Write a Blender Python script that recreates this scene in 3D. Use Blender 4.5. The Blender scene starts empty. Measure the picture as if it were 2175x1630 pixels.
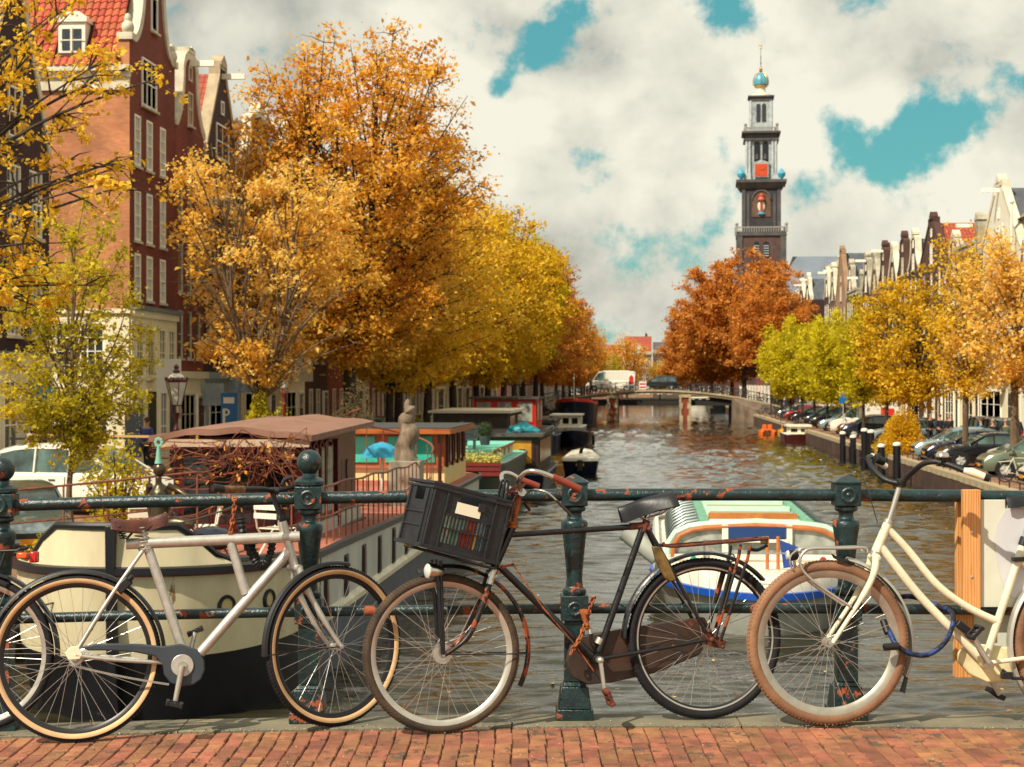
import bpy, math, random
import numpy as np
from mathutils import Vector, Matrix, noise as mnoise
V = Vector
rad = math.radians
random.seed(7)
S = bpy.context.scene
COL = S.collection
# ------------------------------------------------------------------ camera, world, sun, exposure
F, CX, CY = 3700.0, 1087.5, 815.0          # focal length and centre of the 2175 px wide photograph
TH = rad(4.57)                             # the camera looks 4.6 degrees left of the canal's axis (+Y)
RV = V((math.cos(TH), math.sin(TH), 0)); DV = V((-math.sin(TH), math.cos(TH), 0)); UP = V((0, 0, 1))
EYE = V((0, 0, 3.5))
cd = bpy.data.cameras.new('camera'); cam = bpy.data.objects.new('camera', cd); COL.objects.link(cam)
cam.location = EYE; cam.rotation_euler = (rad(90), 0, TH)
cd.sensor_width = 36; cd.lens = F / 2175 * 36; cd.clip_start = .05; cd.clip_end = 5000
cd.dof.use_dof = True; cd.dof.focus_distance = 7.9; cd.dof.aperture_fstop = 9.0
S.camera = cam
S.view_settings.view_transform = 'Standard'; S.view_settings.look = 'None'
S.view_settings.exposure = 0.30; S.view_settings.gamma = 1; S.view_settings.use_curve_mapping = False
SUN_DIR = V((-.50, -.62, .84)).normalized()          # towards the sun: behind the camera, to the left, high
sl = bpy.data.lights.new('sun', 'SUN'); sun = bpy.data.objects.new('sun', sl); COL.objects.link(sun)
sl.energy = 5.0; sl.angle = rad(.55); sl.color = (1, .90, .74)
sun.rotation_euler = SUN_DIR.to_track_quat('Z', 'Y').to_euler(); sun.location = (-30, -30, 60)
W = bpy.data.worlds.new('World'); S.world = W; W.use_nodes = True

def at(px, py, d): return EYE + RV * ((px - CX) / F * d) + DV * d + UP * ((CY - py) / F * d)
def onz(px, py, z): return at(px, py, (EYE.z - z) * F / (py - CY))
def fyx(px, X): return X / math.tan(math.atan((px - CX) / F) - TH)      # Y where the sight line of px meets the plane X
def zat(py, Y, X=0): return EYE.z + (CY - py) / F * (Y * math.cos(TH) - X * math.sin(TH))

def build_world():
    nt = W.node_tree; N = nt.nodes; L = nt.links; N.clear()
    out = N.new('ShaderNodeOutputWorld'); bg = N.new('ShaderNodeBackground'); L.new(bg.outputs[0], out.inputs[0])
    sky = N.new('ShaderNodeTexSky'); sky.sky_type = 'NISHITA'; sky.sun_disc = False
    sky.sun_elevation = math.asin(SUN_DIR.z); sky.sun_rotation = math.atan2(SUN_DIR.x, SUN_DIR.y)
    sky.air_density = 1.0; sky.ozone_density = 1.0
    bg.inputs[1].default_value = .085
    tc = N.new('ShaderNodeTexCoord')
    def mth(op, a, b=None, c=None, clamp=False):
        n = N.new('ShaderNodeMath'); n.operation = op; n.use_clamp = clamp
        for i, x in enumerate((a, b, c)):
            if x is None: continue
            if isinstance(x, (int, float)): n.inputs[i].default_value = x
            else: L.new(x, n.inputs[i])
        return n.outputs[0]
    sep = N.new('ShaderNodeSeparateXYZ'); L.new(tc.outputs['Generated'], sep.inputs[0])
    # cloud layer coordinates: flatten the direction like a cloud deck overhead
    zz = mth('ADD', mth('MAXIMUM', sep.outputs[2], 0.0), .28)
    cx = mth('DIVIDE', sep.outputs[0], zz); cy = mth('DIVIDE', sep.outputs[1], zz)
    comb = N.new('ShaderNodeCombineXYZ'); L.new(cx, comb.inputs[0]); L.new(cy, comb.inputs[1])
    L.new(mth('MULTIPLY', sep.outputs[2], 2.0), comb.inputs[2])
    def nz(scale, detail, rough, dist=0.0, src=None):
        n = N.new('ShaderNodeTexNoise'); n.inputs['Scale'].default_value = scale; n.inputs['Detail'].default_value = detail
        n.inputs['Roughness'].default_value = rough; n.inputs['Distortion'].default_value = dist
        L.new(src or comb.outputs[0], n.inputs['Vector']); return n.outputs[0]
    nv0 = N.new('ShaderNodeVectorMath'); nv0.operation = 'NORMALIZE'; L.new(tc.outputs['Generated'], nv0.inputs[0])
    mp0 = N.new('ShaderNodeMapping'); mp0.inputs['Scale'].default_value = (1, 1, 1.25); L.new(nv0.outputs[0], mp0.inputs[0]); D0 = mp0.outputs[0]
    n1 = nz(5.0, 8, .58, .2, D0); n2 = nz(15.0, 7, .6, .3, D0)
    shade = nz(9.0, 7, .52, .35, D0)
    # openings of blue sky, as directions on the sky
    holes = [(1530, 5, 1.1, .22), (1062, 182, .5, .34), (1100, 140, .5, .34), (1145, 100, .6, .36), (1185, 60, .45, .30), (1222, 15, .5, .34), (2165, 185, .7, .34),
             (1560, 30, .7, .3), (1775, 270, .8, .34), (1840, 325, 1.0, .38), (1735, 405, .9, .42), (1950, 285, .9, .34), (1900, 350, .8, .26), (1465, 515, .8, .38), (1400, 580, 1.1, .28), (1300, 560, .8, .2),
             (1240, 690, .8, .2), (2040, 265, .8, .32), (1540, 440, .6, .2)]
    tot = None
    for px, py, r, a in holes:
        d = (at(px, py, 1) - EYE).normalized()
        vd = N.new('ShaderNodeVectorMath'); vd.operation = 'DOT_PRODUCT'; nv = N.new('ShaderNodeVectorMath'); nv.operation = 'NORMALIZE'
        L.new(tc.outputs['Generated'], nv.inputs[0]); L.new(nv.outputs[0], vd.inputs[0]); vd.inputs[1].default_value = d
        # gaussian of the angle
        g = mth('MULTIPLY', mth('POWER', 2.718, mth('DIVIDE', mth('SUBTRACT', vd.outputs['Value'], 1.0), (rad(r) ** 2) / 2 * 1.3)), a)
        tot = g if tot is None else mth('ADD', tot, g)
    cover = mth('ADD', mth('MULTIPLY', n1, .55), mth('MULTIPLY', n2, .95))
    fine = N.new('ShaderNodeTexNoise'); fine.inputs['Scale'].default_value = 26; fine.inputs['Detail'].default_value = 9; fine.inputs['Roughness'].default_value = .62
    L.new(tc.outputs['Generated'], fine.inputs['Vector'])
    cover = mth('ADD', cover, mth('MULTIPLY', mth('SUBTRACT', fine.outputs[0], .5), 1.35))
    cover = mth('SUBTRACT', cover, mth('MULTIPLY', tot, 1.0))
    mr = N.new('ShaderNodeMapRange'); mr.interpolation_type = 'SMOOTHSTEP'; L.new(cover, mr.inputs[0])
    mr.inputs[1].default_value = .36; mr.inputs[2].default_value = .66
    ramp = N.new('ShaderNodeValToRGB'); L.new(mth('ADD', mth('MULTIPLY', shade, .8), mth('MULTIPLY', fine.outputs[0], .2)), ramp.inputs[0])
    e = ramp.color_ramp.elements; e[0].position = .36; e[0].color = (4.3, 4.4, 3.9, 1); e[1].position = .58; e[1].color = (8.9, 8.6, 7.2, 1)
    m = ramp.color_ramp.elements.new(.47); m.color = (6.9, 6.75, 5.7, 1)
    tint = N.new('ShaderNodeMix'); tint.data_type = 'RGBA'; tint.blend_type = 'MULTIPLY'; tint.inputs[0].default_value = 1
    L.new(sky.outputs[0], tint.inputs[6]); tint.inputs[7].default_value = (.62, 1.12, .80, 1)
    t2 = N.new('ShaderNodeMix'); t2.data_type = 'RGBA'; t2.inputs[0].default_value = .6; L.new(tint.outputs[2], t2.inputs[6]); t2.inputs[7].default_value = (.75, 3.7, 4.4, 1)
    mix = N.new('ShaderNodeMix'); mix.data_type = 'RGBA'; L.new(mr.outputs[0], mix.inputs[0]); L.new(t2.outputs[2], mix.inputs[6]); L.new(ramp.outputs[0], mix.inputs[7])
    L.new(mix.outputs[2], bg.inputs[0])
build_world()

# ------------------------------------------------------------------ materials
MATS = {}
def hexc(h, k=1.0):
    h = h.lstrip('#'); r = []
    for i in (0, 2, 4):
        c = int(h[i:i + 2], 16) / 255; r.append((c / 12.92 if c <= .04045 else ((c + .055) / 1.055) ** 2.4) * k)
    return tuple(r) + (1,)
def mat(name, col, rough=.6, metal=0.0, var=.0, vscale=3.0, col2=None, bump=0.0, bscale=40.0, rnd=0.0, chips=None, cscale=9, cth=.62, spec=.5, coat=0.0, emit=None, coord='Object', stretch=None):
    if name in MATS: return MATS[name]
    if isinstance(col, str): col = hexc(col)
    if isinstance(col2, str): col2 = hexc(col2)
    m = bpy.data.materials.new(name); m.use_nodes = True; MATS[name] = m
    nt = m.node_tree; N = nt.nodes; L = nt.links; b = N['Principled BSDF']
    b.inputs['Roughness'].default_value = rough; b.inputs['Metallic'].default_value = metal
    b.inputs['Specular IOR Level'].default_value = spec; b.inputs['Coat Weight'].default_value = coat
    b.inputs['Base Color'].default_value = col
    if emit: b.inputs['Emission Color'].default_value = col; b.inputs['Emission Strength'].default_value = emit
    tc = N.new('ShaderNodeTexCoord'); vec = N.new('ShaderNodeNewGeometry').outputs['Position'] if coord == 'World' else tc.outputs[coord]
    if stretch:
        mp = N.new('ShaderNodeMapping'); mp.inputs['Scale'].default_value = stretch; L.new(vec, mp.inputs[0]); vec = mp.outputs[0]
    cur = None
    def noise(scale, detail=5, rough_=.6):
        n = N.new('ShaderNodeTexNoise'); n.inputs['Scale'].default_value = scale; n.inputs['Detail'].default_value = detail
        n.inputs['Roughness'].default_value = rough_; L.new(vec, n.inputs['Vector']); return n.outputs[0]
    if var or col2:
        mr = N.new('ShaderNodeMapRange'); L.new(noise(vscale), mr.inputs[0]); mr.inputs[1].default_value = .33; mr.inputs[2].default_value = .67
        mx = N.new('ShaderNodeMix'); mx.data_type = 'RGBA'; L.new(mr.outputs[0], mx.inputs[0])
        c2 = col2 or tuple(c * (1 + var) for c in col[:3]) + (1,)
        c1 = col if col2 else tuple(c * (1 - var) for c in col[:3]) + (1,)
        mx.inputs[6].default_value = c1; mx.inputs[7].default_value = c2; cur = mx.outputs[2]
    if rnd:
        oi = N.new('ShaderNodeObjectInfo'); hs = N.new('ShaderNodeHueSaturation')
        m1 = N.new('ShaderNodeMapRange'); L.new(oi.outputs['Random'], m1.inputs[0]); m1.inputs[3].default_value = 1 - rnd; m1.inputs[4].default_value = 1 + rnd
        L.new(m1.outputs[0], hs.inputs['Value'])
        m2 = N.new('ShaderNodeMath'); m2.operation = 'FRACT'; m3 = N.new('ShaderNodeMath'); m3.operation = 'MULTIPLY'; m3.inputs[1].default_value = 7.31
        L.new(oi.outputs['Random'], m3.inputs[0]); L.new(m3.outputs[0], m2.inputs[0])
        m4 = N.new('ShaderNodeMapRange'); L.new(m2.outputs[0], m4.inputs[0]); m4.inputs[3].default_value = .5 - rnd * .05; m4.inputs[4].default_value = .5 + rnd * .05
        L.new(m4.outputs[0], hs.inputs['Hue'])
        if cur: L.new(cur, hs.inputs['Color'])
        else: hs.inputs['Color'].default_value = col
        cur = hs.outputs[0]
    bh = None
    if chips:
        if isinstance(chips, str): chips = hexc(chips)
        n = noise(cscale, 6, .65); mr = N.new('ShaderNodeMapRange'); L.new(n, mr.inputs[0]); mr.inputs[1].default_value = cth; mr.inputs[2].default_value = cth + .02
        mx = N.new('ShaderNodeMix'); mx.data_type = 'RGBA'; L.new(mr.outputs[0], mx.inputs[0])
        if cur: L.new(cur, mx.inputs[6])
        else: mx.inputs[6].default_value = col
        n9 = noise(cscale * 5, 4); mc = N.new('ShaderNodeMix'); mc.data_type = 'RGBA'; L.new(n9, mc.inputs[0])
        mc.inputs[6].default_value = tuple(c * .45 for c in chips[:3]) + (1,); mc.inputs[7].default_value = tuple(min(1, c * 1.6) for c in chips[:3]) + (1,)
        L.new(mc.outputs[2], mx.inputs[7]); cur = mx.outputs[2]
        r2 = N.new('ShaderNodeMapRange'); L.new(mr.outputs[0], r2.inputs[0]); r2.inputs[3].default_value = rough; r2.inputs[4].default_value = .85; L.new(r2.outputs[0], b.inputs['Roughness'])
        if metal:
            r3 = N.new('ShaderNodeMapRange'); L.new(mr.outputs[0], r3.inputs[0]); r3.inputs[3].default_value = metal; r3.inputs[4].default_value = 0; L.new(r3.outputs[0], b.inputs['Metallic'])
        bh = mr.outputs[0]
    if cur: L.new(cur, b.inputs['Base Color'])
    if bump or bh:
        bp = N.new('ShaderNodeBump'); bp.inputs['Strength'].default_value = bump or .2; bp.inputs['Distance'].default_value = .01
        h = noise(bscale, 5)
        if bh:
            mm = N.new('ShaderNodeMath'); mm.operation = 'SUBTRACT'; L.new(h, mm.inputs[0]); L.new(bh, mm.inputs[1]); h = mm.outputs[0]
        L.new(h, bp.inputs['Height']); L.new(bp.outputs[0], b.inputs['Normal'])
    return m
def brick_mat(name, c1, c2, mortar, bw=.22, bh=.065, bump=.35, var=.25):
    if name in MATS: return MATS[name]
    m = bpy.data.materials.new(name); m.use_nodes = True; MATS[name] = m
    nt = m.node_tree; N = nt.nodes; L = nt.links; b = N['Principled BSDF']; b.inputs['Roughness'].default_value = .85
    tc = N.new('ShaderNodeTexCoord'); sp = N.new('ShaderNodeSeparateXYZ'); L.new(tc.outputs['Object'], sp.inputs[0])
    ad = N.new('ShaderNodeMath'); ad.operation = 'ADD'; L.new(sp.outputs[0], ad.inputs[0]); L.new(sp.outputs[1], ad.inputs[1])
    cb = N.new('ShaderNodeCombineXYZ'); L.new(ad.outputs[0], cb.inputs[0]); L.new(sp.outputs[2], cb.inputs[1])
    bt = N.new('ShaderNodeTexBrick'); L.new(cb.outputs[0], bt.inputs['Vector'])
    bt.inputs['Scale'].default_value = 1; bt.inputs['Brick Width'].default_value = bw; bt.inputs['Row Height'].default_value = bh
    bt.inputs['Mortar Size'].default_value = .006; bt.inputs['Mortar Smooth'].default_value = .2; bt.inputs['Bias'].default_value = -.1
    bt.inputs['Color1'].default_value = hexc(c1); bt.inputs['Color2'].default_value = hexc(c2); bt.inputs['Mortar'].default_value = hexc(mortar)
    n = N.new('ShaderNodeTexNoise'); n.inputs['Scale'].default_value = .7; n.inputs['Detail'].default_value = 6; L.new(tc.outputs['Object'], n.inputs['Vector'])
    mr = N.new('ShaderNodeMapRange'); L.new(n.outputs[0], mr.inputs[0]); mr.inputs[1].default_value = .3; mr.inputs[2].default_value = .7; mr.inputs[3].default_value = 1 - var; mr.inputs[4].default_value = 1 + var
    vm = N.new('ShaderNodeVectorMath'); vm.operation = 'SCALE'; L.new(bt.outputs['Color'], vm.inputs[0]); L.new(mr.outputs[0], vm.inputs['Scale'])
    L.new(vm.outputs[0], b.inputs['Base Color'])
    bp = N.new('ShaderNodeBump'); bp.inputs['Strength'].default_value = bump; bp.inputs['Distance'].default_value = .01; bp.invert = True
    L.new(bt.outputs['Fac'], bp.inputs['Height']); L.new(bp.outputs[0], b.inputs['Normal'])
    return m
def glass_mat(name, tint='#0c1214', rough=.05, var=True, k=1.0):
    if name in MATS: return MATS[name]
    m = mat(name, hexc(tint, k), rough=rough, var=.8 if var else 0, vscale=1.7, spec=.9)
    return m
def wood_mat(name, c1, c2, sc=(1, 1, 9), rough=.6, scale=6):
    if name in MATS: return MATS[name]
    m = bpy.data.materials.new(name); m.use_nodes = True; MATS[name] = m
    nt = m.node_tree; N = nt.nodes; L = nt.links; b = N['Principled BSDF']; b.inputs['Roughness'].default_value = rough
    tc = N.new('ShaderNodeTexCoord'); mp = N.new('ShaderNodeMapping'); mp.inputs['Scale'].default_value = sc; L.new(tc.outputs['Object'], mp.inputs[0])
    n = N.new('ShaderNodeTexNoise'); n.inputs['Scale'].default_value = scale; n.inputs['Detail'].default_value = 6; n.inputs['Distortion'].default_value = .6; L.new(mp.outputs[0], n.inputs['Vector'])
    w = N.new('ShaderNodeTexWave'); w.inputs['Scale'].default_value = scale * .6; w.inputs['Distortion'].default_value = 5; w.inputs['Detail'].default_value = 3; L.new(mp.outputs[0], w.inputs['Vector'])
    a = N.new('ShaderNodeMath'); a.operation = 'MULTIPLY_ADD'; L.new(n.outputs[0], a.inputs[0]); a.inputs[1].default_value = .6; 
    a2 = N.new('ShaderNodeMath'); a2.operation = 'MULTIPLY'; L.new(w.outputs[0], a2.inputs[0]); a2.inputs[1].default_value = .4; L.new(a2.outputs[0], a.inputs[2])
    mr = N.new('ShaderNodeMapRange'); L.new(a.outputs[0], mr.inputs[0]); mr.inputs[1].default_value = .25; mr.inputs[2].default_value = .75
    mx = N.new('ShaderNodeMix'); mx.data_type = 'RGBA'; L.new(mr.outputs[0], mx.inputs[0]); mx.inputs[6].default_value = hexc(c1); mx.inputs[7].default_value = hexc(c2)
    L.new(mx.outputs[2], b.inputs['Base Color'])
    bp = N.new('ShaderNodeBump'); bp.inputs['Strength'].default_value = .25; bp.inputs['Distance'].default_value = .004; L.new(a.outputs[0], bp.inputs['Height']); L.new(bp.outputs[0], b.inputs['Normal'])
    return m

# ------------------------------------------------------------------ mesh building
ORIG = {}
def frame_of(d):
    d = d.normalized(); u = d.cross(UP)
    if u.length < 1e-3: u = d.cross(V((1, 0, 0)))
    u.normalize(); return u, d.cross(u).normalized()
class MB:
    def __init__(s): s.v = []; s.f = []; s.mi = []; s.cm = 0
    def face(s, idx): s.f.append(idx); s.mi.append(s.cm)
    def poly(s, pts):
        n = len(s.v); s.v += [tuple(p) for p in pts]; s.face(tuple(range(n, n + len(pts))))
    def box(s, c, size, ax=None):
        c = V(c); hx, hy, hz = [k / 2 for k in size]
        X, Y, Z = ax if ax else (V((1, 0, 0)), V((0, 1, 0)), UP)
        n = len(s.v)
        for k in (-1, 1):
            for j, i in ((-1, -1), (-1, 1), (1, 1), (1, -1)):
                s.v.append(tuple(c + X * (i * hx) + Y * (j * hy) + Z * (k * hz)))
        for q in ((3, 2, 1, 0), (4, 5, 6, 7), (0, 1, 5, 4), (1, 2, 6, 5), (2, 3, 7, 6), (3, 0, 4, 7)): s.face(tuple(n + t for t in q))
    def bb(s, x0, x1, y0, y1, z0, z1): s.box(((x0 + x1) / 2, (y0 + y1) / 2, (z0 + z1) / 2), (x1 - x0, y1 - y0, z1 - z0))
    def beam(s, a, b, w, h, up=UP):
        a = V(a); b = V(b); d = b - a; L = d.length; d.normalize(); u = V(up).cross(d)
        if u.length < 1e-4: u = V((1, 0, 0)).cross(d)
        u.normalize(); z = d.cross(u)
        s.box((a + b) / 2, (L, w, h), (d, u, z))
    def tube(s, pts, r, seg=10, cap=True, closed=False):
        pts = [V(p) for p in pts]; n = len(pts)
        if not isinstance(r, (list, tuple)): r = [r] * n
        tang = []
        for i in range(n):
            if closed: t = pts[(i + 1) % n] - pts[i - 1]
            else: t = pts[min(i + 1, n - 1)] - pts[max(i - 1, 0)]
            tang.append(t.normalized() if t.length > 1e-9 else UP)
        u, w = frame_of(tang[0]); base = len(s.v)
        for i in range(n):
            t = tang[i]; u = (u - t * u.dot(t))
            if u.length < 1e-6: u, _ = frame_of(t)
            u.normalize(); w = t.cross(u)
            for k in range(seg):
                a = 2 * math.pi * k / seg; s.v.append(tuple(pts[i] + (u * math.cos(a) + w * math.sin(a)) * r[i]))
        m = n if closed else n - 1
        for i in range(m):
            for k in range(seg):
                a = base + i * seg + k; b = base + i * seg + (k + 1) % seg; c = base + ((i + 1) % n) * seg + (k + 1) % seg; d = base + ((i + 1) % n) * seg + k
                s.face((a, b, c, d))
        if cap and not closed:
            s.face(tuple(base + k for k in reversed(range(seg)))); s.face(tuple(base + (n - 1) * seg + k for k in range(seg)))
    def revolve(s, c, a, b, n, prof, seg=48, t0=0.0, t1=360.0, closed_prof=True):
        """prof: (radius, offset along n). a, b span the plane of revolution"""
        c = V(c); full = abs(t1 - t0) >= 359.99; st = seg if full else seg + 1; base = len(s.v); m = len(prof)
        for i in range(st):
            t = rad(t0 + (t1 - t0) * i / seg); d = a * math.cos(t) + b * math.sin(t)
            for (r, o) in prof: s.v.append(tuple(c + d * r + n * o))
        for i in range(seg):
            for k in range(m if closed_prof else m - 1):
                p = base + i * m; q = base + ((i + 1) % st) * m
                s.face((p + k, q + k, q + (k + 1) % m, p + (k + 1) % m))
        if not full and closed_prof:
            s.face(tuple(base + k for k in range(m))); s.face(tuple(base + (st - 1) * m + k for k in reversed(range(m))))
    def lathe(s, c, prof, seg=20, sq=False):
        """prof: (radius, z) bottom to top"""
        c = V(c); s.revolve(c, V((1, 0, 0)), V((0, 1, 0)), UP, prof, seg, closed_prof=False)
    def cyl(s, a, b, r, seg=16): s.tube([a, b], r, seg)
    def ball(s, c, r, seg=16, sc=(1, 1, 1)):
        c = V(c); base = len(s.v); rings = seg // 2
        for i in range(rings + 1):
            ph = math.pi * i / rings
            for k in range(seg):
                a = 2 * math.pi * k / seg
                s.v.append((c.x + r * sc[0] * math.sin(ph) * math.cos(a), c.y + r * sc[1] * math.sin(ph) * math.sin(a), c.z - r * sc[2] * math.cos(ph)))
        for i in range(rings):
            for k in range(seg):
                s.face((base + i * seg + k, base + i * seg + (k + 1) % seg, base + (i + 1) * seg + (k + 1) % seg, base + (i + 1) * seg + k))
    def prism(s, outline, off):
        """outline: list of points (planar), extruded by vector off"""
        n = len(outline); base = len(s.v); off = V(off)
        for p in outline: s.v.append(tuple(p))
        for p in outline: s.v.append(tuple(V(p) + off))
        s.face(tuple(base + i for i in reversed(range(n)))); s.face(tuple(base + n + i for i in range(n)))
        for i in range(n): s.face((base + i, base + (i + 1) % n, base + n + (i + 1) % n, base + n + i))
    def frust(s, c, w0, d0, w1, d1, z0, z1, ax=None):
        X, Y = ax if ax else (V((1, 0, 0)), V((0, 1, 0))); c = V(c); n = len(s.v)
        for w, d, z in ((w0, d0, z0), (w1, d1, z1)):
            for j, i in ((-1, -1), (-1, 1), (1, 1), (1, -1)): s.v.append(tuple(c + X * (i * w / 2) + Y * (j * d / 2) + UP * z))
        for q in ((3, 2, 1, 0), (4, 5, 6, 7), (0, 1, 5, 4), (1, 2, 6, 5), (2, 3, 7, 6), (3, 0, 4, 7)): s.face(tuple(n + t for t in q))
    def loft(s, rings, closed=True, cap=True):
        m = len(rings[0]); base = len(s.v)
        for r in rings: s.v += [tuple(p) for p in r]
        for i in range(len(rings) - 1):
            for k in range(m if closed else m - 1):
                p = base + i * m; q = p + m; s.face((p + k, p + (k + 1) % m, q + (k + 1) % m, q + k))
        if cap and closed:
            s.face(tuple(base + k for k in reversed(range(m)))); s.face(tuple(base + (len(rings) - 1) * m + k for k in range(m)))
    def mesh(s, name, mats, smooth=True, angle=38):
        me = bpy.data.meshes.new(name); me.from_pydata(s.v, [], s.f)
        for m in (mats if isinstance(mats, (list, tuple)) else [mats]): me.materials.append(m)
        if isinstance(mats, (list, tuple)) and len(mats) > 1: me.polygons.foreach_set('material_index', s.mi)
        if smooth:
            me.polygons.foreach_set('use_smooth', [True] * len(me.polygons)); me.set_sharp_from_angle(angle=rad(angle))
        me.update(); return me
    def build(s, name, mats, parent=None, smooth=True, angle=38, loc=None, bevel=0, **props):
        if parent is not None and loc is None:
            o0 = ORIG.get(parent.name)
            if o0 is not None: s.v = [(a - o0.x, b - o0.y, c - o0.z) for a, b, c in s.v]
        me = s.mesh(name, mats, smooth, angle); return link(name, me, parent, loc, bevel, **props)
def link(name, me, parent=None, loc=None, bevel=0, **props):
    o = bpy.data.objects.new(name, me); COL.objects.link(o)
    if parent is not None:
        o.parent = parent
        if parent.name in ORIG: ORIG[o.name] = ORIG[parent.name]
    if loc is not None: o.location = loc
    if bevel:
        b = o.modifiers.new('bevel', 'BEVEL'); b.width = bevel; b.segments = 2; b.limit_method = 'ANGLE'; b.angle_limit = rad(40)
    for k, v in props.items(): o[k] = v
    return o
def thing(name, label, cat, loc=(0, 0, 0), rz=0.0, group=None, world=False):
    """an Empty at the thing's base; with world=True its parts may be given in world coordinates"""
    o = bpy.data.objects.new(name, None); COL.objects.link(o); o.location = loc; o.rotation_euler = (0, 0, rz); o.empty_display_size = .2
    o['label'] = label; o['category'] = cat
    if group: o['group'] = group
    if world: ORIG[o.name] = V(loc)
    return o
def tag(o, label, cat, group=None):
    o['label'] = label; o['category'] = cat
    if group: o['group'] = group
    return o
def dup(root, loc, rz, label=None, group=None, scale=None, matmap=None):
    r = root.copy(); COL.objects.link(r); r.location = loc; r.rotation_euler = (0, 0, rz)
    if scale: r.scale = (scale,) * 3 if not isinstance(scale, tuple) else scale
    if label: r['label'] = label
    if group: r['group'] = group
    def rec(src, dst):
        for ch in list(src.children):
            c = ch.copy(); COL.objects.link(c); c.parent = dst
            if matmap:
                for i, sl_ in enumerate(ch.material_slots):
                    if sl_.material and sl_.material.name in matmap:
                        c.material_slots[i].link = 'OBJECT'; c.material_slots[i].material = matmap[sl_.material.name]
            rec(ch, c)
    rec(root, r)
    return r
def structure(o): o['kind'] = 'structure'; return o
def smoothpath(pts, n=6):
    pts = [V(p) for p in pts]; out = []
    for i in range(len(pts) - 1):
        p0 = pts[max(i - 1, 0)]; p1 = pts[i]; p2 = pts[i + 1]; p3 = pts[min(i + 2, len(pts) - 1)]
        for k in range(n):
            t = k / n; out.append(.5 * ((2 * p1) + (p2 - p0) * t + (2 * p0 - 5 * p1 + 4 * p2 - p3) * t * t + (3 * p1 - p0 - 3 * p2 + p3) * t ** 3))
    out.append(pts[-1]); return out
# ------------------------------------------------------------------ the bridge we stand on
ZP = 1.96
def pav(x): return ZP - .0048 * (x - .9) ** 2
def fg(x, d, z=0.0): return EYE + RV * x + DV * d + UP * (z - EYE.z)        # camera-aligned metres, absolute z
FGX = (RV, DV, UP)
m_paint = mat('railing_paint', hexc('#17393c', .56), rough=.30, var=.45, vscale=14, bump=.5, bscale=50, chips='#8c4526', cscale=12, cth=.605, spec=.6)
m_paint2 = mat('railing_paint_worn', hexc('#17393c', .56), rough=.30, var=.45, vscale=14, bump=.5, bscale=50, chips='#8c4526', cscale=10, cth=.585, spec=.6)
m_brickpav = mat('paving_clinker', hexc('#a3694a', .72), rough=.9, var=.34, vscale=9, bump=.8, bscale=70, rnd=.26, coord='World', chips='#5a4a3c', cscale=13, cth=.60)
m_sand = mat('joint_sand', hexc('#4d3626'), rough=.95, var=.3, vscale=20, bump=.5, bscale=90)
m_kerb = mat('kerb_stone', '#56544a', rough=.8, vscale=3, bump=.5, bscale=60, col2='#837a60')
m_conc = mat('bridge_stone', '#7d7666', rough=.9, var=.3, vscale=2, bump=.4, bscale=20)

D_FRONT = 7.81; D_BACK = 8.10
def strip(mb, x0, x1, d0, d1, dz, n=40, thick=0.0):
    for i in range(n):
        a = x0 + (x1 - x0) * i / n; b = x0 + (x1 - x0) * (i + 1) / n
        mb.poly([fg(a, d0, pav(a) + dz), fg(b, d0, pav(b) + dz), fg(b, d1, pav(b) + dz), fg(a, d1, pav(a) + dz)])
# pavement: bed of sand with individually laid clinkers where the photo shows them
mb = MB(); strip(mb, -12, 12, -6, D_FRONT, -.012, 60)
pavement = structure(mb.build('pavement', m_sand, smooth=True))
bw, bl, jt = .0735, .205, .0045
brick_meshes = []
for k in range(5):
    b = MB(); w = bw - jt; l = bl - jt; ch = .004
    jx = [random.uniform(-.0015, .0015) for _ in range(8)]
    r0 = [(-w / 2, -l / 2), (w / 2, -l / 2), (w / 2, l / 2), (-w / 2, l / 2)]
    rings = []
    for (ins, z) in ((0, -.04), (0, -.005), (ch, 0)):
        rings.append([V((x - math.copysign(ins, x) + jx[i], y - math.copysign(ins, y) + jx[i + 4], z)) for i, (x, y) in enumerate(r0)])
    b.loft(rings); brick_meshes.append(b.mesh('brick', m_brickpav, smooth=False))
cands = []
for i in range(-62, 62):
    off = (.5 if i % 2 else 0) * bl + (math.sin(i * 12.9) * .006)
    for j in range(0, 14):
        d = D_FRONT - .012 - bl / 2 - j * bl + off - (bl * .5 if i % 2 else 0) * 0
        if i % 2 and j == 0: d = D_FRONT - .012 - bl * .25; ln = .5
        elif i % 2: d = D_FRONT - .012 - bl * .5 - (j - .5) * bl - bl * 0; ln = 1
        else: ln = 1
        x = (i + .5) * bw + .004 * math.sin(j * 1.7 + i * .05)
        vis = abs(x) < (d * 1087 / F) + .06 and d > 6.95
        cands.append((vis, x, d, ln))
vis = [c for c in cands if c[0]]; rest = [c for c in cands if not c[0]]
vis.sort(key=lambda c: c[2]); extra = vis[300:]; vis = vis[:300]
for _, x, d, ln in vis:
    p = fg(x, d, pav(x) + random.uniform(-.0022, .0018)); o = link('brick', random.choice(brick_meshes), pavement, p)
    o.rotation_euler = (random.uniform(-.006, .006), random.uniform(-.006, .006) + .0096 * (x - .9), TH + random.uniform(-.012, .012)); o.scale = (1, ln, 1)
sb = MB()
for _, x, d, ln in rest + extra:
    w = bw - jt; l = (bl - jt) * ln; c = fg(x, d, pav(x) - .02 + random.uniform(-.002, .0015)); sb.box(c, (w, l, .04), FGX)
o = sb.build('further_bricks', mat('paving_clinker_mass', hexc('#b06a48', .80), rough=.85, var=.4, vscale=9, bump=.6, bscale=70), pavement, smooth=False); o['kind'] = 'stuff'
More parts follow.
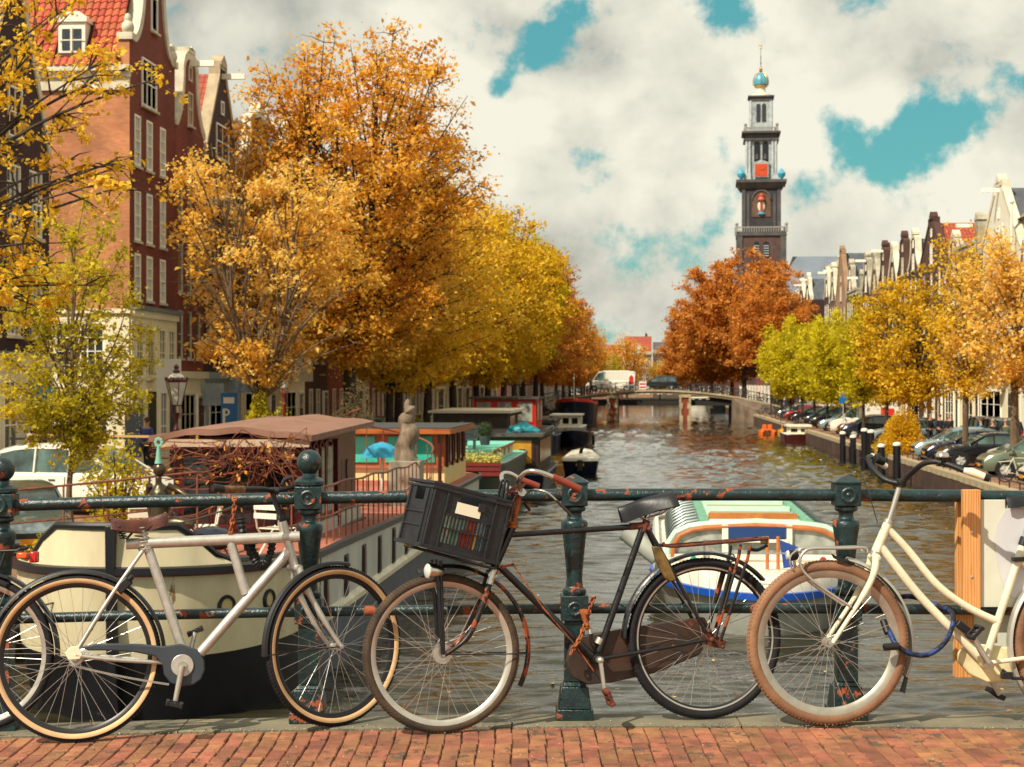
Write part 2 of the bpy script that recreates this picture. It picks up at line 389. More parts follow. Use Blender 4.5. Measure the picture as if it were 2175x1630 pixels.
# kerb of long stone blocks
kerb = structure(MB().build('kerb', m_kerb)) if False else None
kb = MB(); strip(kb, -12, 12, D_FRONT + .001, D_BACK, -.03, 40); kerb = structure(kb.build('kerb', m_sand))
xs = [-12, -9.5, -7.2, -5.2, -3.6, -1.5, .0, 1.03, 2.9, 5, 8, 12]
for a, b in zip(xs[:-1], xs[1:]):
    q = MB(); n = 6
    for i in range(n):
        u = a + .003 + (b - a - .006) * i / n; v = a + .003 + (b - a - .006) * (i + 1) / n
        q.loft([[fg(t, D_FRONT + .004, pav(t) - .03), fg(t, D_FRONT + .004, pav(t) + .004), fg(t, D_FRONT + .01, pav(t) + .008), fg(t, D_BACK - .012, pav(t) + .008), fg(t, D_BACK, pav(t)), fg(t, D_BACK, pav(t) - .25)] for t in (u, v)], cap=(i in (0, n - 1)))
    q.build('kerb_block', m_kerb, kerb)
# the arch side of the bridge under the kerb
q = MB(); n = 40
for i in range(n):
    a = -12 + 24 * i / n; b = a + 24 / n
    za = -.9 + 1.9 * max(0, 1 - (a / 11.5) ** 2) ** .5; zb = -.9 + 1.9 * max(0, 1 - (b / 11.5) ** 2) ** .5
    za = min(za, 1.3); zb = min(zb, 1.3)
    q.loft([[fg(t, D_BACK - .55, z), fg(t, D_BACK - .55, pav(t) - .26), fg(t, D_BACK - .02, pav(t) - .26), fg(t, D_BACK - .02, z)] for t, z in ((a, za), (b, zb))])
structure(q.build('bridge_arch', m_conc))
# blown petals and grit along the kerb
g = MB()
for i in range(520):
    x = random.uniform(-2.6, 2.6); d = D_FRONT + random.gauss(-.03, .035) if random.random() < .75 else random.uniform(7.0, 8.0)
    s_ = random.uniform(.0015, .0055); a = random.uniform(0, 3.14); c = fg(x, d, pav(x) + .0095 + s_ * .3)
    e1 = RV * math.cos(a) + DV * math.sin(a); e2 = -RV * math.sin(a) + DV * math.cos(a)
    g.poly([c - e1 * s_, c - e2 * s_ * .7 + UP * s_ * .4, c + e1 * s_, c + e2 * s_ * .7 + UP * s_ * .5])
o = g.build('fallen_petals', mat('petal', '#cfc6b4', rough=.9, rnd=0, var=.4, vscale=30)); tag(o, 'pale petals and grit blown along the kerb', 'litter'); o['kind'] = 'stuff'
g = MB()
for i in range(160):
    x = random.uniform(-2.6, 2.6); d = D_FRONT + random.gauss(.0, .02); s_ = random.uniform(.003, .009); c = fg(x, d, pav(x) + .01)
    e = V((random.uniform(-1, 1), random.uniform(-1, 1), random.uniform(.2, 1))).normalized() * s_; e2 = V((random.uniform(-1, 1), random.uniform(-1, 1), 0)).normalized() * s_ * .6
    g.poly([c - e2, c + e, c + e2])
o = g.build('leaf_crumbs', mat('leaf_crumb', '#5b2f14', rough=.9)); tag(o, 'brown leaf crumbs in the gutter joint before the kerb', 'litter'); o['kind'] = 'stuff'

# ---- railing
DR = 8.0
def xpx(px, d=DR): return (px - CX) / F * d
rail = thing('bridge_railing', 'dark green cast iron bridge railing with rust chipped paint, bikes leaning on it', 'railing', fg(0, DR, ZP), world=True)
def post(px, ball):
    x = xpx(px); zb = pav(x) + .008; m = MB(); c = fg(x, DR, zb); ax = (RV, DV)
    k = 1.0 if not ball else 1.06
    m.frust(c, .168, .168, .168, .168, 0, .05, ax); m.frust(c, .15, .15, .125, .125, .05, .15, ax); m.frust(c, .11, .11, .094, .094, .15, .17, ax)
    m.frust(c, .094, .094, .092, .092, .17, .45, ax); m.frust(c, .125, .125, .125, .125, .45, .565, ax)
    pr = [(.05, .565), (.055, .575), (.052, .59), (.040, .60), (.036, .64), (.040, .70), (.052, .82), (.060, .87), (.062, .89), (.056, .905), (.036, .915), (.033, .93), (.034, .945), (.05, .95), (.053, .96), (.05, .972), (.04, .975)]
    m.lathe(c, pr, 24)
    w = .118 * k; m.frust(c, w, w, w, w, .974, 1.078, ax)
    o = m.build('post', m_paint2 if ball else m_paint, rail, bevel=.004)
    for zc, r in ((1.026, .036), (.507, .034)):
        h = MB()
        cc = c + UP * zc - DV * (w / 2 if zc > 1 else .0625)
        h.revolve(cc, RV, UP, -DV, [(r, -.002), (r, .010), (r - .006, .013), (r - .014, .010), (r - .016, .004), (.010, .004), (.006, .008), (0, .009)], 28, closed_prof=False)
        h.build('boss', m_paint2, o)
    t = MB()
    if ball:
        t.lathe(c, [(w * .5, 1.078), (w * .55, 1.085), (w * .55, 1.10), (w * .42, 1.115), (.032, 1.12), (.030, 1.135), (.034, 1.14)], 24)
        t.ball(c + UP * 1.188, .057, 28)
    else: t.frust(c, w + .012, w + .012, w + .012, w + .012, 1.078, 1.084, ax); t.frust(c, w + .008, w + .008, .01, .01, 1.084, 1.118, ax)
    t.build('finial', m_paint if ball else m_paint2, o)
posts = [(-570, True), (5, True), (657, True), (1220, False), (1797, False), (2400, False), (2980, True)]
for px, bl_ in posts: post(px, bl_)
for nm, z, r in (('top_rail', 1.03, .0285), ('bottom_rail', .508, .0235)):
    m = MB()
    pts = [fg(xpx(px), DR, pav(xpx(px)) + z + .012 * math.sin(px * .004) * 0) for px in range(-700, 3100, 60)]
    m.tube(pts, r, 18)
    m.build(nm, m_paint2, rail)

# ------------------------------------------------------------------ bicycles
m_rub = mat('tyre_rubber', '#17161a', rough=.75, var=.3, vscale=30, bump=.4, bscale=120, spec=.35)
m_rubdust = mat('dusty_tyre_rubber', '#2a241f', rough=.85, col2='#54402c', vscale=8, bump=.5, bscale=120)
m_tan = mat('tan_sidewall', '#cda87a', rough=.7, var=.15, vscale=9)
m_browntyre = mat('brown_tyre', '#6b4a34', rough=.75, col2='#8f684a', vscale=6, bump=.3, bscale=90)
m_steel = mat('spoke_steel', '#c9c6bd', rough=.3, metal=.85)
m_alu = mat('brushed_aluminium', '#c4c1b8', rough=.36, metal=.6, var=.12, vscale=30, bump=.15, bscale=200, chips='#3b3126', cscale=22, cth=.72)
m_rim = mat('alloy_rim', '#b9b5aa', rough=.35, metal=.6, var=.15, vscale=12)
m_blackrim = mat('black_rim', '#1c1c1f', rough=.4)
m_black = mat('black_enamel', '#101216', rough=.3, var=.3, vscale=20, chips='#7a3a1c', cscale=13, cth=.66, coat=.2)
m_rustblack = mat('rusty_black_enamel', '#15130f', rough=.45, chips='#8e3f1c', cscale=9, cth=.53)
m_rust = mat('rusted_steel', '#743620', rough=.75, col2='#2e1a12', vscale=25, bump=.5, bscale=90)
m_orust = mat('orange_rust', '#b5642c', rough=.75, col2='#5e2a14', vscale=22, bump=.5, bscale=90)
m_plast = mat('black_plastic', '#131417', rough=.5, bump=.1, bscale=200)
m_chrome = mat('chrome', '#d2d0c8', rough=.13, metal=1, chips='#7c5b3b', cscale=30, cth=.7)
m_cream = mat('cream_enamel', '#ded6b8', rough=.3, var=.10, vscale=7, coat=.3, chips='#8d7c62', cscale=22, cth=.74)
m_creamold = mat('yellowed_plastic', '#cfc49a', rough=.5, var=.25, vscale=9)
m_leather = mat('brown_leather', '#5c2c1c', rough=.45, col2='#3a1a12', vscale=12, bump=.2, bscale=80)
m_guard = mat('slate_plastic', '#343c44', rough=.42, var=.12, vscale=9)
m_grip = mat('tan_grip', '#8a6336', rough=.6, col2='#4a3420', vscale=40)
m_redgrip = mat('red_brown_grip', '#7e3322', rough=.5, var=.2, vscale=20)
m_brass = mat('dull_brass', '#8d7444', rough=.45, metal=.4, col2='#4b3c25', vscale=15)
m_redlens = mat('red_reflector', '#c01c12', rough=.2)
m_orlens = mat('orange_reflector', '#d6571c', rough=.2)

class Bike:
    def __init__(s, name, label, A, B, lean=.07, group=None):
        s.A = at(*A); s.B = at(*B)
        s.a = (s.B - s.A); s.a.z = 0; s.a.normalize()
        away = V((-s.a.y, s.a.x, 0))
        if away.dot(DV) < 0: away.negate()
        s.b = (UP * math.cos(lean) + away * math.sin(lean)).normalized(); s.n = (-away * math.cos(lean) + UP * math.sin(lean)).normalized()
        s.root = thing(name, label, 'bicycle', V((s.A.x, s.A.y, pav(0))), group=group, world=True)
    def P(s, px, py, off=0.0):
        d = (at(px, py, 1) - EYE); t = (s.A - EYE).dot(s.n) / d.dot(s.n); return EYE + d * t + s.n * off
    def path(s, *pts, n=6, smooth=True):
        w = [s.P(*p) for p in pts]; return smoothpath(w, n) if smooth and len(w) > 2 else w
    def tube(s, name, m, r, *pts, parent=None, seg=14, n=6, smooth=True):
        q = MB(); q.tube(s.path(*pts, n=n, smooth=smooth), r, seg); return q.build(name, m, parent or s.root)
def gz(p):
    x = (p - EYE).dot(RV); return pav(x) + (.008 if (p - EYE).dot(DV) > D_FRONT else 0)
def wheel(bk, px, py, steer=0.0, tr=.0185, tyre=None, side=None, rim=None, spokes=36, hub=.022, hubm=None, dyn=None, disc=False, tread=True, rimw=.013, rimh=.02):
    a, b, n = bk.a, bk.b, bk.n
    if steer:
        R = Matrix.Rotation(steer, 3, b); a = R @ a; n = R @ n
    C = bk.P(px, py); Ro = (C.z - gz(C)) / bk.b.z * .998; Rc = Ro - tr
    w = MB(); w.cyl(C - n * .065, C + n * .065, .006, 10); w.cyl(C - n * .034, C + n * .034, hub * .62, 16)
    for s_ in (-1, 1): w.cyl(C + n * (.030 * s_), C + n * (.034 * s_), hub, 20)
    if dyn: w.cyl(C + n * .0, C + n * .03, dyn, 28)
    for s_ in (-1, 1): w.cyl(C + n * (.052 * s_), C + n * (.062 * s_), .011, 6)
    root = w.build('wheel', hubm or m_steel, bk.root)
    # tyre section: angles round the tube from the inside; outer part is tread
    def sec(t0, t1, k=9, rr=tr):
        return [(Rc - math.cos(rad(t0 + (t1 - t0) * i / k)) * rr, math.sin(rad(t0 + (t1 - t0) * i / k)) * rr) for i in range(k + 1)]
    t = MB(); t.revolve(C, a, b, n, sec(100 if side else 28, 260 if side else 332, 12, tr * 1.0), 96, closed_prof=False)
    if tread:                       # tread blocks as real raised bars
        nb = 130
        for i in range(nb):
            th = 2 * math.pi * i / nb
            for s_ in (-1, 1):
                d = a * math.cos(th + .012 * s_) + b * math.sin(th + .012 * s_); e = -a * math.sin(th) + b * math.cos(th)
                ax1 = (n * s_ * .7 - d * .35).normalized(); ax2 = (e - ax1 * e.dot(ax1)).normalized()
                t.box(C + d * (Rc + tr * .87) + n * s_ * tr * .45, (tr * .62, .006, .004), (ax1, ax2, ax1.cross(ax2)))
    t.build('tyre', tyre or m_rub, root)
    if side:
        t = MB(); t.revolve(C, a, b, n, sec(22, 100), 96, closed_prof=False); t.revolve(C, a, b, n, sec(260, 338), 96, closed_prof=False); t.build('sidewall', side, root)
    r = MB(); ri = Rc - tr * .85
    r.revolve(C, a, b, n, [(ri + .004, -rimw), (ri + .004, rimw), (ri - rimh * .5, rimw * .85), (ri - rimh, rimw * .3), (ri - rimh, -rimw * .3), (ri - rimh * .5, -rimw * .85)], 96)
    r.build('rim', rim or m_rim, root)
    s = MB(); rr = ri - rimh + .001
    for i in range(spokes):
        th = 2 * math.pi * (i + .5) / spokes; sd = 1 if i % 2 else -1; dr = 1 if (i // 2) % 2 else -1
        d1 = a * math.cos(th) + b * math.sin(th); t2 = th + dr * .95; hr = dyn * .9 if dyn else hub * .85
        d2 = a * math.cos(t2) + b * math.sin(t2)
        s.tube([C + d2 * hr + n * sd * .031, C + d1 * rr + n * sd * .004], .00115, 5, cap=False)
    s.build('spokes', m_steel, root)
    v = MB(); th = rad(random.uniform(230, 300)); d1 = a * math.cos(th) + b * math.sin(th); v.cyl(C + d1 * (rr + .002), C + d1 * (rr - .03), .0032, 8); v.build('valve', m_brass, root)
    return C, Ro, a, b, n, root
def mudguard(bk, C, a, b, n, R0, t0, t1, m, w=.026, name='mudguard', dc=(0, 0)):
    q = MB(); c = C + a * dc[0] + b * dc[1]
    pr = [(R0, -w), (R0 + .012, -w * .7), (R0 + .017, 0), (R0 + .012, w * .7), (R0, w), (R0 + .003, w * .95), (R0 + .0145, 0), (R0 + .003, -w * .95)]
    q.revolve(c, a, b, n, pr, 48, t0, t1); return q.build(name, m, bk.root)
def saddle(bk, name, m, rear, nose, wr=.105, wn=.02, th=.05, dip=.02, under=True, mm=None):
    A = bk.P(*rear); B = bk.P(*nose); ax = (B - A); L = ax.length; ax.normalize(); up = (bk.b - ax * bk.b.dot(ax)).normalized(); n = ax.cross(up)
    q = MB(); rings = []
    for i in range(15):
        t = i / 14; w = wn + (wr - wn) * max(0, 1 - (t / .62)) ** .9 * (1 if t > .08 else .78 + t * 2.7) + (0 if t < .93 else -wn * .5)
        w = max(w, wn * (.6 if t > .95 else 1)); h = -dip * math.sin(math.pi * min(1, t * 1.1)) ; c = A + ax * (t * L) + up * h
        ring = []
        for k in range(13):
            u = -1 + 2 * k / 12; ring.append(c + n * (u * w) + up * (-(abs(u) ** 3) * th * (.9 if t < .5 else 1)))
        ring2 = [c + n * (u * w * .93) + up * (-(abs(u) ** 3) * th * .9 - .006) for u in [1 - 2 * k / 12 for k in range(13)]]
        rings.append(ring + ring2)
    q.loft(rings); o = q.build(name, m, bk.root)
    if under:
        r = MB()
        for s_ in (-1, 1):
            r.tube([A + n * s_ * wr * .55 - up * th * .7, A + ax * L * .3 + n * s_ * .022 - up * (th + .012), A + ax * L * .6 + n * s_ * .022 - up * (th + .01), A + ax * L * .93 - up * .02], .0035, 8)
        r.build('saddle_rails', mm or m_steel, o)
    return o, A, B, ax, up, n, L
def chain_links(pts, m, parent, pitch=.022, r=.0035, name='link', wide=.0085):
    pts = smoothpath(pts, 8); L = 0; k = 0; i = 0; pos = []
    cur = pts[0]; acc = 0
    for p in pts[1:]:
        seg = (p - cur).length
        while acc + seg >= pitch:
            t = (pitch - acc) / seg; cur = cur.lerp(p, t); pos.append((cur.copy(), (p - cur).normalized() if (p - cur).length > 1e-6 else UP)); seg = (p - cur).length; acc = 0
        acc += seg; cur = p
    for j, (c, t) in enumerate(pos):
        u, w = frame_of(t)
        if j % 2: u, w = w, u
        q = MB(); el = []
        for k in range(12):
            an = 2 * math.pi * k / 12; el.append(c + t * (math.cos(an) * pitch * .72) + u * (math.sin(an) * wide))
        q.tube(el, r, 6, closed=True); q.build(name, m, parent)
def pedal(bk, end, m=None, ang=0.0, w=.09, parent=None, off=.07):
    q = MB(); c = end + bk.n * off; ax = (bk.a * math.cos(ang) + bk.b * math.sin(ang)); up = (-bk.a * math.sin(ang) + bk.b * math.cos(ang))
    for s_ in (-1, 1): q.box(c + ax * (.03 * s_), (.014, w, .022), (ax, bk.n, up))
    for s_ in (-1, 1): q.box(c + bk.n * (w * .45 * s_), (.062, .006, .018), (ax, bk.n, up))
    q.cyl(end, c + bk.n * w * .45, .006, 8); return q.build('pedal', m or m_plast, parent or bk.root, bevel=.002)

# ---------------- silver bicycle
bk = Bike('silver_bicycle', 'brushed silver bicycle with tan-walled tyres and a brown leather saddle, leftmost whole bike', (160, 1576, 7.66), (711, 1547, 7.85), .075)
C1, R1, a1, b1, n1, w1 = wheel(bk, 162, 1398, 0, .021, m_rub, m_tan, m_blackrim, 36, hub=.03, hubm=m_alu)
C2, R2, a2, b2, n2, w2 = wheel(bk, 711, 1372, rad(30), .021, m_rub, m_tan, m_blackrim, 32, hub=.02, hubm=m_alu)
P = bk.P
fr = MB()
def sqtube(q, a, b, r, bk_, squash=1.0): q.tube([a, b], r, 20)
sqtube(fr, P(268, 1156), P(636, 1140), .0245, bk)
fr.tube([P(310, 1152), P(385, 1372)], .0215, 18); fr.tube([P(614, 1172), P(425, 1388)], .0225, 18); fr.tube([P(490, 1152), P(522, 1262)], .021, 14)
fr.tube([P(600, 1108), P(626, 1205)], .019, 18)
fr.cyl(P(400, 1398, -.035), P(400, 1398, .035), .022, 18)
fr.build('frame', m_alu, bk.root)
q = MB(); ht = 1
for o_ in (.05, -.05):
    q.tube(smoothpath([P(305, 1168, o_ * .35), P(235, 1268, o_ * .9), P(163, 1384, o_ * 1.2)], 4), .0085, 10)
    q.tube(smoothpath([P(163, 1390, o_ * 1.2), P(250, 1400, o_), P(385, 1408, o_ * .6)], 4), .0095, 10)
q.build('rear_stays', m_alu, bk.root)
q = MB(); q.prism([P(140, 1385, .06), P(148, 1400, .06), P(172, 1398, .06), P(178, 1388, .06), P(168, 1370, .06), P(152, 1372, .06)], bk.n * .008); q.build('dropout', m_cream, bk.root, bevel=.003)
q = MB()
top = P(626, 1207)
for o_ in (.052, -.052):
    e = C2 + n2 * o_; mid1 = top + (e - top) * .30 + n2 * o_ * .5 + a2 * -.018; mid2 = top + (e - top) * .7 + n2 * o_ * .25 + a2 * -.016
    q.tube(smoothpath([top + n2 * o_ * .7, mid1, mid2, e + a2 * .0], 5), [.0155] * 6 + [.013] * 5 + [.010] * 5, 14)
q.tube([top - n2 * .045, top + n2 * .045], .016, 14); q.cyl(P(626, 1207), P(620, 1185), .02, 16); q.build('fork', m_alu, bk.root)
q = MB(); q.tube([P(578, 1040), P(583, 1062), P(600, 1108)], .0125, 14); q.revolve(P(598, 1102), bk.a, bk.n, bk.b, [(.022, -.008), (.023, 0), (.02, .012), (.014, .016)], 18, closed_prof=False); q.build('stem', m_plast, bk.root)
q = MB(); hb0 = P(583, 1043); q.tube(smoothpath([P(515, 1041, .19), P(555, 1040, .10), hb0, P(622, 1034, -.05), P(652, 1026, -.10)], 5), .0115, 12); q.cyl(hb0 - bk.a * .02, hb0 + bk.a * .02, .017, 12)
hb = q.build('handlebar', m_plast, bk.root)
q = MB(); q.tube([P(473, 1041, .27), P(516, 1041, .19)], .0155, 14); q.build('grip', m_grip, hb)
q = MB(); q.tube([P(452, 1039, .30), P(456, 1039, .295), P(473, 1041, .27)], [.015, .0185, .017], 14); q.build('grip_end', m_plast, hb)
q = MB(); q.tube(smoothpath([P(600, 1030, -.05), P(606, 1018, -.05), P(622, 1014, -.05)], 3), .009, 8); q.build('brake_mount', m_plast, hb)
sd, A_, B_, ax_, up_, nn_, L_ = saddle(bk, 'saddle', m_leather, (236, 1099), (356, 1090), .10, .019, .058, .020, under=True, mm=m_plast)
q = MB()
for s_ in (-1, 1):
    c0 = A_ + nn_ * s_ * .062 + ax_ * .03 - up_ * .045; pts = []
    for i in range(64): t = i / 63; an = t * 5 * 2 * math.pi; pts.append(c0 - up_ * (t * .055) + (ax_ * math.cos(an) + nn_ * math.sin(an)) * .013 + ax_ * t * .02)
    q.tube(pts, .0028, 6)
    q.tube([pts[-1], P(290, 1122, s_ * .02), P(312, 1122)], .004, 8)
q.build('springs', m_plast, sd)
q = MB()
for i in range(5):
    t = i / 4; q.ball(A_ + ax_ * .004 + nn_ * (-.08 + .16 * t) + up_ * .001, .004, 8)
q.ball(B_ + up_ * .001 - ax_ * .01, .005, 8); q.build('rivets', m_brass, sd)
bk.tube('seat_post', m_alu, .0125, (303, 1122), (311, 1155))
C_ = P(390, 1412)
q = MB(); out = []
top_pts = [(172, 1372), (205, 1366), (250, 1365), (300, 1366), (345, 1371), (385, 1366), (420, 1378), (434, 1400), (436, 1420), (428, 1440), (412, 1452), (385, 1456), (362, 1448), (349, 1430), (346, 1408), (330, 1392), (290, 1384), (240, 1380), (190, 1380)]
out = [P(x, y, .045) for x, y in top_pts]
q.prism(out, bk.n * .024); q.build('chain_guard', m_guard, bk.root, bevel=.006)
q = MB(); c = P(388, 1411, .07); q.cyl(c, c + bk.n * .006, .049, 32); cd_ = q.build('chainwheel_cover', m_alu, bk.root, bevel=.002)
q = MB(); q.cyl(c + bk.n * .006, c + bk.n * .012, .02, 20); q.tube([c + bk.n * .018, P(373, 1487, .095)], [.014, .0105], 12); crank = q.build('crank', m_rim, bk.root)
pedal(bk, P(372, 1488, .08), ang=-.25, parent=crank)
q = MB(); q.tube([P(400, 1400, -.055), P(414, 1345, -.07)], [.013, .01], 12); ck2 = q.build('crank', m_rim, bk.root); pedal(bk, P(414, 1345, -.06), ang=.4, parent=ck2, off=-.06)
ch = MB(); p0 = P(152, 1412, .03); p1 = P(362, 1452, .055); nl = 46
for i in range(nl):
    t = i / nl; c = p0.lerp(p1, t) - bk.b * (.006 * math.sin(math.pi * t)); ch.revolve(c, bk.a, bk.b, bk.n, [(.0052, -.003), (.0052, .003), (.002, .003), (.002, -.003)], 8)
ch.build('chain', m_steel, bk.root)
mudguard(bk, C1, a1, b1, n1, R1 + .006, -4, 165, m_plast, .024); mudguard(bk, C2, a2, b2, n2, R2 + .004, 78, 184, m_plast, .019)
q = MB()
d = a2 * math.cos(rad(183)) + b2 * math.sin(rad(183))
for o_ in (-.03, .03): q.tube([C2 + d * (R2 + .012) + n2 * o_, C2 + n2 * o_ * 1.8], .0028, 8)
q.build('mudguard_stay', m_plast, bk.root)
q = MB(); cL = P(264, 1243, .0); axL = (P(283, 1226) - P(246, 1262)).normalized(); upL = bk.n.cross(axL)
q.box(cL + bk.n * .038, (.075, .016, .042), (axL, upL, bk.n) if False else (axL, bk.n, upL)); q.box(cL, (.07, .09, .02), (axL, bk.n, upL)); q.cyl(P(275, 1232, .045), P(283, 1222, .05), .012, 12)
q.build('ring_lock', m_plast, bk.root, bevel=.006)
# coils of thin chain round the seat cluster
q = MB(); pts = []
for i in range(90):
    t = i / 89; an = t * 7 * 2 * math.pi; pts.append(P(296 + 14 * t, 1120 + 52 * t) + (bk.a * math.cos(an) + bk.n * math.sin(an)) * .030)
q.tube(pts, .0035, 6); q.build('wire_coil', m_steel, bk.root)
lk = thing('chain_lock', 'rusty steel link chain hanging from the silver bike\'s handlebar', 'chain', P(495, 1058, .03), world=True)
chain_links([P(498, 1050, .0), P(497, 1085, .02), P(490, 1130, .01), P(488, 1150, -.01)], m_orust, lk, .021, .0042)
lk = thing('cable_lock', 'thick black corrugated lock hanging under the silver bike\'s top tube', 'bicycle lock', P(560, 1180, -.04), world=True)
q = MB(); pts = smoothpath([P(512, 1100, -.05), P(518, 1140, -.05), P(538, 1185, -.045), P(556, 1203, -.04), P(572, 1185, -.04), P(578, 1150, -.045), P(560, 1140, -.05), P(535, 1158, -.05), P(548, 1190, -.06)], 14)
q.tube(pts, [.017 + .0035 * math.sin(i * 1.9) for i in range(len(pts))], 12); q.build('lock_sleeve', m_plast, lk)

# ---------------- black bicycle with crate
bk = Bike('black_bicycle', 'rusty black roadster bicycle with a crate on its front carrier', (938, 1558, 7.70), (1497, 1532, 7.95), .06)
P = bk.P
C1, R1, a1, b1, n1, w1 = wheel(bk, 938, 1388, 0, .0205, m_rubdust, None, m_rim, 36, hub=.03, dyn=.044, rimw=.015)
C2, R2, a2, b2, n2, w2 = wheel(bk, 1497, 1356, 0, .0195, m_rub, None, m_blackrim, 40, hub=.026, hubm=m_rust)
q = MB(); q.revolve(C2, a2, b2, n2, [(R2 - .040, -.0135), (R2 - .040, .0135), (R2 - .047, .012), (R2 - .047, -.012)], 96); q.build('rim_stripe', m_rim, w2)
fr = MB(); fr.tube([P(1366, 1119), P(1272, 1385)], .0155, 16); fr.tube([P(1086, 1136), P(1365, 1118)], .0135, 16); fr.tube([P(1062, 1204), P(1262, 1398)], .0165, 16)
fr.tube([P(1090, 1115), P(1046, 1215)], .0185, 16); fr.cyl(P(1266, 1399, -.035), P(1266, 1399, .035), .024, 16); fr.build('frame', m_black, bk.root)
q = MB(); q.tube([P(1338, 1119), P(1374, 1116)], .0165, 14); q.tube([P(1374, 1105), P(1366, 1130)], .018, 14); q.ball(P(1378, 1124, .012), .012, 12); q.build('seat_lug', m_rust, bk.root)
q = MB(); q.tube([P(1270, 1368), P(1276, 1356)], .0175, 14); q.build('frame_band', m_rim, bk.root)
q = MB(); q.tube([P(1104, 1052), P(1090, 1112)], .0125, 14); q.revolve(P(1089, 1115), bk.a, bk.n, bk.b, [(.018, -.016), (.024, -.012), (.025, -.004), (.02, 0), (.024, .004), (.022, .012), (.014, .018)], 18, closed_prof=False); q.build('stem', m_orust, bk.root)
q = MB()
for o_ in (.05, -.05): q.tube(smoothpath([P(1040, 1222, o_ * .8), P(1026, 1268, o_), P(1008, 1315, o_), P(985, 1357, o_), P(940, 1390, o_ * 1.1)], 5), [.014] * 8 + [.0125] * 8 + [.009] * 5, 12)
q.tube([P(1042, 1218, -.045), P(1042, 1218, .045)], .016, 12); q.build('fork', m_rustblack, bk.root)
q = MB(); q.revolve(P(1041, 1222, .05), bk.a, bk.b, bk.n, [(0, .008), (.02, .006), (.02, -.02)], 6, closed_prof=False); q.tube([P(1036, 1240, .048), P(1046, 1208, .048)], .0165, 12); q.build('fork_crown', m_chrome, bk.root)
q = MB()
for o_ in (.062, -.062):
    for dx in (0, 9): q.tube([P(922 + dx, 1190, o_), P(935 + dx * .3, 1388, o_)], .0075, 8)
q.build('carrier_stays', m_black, bk.root)
q = MB()
ctop = [P(905, 1160, 0), P(1050, 1195, 0)]
for o_ in (.12, .04, -.04, -.12): q.tube([P(868, 1160, o_), P(1040, 1206, o_)], .006, 8)
q.tube([P(868, 1160, .12), P(868, 1160, -.12)], .006, 8); q.tube([P(1040, 1206, .12), P(1040, 1206, -.12)], .006, 8)
for o_ in (.05, -.03): q.tube(smoothpath([P(1036, 1200, o_), P(1050, 1120, o_), P(1066, 1032, o_), P(1074, 1022, o_), P(1073, 1040, o_), P(1052, 1130, o_)], 5), .0065, 8)
q.build('front_carrier', m_black, bk.root)
# headlamp
q = MB(); cl = P(925, 1212, .07); dl = (-bk.a + bk.b * .1 + bk.n * .35).normalized(); u_, w_ = frame_of(dl)
q.revolve(cl, u_, w_, dl, [(0, -.03), (.014, -.026), (.026, -.006), (.032, .022), (.036, .05), (.033, .055)], 24, closed_prof=False); hl = q.build('headlamp', m_chrome, bk.root)
q = MB(); q.revolve(cl, u_, w_, dl, [(.033, .053), (.018, .062), (0, .064)], 24, closed_prof=False); q.build('lens', mat('lamp_lens', '#b9bfba', rough=.12), hl)
q = MB(); q.tube([P(925, 1212, .06), P(932, 1210, .03)], .008, 8); q.build('lamp_bracket', m_black, hl)
# handlebar with brown grips and rod brake levers
q = MB(); st = P(1106, 1046)
for s_ in (1, -1): q.tube(smoothpath([st, P(1098, 1036, s_ * .07), P(1085, 1022, s_ * .16), P(1096, 1004, s_ * .22), P(1118, 1004, s_ * .25), P(1150, 1016, s_ * .26)] if s_ > 0 else [st, P(1092, 1040, -.07), P(1080, 1020, -.14), P(1086, 1006, -.19), P(1104, 1006, -.20), P(1128, 1020, -.21)], 6), .0105, 12)
q.cyl(st - bk.n * .03, st + bk.n * .03, .018, 14); hb = q.build('handlebar', m_chrome, bk.root)
for a_, b_ in (((1146, 1014, .26), (1203, 1040, .26)), ((1124, 1018, -.21), (1166, 1034, -.21))):
    q = MB(); q.tube([P(*a_), P(*b_)], [.0155, .0165], 14); q.build('grip', m_redgrip, hb)
for s_, pts in ((1, [(1108, 1050, .1), (1112, 1041, .2), (1135, 1046, .25), (1158, 1066, .25), (1186, 1094, .25)]), (-1, [(1106, 1052, -.1), (1118, 1052, -.18), (1134, 1070, -.2), (1146, 1086, -.2)])):
    q = MB(); pp = bk.path(*pts); q.tube(pp, .0045, 8); q.build('brake_lever', m_chrome, hb)
    q = MB(); q.tube([pp[-8], pp[-1]], [.007, .0065], 8); q.build('lever_cover', mat('lever_sleeve', '#33231f', rough=.6), hb)
q = MB()
for i in range(6):
    o_ = -.05 + i * .02; q.tube([P(1104 - i * 3, 1046 + i * 2, o_), P(1060 + i * 3, 1120, o_ * .5), P(1040 + i * 2, 1200, o_ * .6)], .002, 6)
for i in range(10): q.tube([P(1076, 1036 + i * 1.6, .12 - i * .025), P(1108, 1028 + i * 2.5, .10 - i * .02)], .0028, 6)
q.build('brake_rods', m_rust, bk.root)
q = MB(); q.tube([P(1062, 1208, .03), P(1085, 1199, .03), P(1092, 1206, .03), P(1150, 1290, .03), P(1215, 1365, .03), P(1258, 1425, .03)], .003, 6); q.ball(P(1064, 1204, .03), .008, 10); q.ball(P(1086, 1199, .03), .008, 10)
q.tube([P(1062, 1204, .03), P(1088, 1199, .03)], .005, 8); q.build('rear_brake_rod', m_orust, bk.root)
mudguard(bk, C1, a1, b1, n1, R1 + .014, -27, 110, m_rustblack, .026, dc=(.022, .012))
q = MB()
for o_ in (-.03, .03): q.tube([C1 + n1 * o_ * 1.8, C1 + a1 * (R1 + .038) + n1 * o_ - b1 * .012], .003, 8)
q.build('mudguard_stay', m_black, bk.root)
